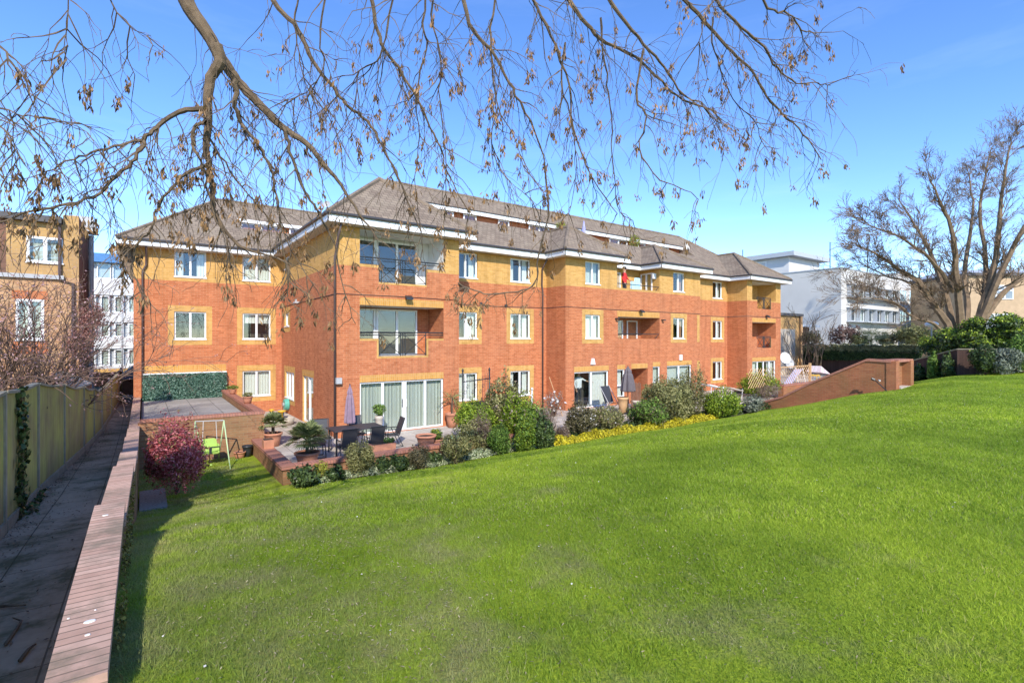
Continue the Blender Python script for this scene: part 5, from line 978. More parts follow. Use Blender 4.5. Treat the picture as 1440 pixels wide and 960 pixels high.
c = Vector((onb(1118, 17.5), 17.5, -3.45)); t = thing('play_slide', c, 'white and lilac plastic play slide behind the lattice', 'slide'); q = MB(); q.prism([(c.x - 1.6, c.y - .25, -3.45), (c.x - 1.5, c.y - .25, -3.45), (c.x - 1.5, c.y + .25, -3.45), (c.x - 1.6, c.y + .25, -3.45)], [(c.x + .5, c.y - .25, -2.2), (c.x + .6, c.y - .25, -2.2), (c.x + .6, c.y + .25, -2.2), (c.x + .5, c.y + .25, -2.2)], plain('lilac_plastic', (.55, .52, .66), .4)); q.build('chute', t); q = MB()
for s in (-.25, .25): q.tube([(c.x + .6, c.y + s, -2.1), (c.x + 1.1, c.y + s, -3.45)], .03, M_WHITE, 6)
for k in range(4): q.tube([(c.x + .7 + k * .11, c.y - .25, -2.35 - k * .3), (c.x + .7 + k * .11, c.y + .25, -2.35 - k * .3)], .02, M_WHITE, 6)
q.build('ladder', t)
c = Vector((37.6, 18.8, -2.2)); c = Vector((onb(1102.5, 18.4), 18.4, -2.3)); dish((c.x, c.y, zat(513, c.x, c.y)), .42, (-.5, -1, .25), 'white satellite dish on a pole just right of the end bay', M_WHITE, .5)
c = Vector((onb(1108, 18.4), 18.4, 0)); dish((c.x, c.y, zat(520, c.x, c.y)), .42, (-.3, -1, .25), 'grey satellite dish right of the white one behind the trellis', M_DISH, .5)
for x, y, b, lab in ((1002, 540, 15.5, 'white plastic lounger frame behind the upright conifer'), (1030, 544, 15.6, 'cream wooden deck chair frame beside the end bay corner')):
    c = Vector((onb(x, b), b, -3.4)); t = thing('sun_lounger', c, lab, 'lounger'); z = zat(y, c.x, b); q = MB(); q.prism([(c.x - .7, b - .3, z), (c.x + .6, b - .3, z - .25), (c.x + .6, b + .3, z - .25), (c.x - .7, b + .3, z)], [(c.x - .7, b - .3, z + .05), (c.x + .6, b - .3, z - .2), (c.x + .6, b + .3, z - .2), (c.x - .7, b + .3, z + .05)], M_WHITE if x < 1010 else M_SAND); q.build('bed', t); q = MB()
    for s in (-.6, .5): q.tube([(c.x + s, b - .25, -3.4), (c.x + s + .1, b - .25, z - .1)], .02, M_WSTONE, 5); q.tube([(c.x + s, b + .25, -3.4), (c.x + s + .1, b + .25, z - .1)], .02, M_WSTONE, 5)
    q.build('legs', t)
c = Vector((T0 + .3, B5 - .2, 2.0)); # towels on the balcony chairs
for x, zt, lab in ((890.5, 3.05, 'pale blue towel draped on the left rack of the upper balcony'), (896, 3.25, 'pale blue towel on the taller right rack of the upper balcony')):
    u = onb(x, 18.2); t = thing('clothes_airer', (u, 18.2, 2.0), lab, 'clothes airer'); q = MB(); q.tube([(u - .22, 18.2, 2.0), (u - .22, 18.2, zt)], .012, M_WHITE, 5); q.tube([(u + .22, 18.2, 2.0), (u + .22, 18.2, zt)], .012, M_WHITE, 5); q.tube([(u - .22, 18.2, zt), (u + .22, 18.2, zt)], .012, M_WHITE, 5); q.build('frame', t); q = MB(); q.prism([(u - .2, 18.1, 2.45), (u + .2, 18.12, 2.5), (u + .2, 18.3, 2.5), (u - .2, 18.28, 2.45)], [(u - .2, 18.17, zt + .02), (u + .2, 18.17, zt + .02), (u + .2, 18.23, zt + .02), (u - .2, 18.23, zt + .02)], M_SKYB); q.build('towel', t)

# ---------------------------------------------------------------- people
def person(label, joints, rad, edges, mat, head, loc, rz, hair, skinverts, clothes):
    """one continuous skinned body; material by height bands and limbs"""
    me = bpy.data.meshes.new('person'); me.from_pydata(joints, edges, []); o = bpy.data.objects.new('person', me); COL.objects.link(o)
    sk = o.modifiers.new('skin', 'SKIN'); sk.use_smooth_shade = True
    for v, r in zip(me.skin_vertices[0].data, rad): v.radius = (r, r * .8)
    me.skin_vertices[0].data[0].use_root = True
    o.modifiers.new('sub', 'SUBSURF').levels = 2; o.modifiers['sub'].render_levels = 2
    dg = bpy.context.evaluated_depsgraph_get(); ev = o.evaluated_get(dg); m2 = bpy.data.meshes.new_from_object(ev); o.modifiers.clear(); o.data = m2
    for m in clothes[0]: m2.materials.append(m)
    for p in m2.polygons: p.material_index = clothes[1](p.center); p.use_smooth = True
    o.location = loc; o.rotation_euler.z = rz; tag(o, label, 'person')
    h = head; q = MB(); q.lathe((h[0], h[1], h[2]), [(.02, .13), (.07, .115), (.098, .06), (.10, .0), (.085, -.03)][::-1], M_HAIR, 14, None); ho = q.build('hair', None, True); ho.parent = o
    q = MB(); q.box(h[0] - .012, h[0] + .012, h[1] - .115, h[1] - .08, h[2] - .03, h[2] + .015, M_SKIN); q.box(h[0] - .045, h[0] - .022, h[1] - .092, h[1] - .085, h[2] + .015, h[2] + .027, M_HAIR); q.box(h[0] + .022, h[0] + .045, h[1] - .092, h[1] - .085, h[2] + .015, h[2] + .027, M_HAIR); q.box(h[0] - .025, h[0] + .025, h[1] - .092, h[1] - .084, h[2] - .06, h[2] - .052, M_REDP); fo = q.build('face', None); fo.parent = o
    for hand, dr in ((skinverts[0], skinverts[1]), (skinverts[2], skinverts[3])):
        q = MB(); hv = Vector(hand); d = Vector(dr).normalized(); s = d.cross(Vector((0, 0, 1)));  s = s.normalized() if s.length > .1 else Vector((1, 0, 0))
        for k, L1 in enumerate((.075, .085, .08, .062)): b0 = hv + s * (.027 - k * .018) + d * .05; q.tube([b0 - d * .03, b0 + d * L1 * .5, b0 + d * L1 * .9 - Vector((0, 0, .02))], [.010, .009, .006], M_SKIN, 6)
        q.tube([hv + s * .03, hv + s * .055 + d * .035, hv + s * .05 + d * .06], [.011, .010, .007], M_SKIN, 6); fo = q.build('fingers', None, True); fo.parent = o
    return o
# standing figure: pelvis, chest, neck, head, arms, legs (facing -y)
def standing(label, loc, rz, shirt, reach=False):
    J = [(0, 0, .95), (0, 0, 1.15), (0, 0, 1.38), (0, -.01, 1.50), (0, -.02, 1.60), (0, -.02, 1.70), (-.17, 0, 1.40), (-.22, .02, 1.14), (-.22, -.10, .92), (-.22, -.15, .86), (.17, 0, 1.40), (.26, -.06, 1.18) if not reach else (.30, -.10, 1.30), (.22, -.24, 1.05) if not reach else (.48, -.22, 1.22), (.20, -.30, 1.03) if not reach else (.56, -.25, 1.22), (-.09, 0, .88), (-.10, -.02, .48), (-.10, .02, .08), (-.10, -.12, .03), (.09, 0, .88), (.10, -.02, .48), (.10, .02, .08), (.10, -.12, .03)]
    E = [(0, 1), (1, 2), (2, 3), (3, 4), (4, 5), (2, 6), (6, 7), (7, 8), (8, 9), (2, 10), (10, 11), (11, 12), (12, 13), (0, 14), (14, 15), (15, 16), (16, 17), (0, 18), (18, 19), (19, 20), (20, 21)]
    Rr = [.15, .14, .15, .06, .095, .09, .065, .045, .032, .035, .065, .045, .032, .035, .095, .062, .045, .04, .095, .062, .045, .04]
    def cm(c):
        if c.z < .93: return 2 if abs(c.x) < .19 else 0
        if c.z > 1.47: return 0
        if c.y < -.16 and abs(c.x) > .15: return 0
        return 1
    return person(label, J, Rr, E, None, (0, -.02, 1.66), loc, rz, None, [J[9], (0, -.5, -.8), J[13], (.6, -.5, 0) if reach else (0, -1, -.1)], ([M_SKIN, shirt, M_TROUS], cm))
standing('black haired person in a red shirt leaning at the rail of the upper balcony', (onb(878, 18.15), 18.15, 1.55 + .45), R(20), M_RSHIRT)
standing('person in a white shirt standing inside the first ground floor patio door', (onb(813.5, 18.35), 18.35, -3.36), R(-10), M_WSHIRT, True)
# ---------------------------------------------------------------- buildings behind
def fwin(parent, b, x0, x1, z0, z1, cols=2, cm=M_CURT, fr=.06, ax='b', inn=1, mat=None, name='window'):
    """shallow window set in a hole: frame, glass, curtain"""
    return window(parent, ax, b, (x0, x1, z0, z1), inn, cols, 'full' if cm else None, frame=fr, dpt=.06, cm=cm, name=name, room=not cm)
# brown brick house on the left
t = thing('brick_house', (-2, 24, -3.3), 'tall brown brick house with a flat roofed upper storey left of the path', 'house'); BH = 24.0; XH = -1.85
q = MB(); wx = (onb(37, BH), onb(89, BH)); wz = (zat(368, wx[0], BH), zat(331, wx[0], BH)); lx = (onb(22, BH), onb(62, BH)); lz = (zat(478, lx[0], BH), zat(420, lx[0], BH))
zb_ = zat(390, -2.4, BH); zt_ = 4.05
wall(q, 'b', BH, -12, -2.28, zb_, zt_, [(wx[0], wx[1], wz[0], wz[1])], [(-12, wx[0] - .5, zb_, zt_, M_DKBR)], M_HOUSE)
wall(q, 'b', BH, -12, XH, -3.6, zb_, [(lx[0], lx[1], lz[0], lz[1])], [(lx[0] - .1, lx[1] + .1, lz[0] - .5, lz[0] - .03, M_RED), (lx[0] - .1, lx[1] + .1, lz[1], lz[1] + .3, M_RED)], M_HOUSE2)
wall(q, 'b', BH, -2.28, XH, zb_, 4.4, [], [], M_HOUSE)
q.poly([(XH, BH, -3.6), (XH, 30.5, -3.6), (XH, 30.5, 4.4), (XH, BH, 4.4)], M_DKBR); q.poly([(-12, 30.5, -3.6), (XH, 30.5, -3.6), (XH, 30.5, 4.4), (-12, 30.5, 4.4)], M_DKBR)
q.poly([(-2.28, BH, zt_), (-2.28, 30.5, zt_), (-2.28, 30.5, 4.4), (-2.28, BH, 4.4)], M_HOUSE); q.poly([(-2.28, BH, 4.4), (XH, BH, 4.4), (XH, 30.5, 4.4), (-2.28, 30.5, 4.4)], M_DKBR); q.build('wall', t)
q = MB(); q.prism([(-12, BH - .25, zt_), (-2.3, BH - .25, zt_), (-2.3, 30.5, zt_ + .1), (-12, 30.5, zt_ + .1)], [(-12, BH - .25, zt_ + .22), (-2.3, BH - .25, zt_ + .22), (-2.3, 30.5, zt_ + .55), (-12, 30.5, zt_ + .55)], M_SLATE); q.build('roof', t)
q = MB(); q.box(-12, -2.25, BH - .12, BH - .002, zb_ - .08, zb_ + .06, M_DISH); q.build('ledge', t)
fwin(t, BH - .03, wx[0], wx[1], wz[0], wz[1], 2, M_CURT, .08); fwin(t, BH - .03, lx[0], lx[1], lz[0], lz[1], 2, M_CURT, .08)
q = MB(); q.tube([(-2.36, BH - .08, zt_), (-2.36, BH - .08, zb_ - .1), (-2.0, BH - .08, zb_ - .2), (-2.0, BH - .08, -3)], .05, M_PIPE, 7); q.build('downpipe', t)
q = MB(); q.tube([(XH + .12, 27.5, -3), (XH + .12, 27.5, 4.3)], .09, M_DISH, 8); q.prism([(XH - .5, 27.0, 4.4), (XH + .35, 27.0, 4.4), (XH + .35, 28.0, 4.4), (XH - .5, 28.0, 4.4)], [(XH - .45, 27.1, 5.0), (XH + .2, 27.1, 5.0), (XH + .2, 27.9, 5.0), (XH - .45, 27.9, 5.0)], M_DISH); q.build('flue', t)
q = MB(); x_ = onb(8, BH); q.box(x_ - .8, x_ - .25, BH - .1, BH + .7, 4.0, 5.1, M_DKBR); q.tube([(x_ - .2, BH + .2, 5.1), (x_ - .2, BH + .2, 7.6)], .025, M_STEEL, 5); q.build('chimney', t)
# shed roof behind the fence
t = thing('garden_shed', (-2, 19, -3), 'low garden shed with a pale green grey felt roof behind the fence', 'shed'); q = MB()
P4 = [cp(72, 527, 13.0), cp(105, 546, 12.6), cp(129, 538, 15.5), cp(88, 520, 16.5)]; q.prism([p - Vector((0, 0, .05)) for p in P4], P4, plain('felt_roof', (.34, .36, .33), .8, .1, 4)); q.build('roof', t); q = MB(); q.prism([(p.x, p.y, -3) for p in P4], [p - Vector((0, 0, .06)) for p in P4], M_WOOD); q.build('wall', t)
# small brick bin store at the end of the path
t = thing('brick_outbuilding', (-.6, 33, -3.3), 'low brick outbuilding with a dark sloping roof at the end of the path', 'outbuilding'); bo = 33.0; q = MB(); xa, xb = onb(168, bo), 1.5; zt_ = zat(533, xa, bo)
q.box(xa, xb, bo, bo + 4, -3.8, zt_, M_DKBR); q.build('wall', t); q = MB(); q.prism([(xa - .1, bo - .15, zt_), (xb, bo - .15, zt_), (xb, bo + 4, zt_), (xa - .1, bo + 4, zt_)], [(xa + 1.0, bo + 1.2, zt_ + 1.0), (xb, bo + 1.2, zt_ + 1.0), (xb, bo + 3, zt_ + 1.0), (xa + 1.0, bo + 3, zt_ + 1.0)], M_SLATE); q.build('roof', t)
q = MB(); q.box(xa + .12, 1.2, bo - .04, bo - .002, -3.4, zt_ - .1, M_WOOD); q.build('door', t)
t = thing('boundary_wall', (-1, 36, -3.3), 'dark red brick boundary wall behind the low outbuilding', 'wall'); q = MB(); q.box(-6, 1, 37.5, 37.8, -3.8, zat(524, -2, 37.5), M_RED); q.build('wall_body', t)
# white office block with a blue roof
t = thing('office_block', (-2, 48, -3.6), 'white banded office block with a blue roof edge seen between the houses', 'office building'); BO = 48.0; x0, x1 = onb(128, BO), 8.0; q = MB(); z = lambda y, x=160: zat(y, onb(x, BO), BO)
q.box(x0 - 1, x1, BO, BO + 12, -4, z(517), M_YEL); q.box(x0 - 1, x1, BO + .3, BO + 12, z(517) + .002, z(370), M_GREYR)
for ya, yb in ((415, 393), (453, 440), (490, 474), (518, 514)): q.box(x0 - 1, x1, BO - .02, BO + .298, z(ya), z(yb), M_WSTONE)
q.build('wall', t); q = MB(); q.box(x0 - 1.2, x1, BO - .3, BO + 12, z(370), z(358), M_BLUE); q.build('roof', t)
for ya, yb in ((440, 415.5), (474, 453.5), (514, 490.5)):
    for k in range(6):
        u0 = onb(121 + 19.5 * k, BO); u1 = onb(135 + 19.5 * k, BO)
        if u1 < 7.5: fwin(t, BO + .05, u0, u1, z(ya), z(yb), 1, M_CURT, .10)
for k in range(4):
    u0 = onb(136 + 22 * k, BO); u1 = onb(156 + 22 * k, BO)
    if u1 < 7.5: fwin(t, BO + .1, u0, u1, z(392), z(371), 1, M_GREYR, .06)
q = MB(); q.tube([(onb(172, 45), 45, -3.5), (onb(172, 45), 45, zat(395, onb(172, 45), 45))], .06, M_DISH, 7); tag(q.build('lamp_post', None, True), 'thin grey pole in front of the white banded office block', 'post')
# big white modern building on the right
AX = 66.7; BX = 25.6; t = thing('modern_building', (AX, BX, -3.5), 'large white rendered modern building with two ribbon windows and a grey penthouse', 'building')
q = MB(); ztp = zat(376.7, AX, BX); XE = onb(1266, BX)
M_WREN = plain('warm_white_render', (.56, .54, .50), .85, .07, .25)
rb = [(zat(416, AX + .5, BX), zat(399.5, AX + .5, BX)), (zat(451, AX + .5, BX), zat(432.5, AX + .5, BX))]; ru0, ru1 = onb(1191, BX), onb(1259.5, BX)
sm = [(onb(1243, BX), onb(1256, BX), zat(492, 78, BX), zat(470, 78, BX)), (onb(1201, BX), onb(1222, BX), zat(490, 70, BX), zat(470, 70, BX))]
wall(q, 'b', BX, AX, XE, -3.8, ztp, [(ru0, ru1, *r) for r in rb] + sm, [], M_WREN)
q.poly([(AX, BX, -3.8), (AX, 60, -3.8), (AX, 60, ztp), (AX, BX, ztp)], M_WREN); q.poly([(XE, BX, -3.8), (XE, 60, -3.8), (XE, 60, ztp - .6), (XE, BX, ztp - .6)], M_WREN); q.poly([(AX, 60, -3.8), (XE, 60, -3.8), (XE, 60, ztp), (AX, 60, ztp)], M_WREN)
q.poly([(AX, BX, ztp - .3), (XE, BX, ztp - .3), (XE, 60, ztp - .3), (AX, 60, ztp - .3)], M_SLATE)
q.build('wall', t); q = MB(); q.box(AX - .08, AX + .3, BX - .08, 60, ztp + .001, ztp + .12, M_GREYR); q.box(AX + .301, XE, BX - .08, BX + .3, ztp + .001, ztp + .12, M_GREYR); q.build('parapet_coping', t)
for z0, z1 in rb:
    m = 12; m_ = MB(); 
    for k in range(m): window(t, 'b', BX, (ru0 + (ru1 - ru0) * k / m, ru0 + (ru1 - ru0) * (k + 1) / m, z0, z1), 1, 1, 'left' if k % 3 else 'full', frame=.10, dpt=.12, cm=M_CURT, sill=False)
    m_.box(ru0 - .2, ru1 + .2, BX - .9, BX - .004, z0 - .12, z0 - .02, M_GREYR); m_.box(ru0 - .2, ru1 + .1, BX - .5, BX - .004, z1 + .02, z1 + .1, M_GREYR); 
    for k in range(0, m + 1, 2): x = ru0 + (ru1 - ru0) * k / m; m_.box(x - .05, x + .05, BX - .45, BX - .01, z0, z1, M_GREYR)
    m_.build('balcony_ledge', t)
for h in sm: window(t, 'b', BX, h, 1, 2, None, frame=.1, sill=False)
q = MB(); pa = [cp(1064, 372, 88), cp(1136, 362, 74)]; 
q.box(AX + 3, AX + 12, 33, 58, ztp - .2, ztp + 2.6, M_WSTONE); q.box(AX + 2.2, AX + 13, 32, 59, ztp + 2.6, ztp + 3.2, M_GREYR); q.build('penthouse', t)
fwin(t, AX + 2.96, 36, 44, ztp + .6, ztp + 2.3, 4, M_CURT, .15, 'a'); q = MB()
for x, y in ((AX + 4, 40), (AX + 8, 30), (AX + 12, 27)): q.tube([(x, y, ztp), (x, y, ztp + 4.6)], .06, M_STEEL, 5)
q.build('antenna', t)
q = MB(); q.box(AX + 20, AX + 34, BX + .6, 50, -3.8, zat(388, AX + 20, BX + 5), M_WREN); q.box(AX + 18, AX + 28, 34, 48, ztp - 1, ztp + 1.4, M_GREYR); q.build('wing', t)
zz = zat(388, AX + 20, BX + 5)
for k in range(3):
    for j in range(3): window(t, 'b', BX + .55, (AX + 21 + k * 4, AX + 24 + k * 4, -1 + j * 3.1, .9 + j * 3.1), 1, 3, None, frame=.12, sill=False, dpt=.02)
# pale pebble dashed outbuilding with timber gate between
t = thing('old_outbuilding', (52, 27, -3.5), 'old tan outbuilding with pale gates in front of the white building', 'outbuilding'); bq = 24.0; x0, x1, x2 = onb(1092, bq), onb(1126, bq), onb(1152, bq); q = MB(); z1_ = zat(445, x1, bq)
q.box(x0, x1, bq, bq + 5, -3.8, z1_, M_HOUSE); q.build('wall', t); q = MB(); q.box(x0 - .1, x1 + .2, bq - .2, bq + 5, z1_ + .001, z1_ + .25, M_SLATE); q.build('roof', t); q = MB(); q.box(x0 + .5, onb(1117, bq), bq - .08, bq - .003, -3.5, zat(463, x1, bq), M_SAND); q.build('gate', t)
q = MB(); q.tube([(onb(1124, bq), bq - .2, -3.5), (onb(1124, bq), bq - .2, z1_)], .12, M_PINE, 6); q.build('post', t)
t = thing('garden_shelter', (56, 29, -3.5), 'small flat roofed shelter with dark opening beside the white building wall', 'shelter'); q = MB(); bq = 26.5; q.box(onb(1128, bq), onb(1153, bq), bq, bq + 3, zat(459, 58, bq), zat(456, 58, bq), M_GREYR); q.build('roof', t); q = MB(); q.box(onb(1129, bq), onb(1151, bq), bq + 1, bq + 1.2, -3.5, zat(459, 58, bq), M_LGB_ := M_WOOD); q.build('wall', t)
# tan houses at far right
for (xa, xb, bq, yt, lab, m2) in ((1362, 1560, 14.0, 388, 'tan rendered house with white windows behind the big bare tree', plain('tan_render', (.46, .33, .20), .9, .1, 2)), (1290, 1352, 22.0, 462, 'small orange brick house low behind the hedge left of the big tree trunk', M_HOUSE2)):
    Yq = 62 if bq == 14 else 75; c0, c1 = cp(xa, 476, Yq), cp(xb, 476, Yq); t = thing('house', (c0.x, c0.y, -3), lab, 'house'); zt = (476 - yt) / F * Yq
    d = (c1 - c0); W = d.length; d.normalize(); n_ = Vector((d.y, -d.x, 0))
    if n_.dot(c0) > 0: n_ = -n_
    def lq(u, e, z): return (c0 + d * u + n_ * e + Vector((0, 0, z)))
    def lb(m, u0, u1, e0, e1, z0, z1, mt): m.prism([lq(u0, e0, z0), lq(u1, e0, z0), lq(u1, e1, z0), lq(u0, e1, z0)], [lq(u0, e0, z1), lq(u1, e0, z1), lq(u1, e1, z1), lq(u0, e1, z1)], mt)
    q = MB(); lb(q, 0, W, 0, -9, -4, zt, m2); q.build('wall', t); q = MB(); lb(q, -.4, W + .4, .4, -9, zt + .002, zt + .35, M_SLATE)
    q.prism([lq(-.4, .4, zt + .35), lq(W + .4, .4, zt + .35), lq(W + .4, -9, zt + .35), lq(-.4, -9, zt + .35)], [lq(.5, -2, zt + (1.0 if bq == 14 else 1.3)), lq(W - .5, -2, zt + (1.0 if bq == 14 else 1.3)), lq(W - .5, -6, zt + 1.0), lq(.5, -6, zt + 1.0)], M_GREYR if bq == 14 else M_SLATE); q.build('roof', t)
    for (wx0, wx1, wy0, wy1) in (((1388, 1424, 401, 421), (1384, 1424, 441, 470), (1462, 1500, 401, 421)) if bq == 14 else ((1306, 1320, 468, 490),)):
        u0, u1 = (cp(wx0, 476, Yq) - c0).length, (cp(wx1, 476, Yq) - c0).length; z0, z1 = (476 - wy1) / F * Yq, (476 - wy0) / F * Yq
        q = MB(); lb(q, u0, u1, .10, .02, z0, z1, M_WHITE); o = q.build('window', t); q = MB(); n = 3; w1 = (u1 - u0) / n
        for k in range(n): lb(q, u0 + w1 * k + .12, u0 + w1 * (k + 1) - .1, .11, .105, z0 + .12, z1 - .7 if bq == 14 else z1 - .1, M_GLASSD := MATS.get('dark_pane') or plain('dark_pane', (.18, .21, .24), .08, .2, 2, spec=.8)); lb(q, u0 + w1 * k + .12, u0 + w1 * (k + 1) - .1, .11, .105, z1 - .55, z1 - .1, M_GLASSD) if bq == 14 else None
        q.build('pane', o)

# ---------------------------------------------------------------- back boundary: fence, ivy hedge
t = thing('boundary_fence', (45, 20, -3.5), 'dark brown boarded boundary fence running behind the terrace under the ivy', 'fence'); q = MB(); P_ = [cp(1085, 500, 56), cp(1190, 500, 47), cp(1290, 500, 38)]
for p0, p1 in zip(P_[:-1], P_[1:]): d = (p1 - p0).normalized(); n_ = Vector((-d.y, d.x, 0)) * .1; za, zb2 = -1.0, -1.0; q.prism([(p0.x, p0.y, -3.8), (p1.x, p1.y, -3.8), (p1.x + n_.x, p1.y + n_.y, -3.8), (p0.x + n_.x, p0.y + n_.y, -3.8)], [(p0.x, p0.y, za), (p1.x, p1.y, zb2), (p1.x + n_.x, p1.y + n_.y, zb2), (p0.x + n_.x, p0.y + n_.y, za)], M_DFENCE)
q.build('boards', t)
def hedge(pts, n, leaf, mat, wd, lab, name='ivy_hedge', droop=0, cat='hedge', twotone=None):
    """pts: (point, ztop, zbot)"""
    s = RNG.uniform(0, len(pts) - 1.001, n); i = s.astype(int); f = (s - i)[:, None]; C = np.array([list(p[0]) for p in pts]); zt = np.array([p[1] for p in pts]); zb = np.array([p[2] for p in pts])
    C = C[i] * (1 - f) + C[i + 1] * f; f = f[:, 0]; zt = zt[i] * (1 - f) + zt[i + 1] * f; zb = zb[i] * (1 - f) + zb[i + 1] * f
    dirv = np.array([-ST, -CT, 0]); lump = .12 * np.sin(s * 23) + .1 * np.sin(s * 57 + 1) + .06 * np.sin(s * 131); v = RNG.uniform(0, 1, n) ** .8; z = zb + (zt + lump * (zt - zb) * .5 - zb) * v; top = v > .9
    off = np.where(top, RNG.uniform(-wd, wd, n), wd * (1 - .5 * RNG.uniform(0, 1, n) ** 2) * (1 + .3 * np.sin(s * 17 + z * 4)))
    P = np.stack([C[:, 0], C[:, 1], z], 1) + dirv * off[:, None]; N = dirv + np.array([0, 0, .6]) + np.where(top, 1, 0)[:, None] * np.array([0, 0, 2.0]); t = thing(name, pts[0][0], lab, cat)
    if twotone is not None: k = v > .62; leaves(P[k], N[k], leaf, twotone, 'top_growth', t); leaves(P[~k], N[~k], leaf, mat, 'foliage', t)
    else: leaves(P, N, leaf, mat, 'foliage', t)
    q = MB()
    for (p0, a0, b0), (p1, a1, b1) in zip(pts[:-1], pts[1:]): q.tube([(p0[0], p0[1], b0 + (a0 - b0) * .5), (p1[0], p1[1], b1 + (a1 - b1) * .5)], .04, M_BARK, 5)
    q.build('stems', t); return t
hp = lambda x, Y, yt, yb: (cp(x, 476, Y), (476 - yt) / F * Y, (476 - yb) / F * Y)
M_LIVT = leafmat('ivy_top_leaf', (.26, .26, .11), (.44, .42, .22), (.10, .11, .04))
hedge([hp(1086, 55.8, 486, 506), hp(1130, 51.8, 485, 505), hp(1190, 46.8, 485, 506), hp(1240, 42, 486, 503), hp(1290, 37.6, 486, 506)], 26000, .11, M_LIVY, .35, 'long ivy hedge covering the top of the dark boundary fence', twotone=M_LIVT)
# fence and shrubs on the right behind the lawn
t = thing('panel_fence', (32, 9, -2.5), 'dark board fence with pale capping half hidden by climbers beyond the end pier', 'fence'); pts_ = [cp(1283, 476, 31), cp(1346, 476, 27.5), cp(1372, 476, 27), cp(1460, 476, 26.6)]; tops = [507, 491, 491, 491]; q = MB(); cq = MB()
for k in range(3):
    p0, p1 = pts_[k], pts_[k + 1]; Y0, Y1 = dep(p0.x, p0.y), dep(p1.x, p1.y); a0, a1 = (476 - tops[k]) / F * Y0, (476 - tops[k + 1]) / F * Y1; d = (p1 - p0).normalized(); n_ = Vector((-d.y, d.x, 0)) * .08
    q.prism([(p0.x, p0.y, -3.2), (p1.x, p1.y, -3.2), (p1.x + n_.x, p1.y + n_.y, -3.2), (p0.x + n_.x, p0.y + n_.y, -3.2)], [(p0.x, p0.y, a0), (p1.x, p1.y, a1), (p1.x + n_.x, p1.y + n_.y, a1), (p0.x + n_.x, p0.y + n_.y, a0)], M_DFENCE); cq.tube([(p0.x, p0.y, a0), (p1.x, p1.y, a1)], .035, M_CAP, 5)
q.build('boards', t); cq.build('capping', t)
for x, lab in ((1292, 'first leafy climber on the dark panel fence, nearest the end pier'), (1312, 'bushy climber on the dark panel fence right of the first'), (1332, 'ivy mass on the dark panel fence left of its bare panel')):
    Y = np.interp(x, [1283, 1346], [30.6, 27.2]); c = cp(x, 476, Y - .3); zl_ = float(H(np.array(c.x), np.array(c.y))); zt = (476 - (512 if x < 1300 else 498)) / F * Y; P, N = blobpts([(c.x, c.y, (zl_ + zt) / 2, .42, .25, (zt - zl_) * .55), (c.x + .2, c.y, zl_ + .3, .4, .3, .35)], 1900); o = leaves(P, N, .075, M_LGRN if x == 1312 else M_LIVY, 'climber'); tag(o, lab, 'climber')
HB = []
for x, Y, yt in ((1312, 31.5, 476), (1328, 31, 470), (1342, 29.8, 462), (1354, 29.2, 455), (1368, 28.8, 450), (1384, 28.6, 447), (1400, 28.4, 446), (1418, 28.2, 443), (1436, 28, 445), (1456, 27.8, 442), (1478, 27.6, 446)):
    c = cp(x + random.uniform(-3, 3), 476, Y); zt = (476 - yt) / F * Y
    for k in range(3): rr = random.uniform(.45, .8); HB.append((c.x + random.uniform(-.4, .4), c.y + random.uniform(-.5, .3), zt - rr * .6 - k * .55, rr, rr, rr * random.uniform(.6, .9)))
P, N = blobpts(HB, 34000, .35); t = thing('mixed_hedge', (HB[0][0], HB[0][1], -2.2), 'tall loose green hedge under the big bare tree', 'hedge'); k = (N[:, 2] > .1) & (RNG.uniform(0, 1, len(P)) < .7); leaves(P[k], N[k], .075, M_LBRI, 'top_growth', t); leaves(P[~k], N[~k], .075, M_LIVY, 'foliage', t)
q = MB(); [q.tube([(b[0], b[1], -2.2), (b[0], b[1], b[2])], .03, M_BARK, 5) for b in HB[::3]]; q.build('stems', t)
for x0, x1, yt, yb, m, lab in ((1378, 1412, 486, 527, M_LIVY, 'ivy curtain hanging down the fence left of the silver shrub'), (1402, 1446, 489, 528, M_LGRY, 'silvery grey conifer shrub at the right edge of the lawn'), (1440, 1490, 470, 528, M_LGRN, 'green shrub at the extreme right edge of the lawn')): shrub(x0, x1, yt, yb, -1.83, m, lab, 4200, .07, 6, asp=.35)
c = cp(1358, 476, 27.3); P = np.stack([c.x + RNG.uniform(-.1, .1, 500) + 1.2 * RNG.uniform(0, 1, 500), c.y + RNG.uniform(-.35, -.15, 500), -.6 - 1.0 * RNG.uniform(0, 1, 500) ** 2], 1); tag(leaves(P, np.tile([-.6, -.8, .2], (500, 1)), .06, M_LBRI, 'hanging_creeper'), 'yellow green creeper hanging over the bare dark fence panel', 'climber')
# shrubs beyond the ivy hedge
def farshrub(x, Y, yt, yb, wpx, m, lab, n=1500, leaf=.13, **k):
    c = cp(x, 476, Y); z0, z1 = (476 - yb) / F * Y, (476 - yt) / F * Y; W = wpx / F * Y / 2; t = thing('shrub', (c.x, c.y, z0), lab, 'shrub'); bl = [(c.x, c.y, (z0 + z1) / 2, W * .8, W * .8, (z1 - z0) * .48)] + [(c.x + W * .5 * math.cos(a), c.y + W * .5 * math.sin(a), z0 + (z1 - z0) * random.uniform(.4, .7), W * .45, W * .45, (z1 - z0) * .28) for a in (0, 1.6, 3.1, 4.7)]
    P, N = blobpts(bl, n, .3); leaves(P, N, leaf, m, 'foliage', t, k.get('asp', .4)); stems((c.x, c.y, -3.5), 10, z1 + 3.5, W, t, .03); return t
farshrub(1188, 50, 455, 490, 46, leafmat('plum_leaf', (.16, .09, .08), (.26, .17, .14), (.08, .04, .04)), 'reddish brown bare shrub in front of the white building')
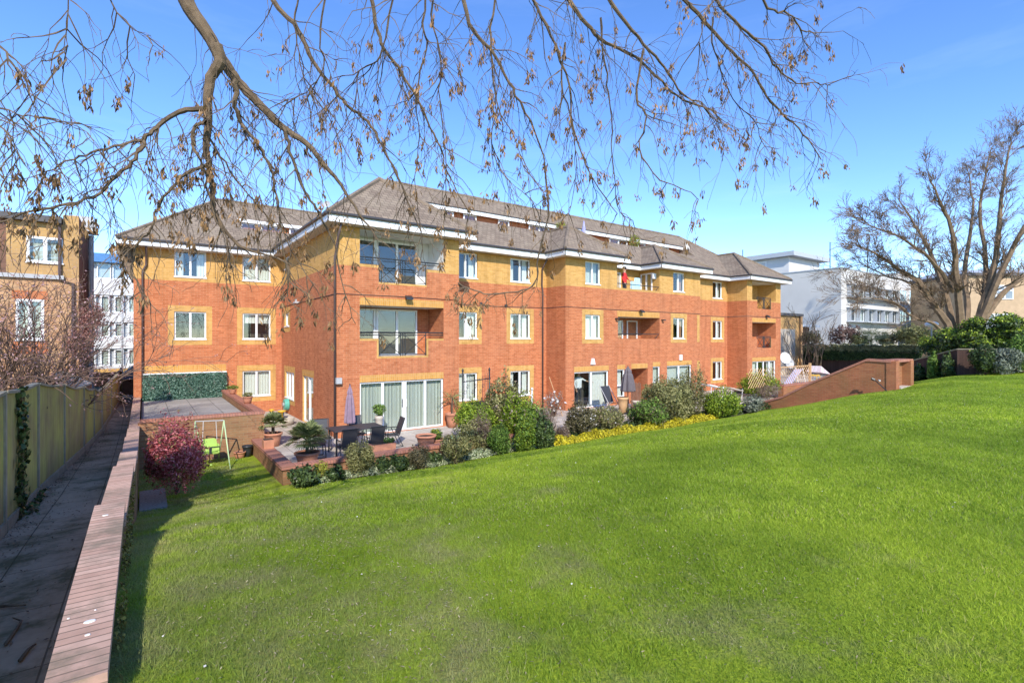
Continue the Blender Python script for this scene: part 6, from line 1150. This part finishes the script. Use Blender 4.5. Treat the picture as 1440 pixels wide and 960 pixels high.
farshrub(1285, 48, 455, 490, 60, M_LOLV, 'broad olive shrub behind the hedge right of the white building', 3500)
farshrub(1247, 49, 466, 490, 30, M_LGB, 'dull brown low shrub behind the hedge left of the broad olive shrub', 900)
farshrub(1140, 48, 463, 488, 30, M_LGB, 'brownish shrub in front of the small flat roofed shelter', 900)
farshrub(1210, 49, 470, 492, 30, M_LGB, 'small muddy brown shrub under the ribbon windows', 700)
c = cp(1225, 488, 48); palm((c.x, c.y, c.z - 2.2), 3.0, 46, 2.0, 'spiky palm standing behind the ivy hedge in front of the white building')
c = cp(1310, 476, 42); t = thing('street_globe', (c.x, c.y, -3), 'pale round dish on a pole behind the hedge left of the big tree', 'lamp'); q = MB(); q.tube([(c.x, c.y, -3.5), (c.x, c.y, 1.0)], .05, M_DISH, 6); q.build('pole', t); q = MB(); zc = (476 - 456) / F * 42; q.lathe((c.x, c.y, zc - .25), [(.1, 0), (.42, .15), (.48, .3), (.3, .45), (.02, .5)], M_WHITE, 14); q.build('head', t, True)
# far ground cover and horizon trees so that no bare horizon shows
def treeline(x0, x1, Y, yt, lab, m, n=6000, leaf=.5):
    pts = [hp(x, Y, yt + random.uniform(-4, 6), 500) for x in np.linspace(x0, x1, 12)]; return hedge(pts, n, leaf, m, 2.5, lab, 'tree_line', cat='tree line')
treeline(-90, 140, 75, 470, 'distant brown hedge line far beyond the left gardens', M_LGB); treeline(1250, 1560, 110, 462, 'distant brown winter tree line behind the tan houses', M_LGB, 7000, .6)

# ---------------------------------------------------------------- bare branching plants
def smooth(pts, rad, k=4, wob=0):
    """Catmull-Rom through the joints"""
    P = [Vector(p) for p in pts]; n = len(P); out = []; rr = []
    for i in range(n - 1):
        p0, p1, p2, p3 = P[max(i - 1, 0)], P[i], P[i + 1], P[min(i + 2, n - 1)]
        for j in range(k):
            t = j / k; out.append(.5 * ((2 * p1) + (p2 - p0) * t + (2 * p0 - 5 * p1 + 4 * p2 - p3) * t * t + (3 * p1 - p0 - 3 * p2 + p3) * t ** 3)); rr.append(rad[i] * (1 - t) + rad[i + 1] * t)
            if wob and (i or j): out[-1] += Vector((random.gauss(0, wob), random.gauss(0, wob), random.gauss(0, wob)))
    out.append(P[-1]); rr.append(rad[-1]); return out, rr
def grow(lst, p, d, L_, r, lev, maxlev, droop, spread, nch, tips, wig=.16, ratio=.6, seg=None):
    """recursive branch: appends (pts, radii)"""
    n = max(3, int(seg or 5)); pts = [p.copy()]; rad = [r]; d = d.normalized()
    for k in range(n):
        d = (d + Vector((random.gauss(0, wig), random.gauss(0, wig), random.gauss(0, wig))) + Vector((0, 0, droop)) * (.35 + lev * .25)).normalized()
        p = p + d * L_ / n; pts.append(p.copy()); rad.append(r * (1 - .75 * (k + 1) / n))
    lst.append((pts, rad))
    if lev >= maxlev: tips.append((p.copy(), d.copy())); return
    for c in range(nch[lev] if isinstance(nch, (list, tuple)) else nch):
        t = random.uniform(.25, 1.0); i = min(int(t * n), n - 1); q = pts[i].lerp(pts[i + 1], t * n - i); s = d.orthogonal().normalized(); s.rotate(Matrix.Rotation(random.uniform(0, 6.28), 3, d)); dd = (pts[i + 1] - pts[i]).normalized()
        nd = (dd + s * random.uniform(.5, 1.1) * spread).normalized(); grow(lst, q, nd, L_ * ratio * random.uniform(.6, 1.2), max(rad[i] * .62, .6 * r * .3), lev + 1, maxlev, droop, spread, nch, tips, wig, ratio, seg)
# big bare tree on the right
t = thing('bare_tree', cp(1356, 476, 38), 'large bare spreading winter tree behind the hedge at the right edge', 'tree'); YT = 38.0
base_ = cp(1362, 530, YT); lst = []; tips = []
mains = [([(1350, 490), (1338, 455), (1318, 425), (1296, 395), (1272, 372), (1240, 350), (1212, 338)], .42, 0), ([(1352, 485), (1342, 440), (1330, 395), (1312, 350), (1292, 308), (1270, 272)], .40, 1.5), ([(1358, 480), (1355, 430), (1350, 380), (1346, 330), (1330, 280), (1312, 240)], .42, -1.5), ([(1362, 480), (1366, 430), (1362, 385), (1370, 330), (1374, 275), (1366, 230)], .36, 2.5), ([(1372, 485), (1385, 440), (1398, 400), (1408, 350), (1412, 290), (1420, 230), (1428, 190)], .46, 0), ([(1374, 480), (1396, 425), (1420, 370), (1446, 320), (1474, 270), (1500, 220)], .40, -1), ([(1380, 480), (1390, 420), (1392, 360), (1384, 300), (1392, 240), (1400, 200)], .34, 3), ([(1376, 470), (1410, 420), (1450, 385), (1500, 350), (1560, 320)], .38, 1), ([(1345, 480), (1318, 455), (1290, 445), (1262, 425), (1235, 412), (1214, 408)], .2, -2), ([(1308, 410), (1280, 396), (1250, 388), (1218, 372), (1196, 372)], .16, 1), ([(1346, 410), (1326, 378), (1300, 352), (1268, 332), (1236, 312), (1214, 304)], .2, -3)]
trunk = MB(); pts, rr = smooth([base_ + Vector((.0, 0, -.8)), base_, cp(1360, 490, YT), cp(1362, 470, YT)], [1.0, .92, .9, .8]); trunk.tube(pts, rr, M_BARK2, 12); trunk.build('trunk', t, True)
for pl, r, dy in mains:
    P3 = [cp(x - 6, y + (8 if k > 3 else 0), YT + dy * k / 3) for k, (x, y) in enumerate(pl)]; rad = [r * .72 * (1 - .88 * k / (len(pl) - 1)) for k in range(len(pl))]; pts, rr = smooth(P3, rad, 4, .02); lst.append((pts, rr))
    for k in range(5, len(pts), 1):
        for _ in range(2 if k < len(pts) - 8 else 3):
            if random.random() < .30: continue
            d = (pts[k] - pts[k - 1]).normalized(); s = Vector((random.gauss(0, 1), random.gauss(0, 1), random.gauss(0, 1))); s = (s - d * s.dot(d)).normalized(); out = (pts[k] - base_); out.z *= .5; out.normalize()
            grow(lst, pts[k], d * .8 + s * .7 + Vector((0, 0, .25)) + out * .45, random.uniform(1.1, 2.2), max(.022, rr[k] * .34), 0, 2, .012, .8, [7, 7, 4], tips, .13, .54, 5)
m_ = MB()
for pts, rr in lst: m_.tube(pts, [max(r, .0095) for r in rr], M_BARK2, 6 if rr[0] > .12 else 3, False)
m_.build('branches', t)
Pt = np.array([list(p) for p, d in tips]); Pt = Pt[RNG.uniform(0, 1, len(Pt)) < .3]; leaves(Pt, RNG.normal(0, 1, (len(Pt), 3)), .045, M_LTWG, 'buds', t)
# bare sapling by the white building
for x, Y, h_, lab in ((1128, 47, 3.3, 'thin bare sapling in front of the grey wall of the white building'), (1150, 46, 2.2, 'small bare bush right of the thin sapling')):
    t = thing('bare_sapling', (*cp(x, 476, Y).xy, -3.5), lab, 'tree'); lst = []; tips = []; p = cp(x, 476, Y); p.z = -3.5
    for k in range(6): grow(lst, p, Vector((random.gauss(0, .25), random.gauss(0, .25), 1)), h_ + 2.0, .04, 0, 2, .0, .6, [5, 4, 2], tips, .1, .4)
    m_ = MB(); [m_.tube(a, [max(r, .014) for r in b], M_BARK2, 3, False) for a, b in lst]; m_.build('branches', t)
# flowering bare shrub left, behind the fence
t = thing('blossom_shrub', (-3.2, 12.5, -2.6), 'large tangled bare shrub with pinkish brown buds behind the mossy fence', 'shrub'); lst = []; tips = []
for (x, y, Y, n) in ((20, 560, 11.5, 18), (-40, 560, 10.5, 10), (56, 555, 12.5, 16), (-90, 560, 9.5, 5)):
    p = cp(x, 476, Y); p.z = -2.6
    for k in range(n):
        grow(lst, p + Vector((random.gauss(0, .2), random.gauss(0, .2), 0)), Vector((random.gauss(-.08, .36) - (.22 if x > 60 else 0), random.gauss(0, .35), 1)), random.uniform(2.4, 3.6) * (.8 if x > 60 else 1), .030, 0, 2, -.01, .7, [6, 5, 3], tips, .16, .48, 6)
m_ = MB(); [m_.tube(a, [max(r, .006) for r in b], M_TWIG, 3, False) for a, b in lst]; m_.build('branches', t)
Pt = np.array([list(p) for p, d in tips]); Pt = np.concatenate([Pt + RNG.normal(0, .05, Pt.shape) for _ in range(4)]); leaves(Pt, RNG.normal(0, 1, (len(Pt), 3)), .026, M_LPINK, 'buds', t, .5); 
c = cp(122, 462, 16); P, N = blobpts([(c.x, c.y, c.z, .35, .4, .9), (c.x - .3, c.y, c.z - .5, .35, .4, .5), (c.x + .25, c.y, c.z + .4, .25, .3, .4)], 3200, .2); o = leaves(P, N, .035, leafmat('rust_leaf', (.32, .14, .11), (.45, .24, .20), (.16, .07, .05)), 'russet_shrub'); tag(o, 'dense russet leaved shrub beside the downpipe of the brown house', 'shrub')

# ---------------------------------------------------------------- overhanging tree above the photographer
hub = cp(720, 476, 1); CW = lambda X, Y, Z: Vector((CT * X + ST * Y, -ST * X + CT * Y, Z))
TB_ = CW(-7.2, -5.0, -2.9); HUB = CW(-6.2, -4.2, 4.4)
t = thing('overhanging_tree', TB_, 'bare tree whose lichened limbs with brown seed keys hang over the lawn from above', 'tree')
m_ = MB(); pts, rr = smooth([TB_ + Vector((0, 0, -.4)), TB_ + Vector((.05, 0, 1.5)), TB_ + Vector((.2, .1, 3.6)), HUB, HUB + Vector((.5, .6, 2.2))], [.36, .30, .27, .24, .16], 5); m_.tube(pts, rr, M_BARK, 14); m_.build('trunk', t, True)
LIMBS = [ # pixels, distance at start/end, radius start/end
 ([(255, -60), (262, 0), (290, 45), (318, 92), (335, 115), (366, 148), (396, 178), (430, 202), (460, 236), (480, 262), (505, 300), (530, 335)], 3.9, 4.4, .070, .005),
 ([(304, 66), (309, 88), (296, 110), (292, 150), (293, 178), (290, 205), (294, 235), (298, 262), (302, 300), (330, 340), (352, 352), (402, 370), (404, 415)], 3.85, 4.0, .050, .003),
 ([(287, 153), (255, 158), (224, 174), (207, 192), (198, 212), (180, 233), (150, 262), (130, 277), (85, 290), (40, 298), (0, 312)], 3.8, 3.4, .026, .006),
 ([(205, 197), (170, 203), (130, 216), (92, 227), (64, 246)], 3.7, 3.5, .015, .005),
 ([(289, 172), (275, 180), (271, 205), (284, 232), (292, 262), (300, 300), (318, 335), (325, 372)], 3.8, 3.9, .020, .004),
 ([(291, 232), (262, 245), (236, 270), (218, 300), (210, 325), (192, 345), (186, 385), (212, 428)], 3.8, 3.7, .018, .004),
 ([(292, 190), (310, 220), (340, 262), (372, 300), (398, 345), (405, 420)], 3.8, 4.1, .014, .003),
 ([(333, 112), (332, 150), (340, 174), (364, 205), (381, 236), (388, 265), (392, 300), (402, 335), (440, 400)], 3.8, 4.2, .026, .003),
 ([(398, 178), (409, 212), (425, 260), (440, 288), (455, 312), (470, 345), (482, 400), (500, 455)], 4.0, 4.5, .020, .003),
 ([(372, -40), (385, 0), (420, 45), (440, 85), (470, 125), (495, 155), (522, 176), (541, 215), (560, 250), (575, 285), (592, 325)], 4.2, 4.7, .034, .006),
 ([(515, -40), (526, 20), (536, 62), (560, 95), (582, 130), (600, 170), (618, 205), (630, 242), (660, 300)], 4.4, 4.9, .028, .005),
 ([(645, -40), (660, 35), (690, 70), (715, 115), (735, 152), (752, 182), (766, 230), (772, 290)], 4.5, 5.0, .028, .004),
 ([(735, -40), (750, 0), (775, 50), (800, 120), (806, 180), (832, 250), (868, 300)], 4.6, 5.2, .022, .004),
 ([(780, -40), (800, 0), (825, 34), (850, 60), (895, 80), (930, 115), (960, 140), (1000, 155), (1015, 172)], 4.7, 5.4, .032, .005),
 ([(838, -40), (870, 20), (905, 62), (935, 95), (960, 135), (985, 145), (1005, 172)], 4.7, 5.4, .028, .004),
 ([(940, -50), (955, -10), (990, 30), (1022, 66), (1052, 96), (1080, 135), (1100, 160), (1130, 188), (1155, 225)], 4.9, 5.8, .030, .005),
 ([(990, -50), (1008, 0), (1042, 38), (1074, 66), (1094, 96), (1120, 116), (1148, 116), (1168, 120)], 5.0, 5.7, .024, .004),
 ([(1003, 24), (1002, 60), (1018, 110), (1030, 140), (1062, 172), (1075, 205), (1098, 208)], 5.0, 5.4, .013, .003),
 ([(1050, -50), (1080, 10), (1108, 20), (1128, 42), (1142, 46), (1150, 52)], 5.0, 5.5, .018, .003),
 ([(845, 25), (850, 90), (858, 150), (862, 220), (868, 290), (890, 310)], 4.8, 5.0, .015, .003),
 ([(795, 60), (790, 110), (800, 160), (812, 230), (800, 300)], 4.7, 4.9, .014, .003),
 ([(905, 70), (895, 140), (910, 165), (898, 210), (928, 252), (965, 268), (982, 280)], 4.9, 5.1, .016, .003),
 ([(600, -40), (595, 30), (600, 70), (585, 130), (590, 190), (584, 250), (594, 330)], 4.5, 4.7, .015, .003),
 ([(700, -40), (690, 40), (692, 90), (700, 150), (722, 190), (738, 240)], 4.6, 4.8, .016, .003),
 ([(622, -40), (608, 20), (620, 90), (618, 140), (628, 230), (625, 300)], 4.4, 4.7, .014, .003),
 ([(560, -40), (545, 40), (530, 85), (505, 100), (498, 150), (468, 200)], 4.3, 4.3, .014, .003),
 ([(470, -40), (450, 40), (455, 90), (430, 130), (405, 140)], 4.2, 4.2, .014, .003),
 ([(430, -40), (415, 20), (418, 60), (428, 110), (452, 170)], 4.1, 4.2, .012, .003),
 ([(88, -30), (95, 10), (93, 50), (90, 92)], 3.2, 3.2, .007, .002),
 ([(-60, 10), (0, 65), (20, 92), (38, 112), (46, 134)], 3.3, 3.3, .013, .004),
 ([(-70, 120), (0, 152), (40, 163), (82, 171), (108, 180), (140, 212)], 3.3, 3.4, .010, .002),
 ([(-60, 160), (0, 178), (18, 202), (28, 225), (2, 260)], 3.3, 3.3, .009, .003),
 ([(140, -30), (160, 10), (182, 38), (212, 50)], 3.6, 3.6, .010, .002),
 ([(766, 230), (771, 300), (757, 360), (753, 398), (728, 410), (690, 413), (660, 406), (644, 398)], 4.9, 5.0, .011, .007),
 ([(700, 150), (690, 200), (712, 250), (760, 290)], 4.8, 5.0, .010, .002),
 ([(1060, -40), (1000, 5), (985, 60), (995, 110), (978, 150)], 4.9, 5.1, .012, .002),
]
lst = []; tips = []; CF = Vector((ST, CT, 0)); CR = Vector((CT, -ST, 0)); twigs = 0
for li, (pl, Y0, Y1, r0, r1) in enumerate(LIMBS):
    n = len(pl); P3 = [cp(x, y, Y0 + (Y1 - Y0) * k / (n - 1)) for k, (x, y) in enumerate(pl)]; r0 = r0 * (1 if li < 2 else .8); rad = [r0 + (r1 - r0) * (k / (n - 1)) ** .7 for k in range(n)]
    pts, rr = smooth(P3, rad, 4, .006 if r0 < .04 else .003); lst.append((pts, rr))
    if (pl[0][1] < 0 or pl[0][0] < 0):     # join back to the tree behind the photographer
        s = P3[0]; up = Vector((0, 0, 1)); d0 = (P3[0] - P3[1]).normalized(); mid = s + d0 * .6 + up * .3; h1 = HUB + Vector((random.uniform(0, .5), random.uniform(0, .6), random.uniform(0, 2.1)))
        m2 = mid.lerp(h1, .5) + up * (1.2 if s.dot(CR) > -1 else .7)
        pp, r2 = smooth([h1, m2, mid, s], [max(r0 * 2.2, .05), r0 * 1.6, r0 * 1.15, r0], 4); lst.append((pp, r2))
    dens = .50 if r0 > .02 else .42
    for k in range(2, len(pts)):
        if li in (0,) and k < 5: continue
        for _ in range(2):
            if random.random() > dens: continue
            d = (pts[k] - pts[k - 1]).normalized(); s = CR * random.gauss(0, 1) + CF * random.gauss(0, .9) + Vector((0, 0, random.gauss(-.2, .5)))
            yp = HZ - pts[k].z / dep(pts[k].x, pts[k].y) * F
            L_ = random.uniform(.22, .75) * (1.0 if yp < 230 else .6); grow(lst, pts[k], d * .55 + s.normalized() * .75 + Vector((0, 0, -.25)), L_, random.uniform(.0032, .0058), 0, 1, -.26, .8, [3, 0], tips, .2, .55, 6)
m_ = MB()
for pts, rr in lst:
    # small knuckles on the twigs
    m_.tube(pts, [max(r, .0017) * (1.25 if (i % 3 == 1 and r < .012) else 1) for i, r in enumerate(rr)], M_BARK, 9 if rr[0] > .03 else (6 if rr[0] > .012 else 3), False)
m_.build('branches', t, False)
V = []
sel = [tp_ for tp_ in tips if random.random() < (.20 if (p_q := tp_[0]).dot(CR) < -1.0 else .33)]
for p, d in sel:
    nk = random.randint(8, 26); sz = random.uniform(1.0, 1.75)
    for k in range(nk):
        c0 = p + Vector((random.gauss(0, .013), random.gauss(0, .013), random.uniform(-.055, .005) * sz)); dd = Vector((random.gauss(0, .33), random.gauss(0, .33), -1)).normalized(); s = dd.orthogonal().normalized(); s.rotate(Matrix.Rotation(random.uniform(0, 6.28), 3, dd)); L1 = random.uniform(.026, .042) * sz; wv = s * .0048 * sz
        V += [c0, c0 + dd * L1 * .55 + wv, c0 + dd * L1, c0 + dd * L1 * .55 - wv]
V = np.array([list(v) for v in V]); so_ = rawmesh('seed_keys', V, np.arange(len(V)).reshape(-1, 4), M_SEED, t); so_['kind'] = 'stuff'
print('tips', len(tips), 'clusters', len(sel), 'branches', len(lst))
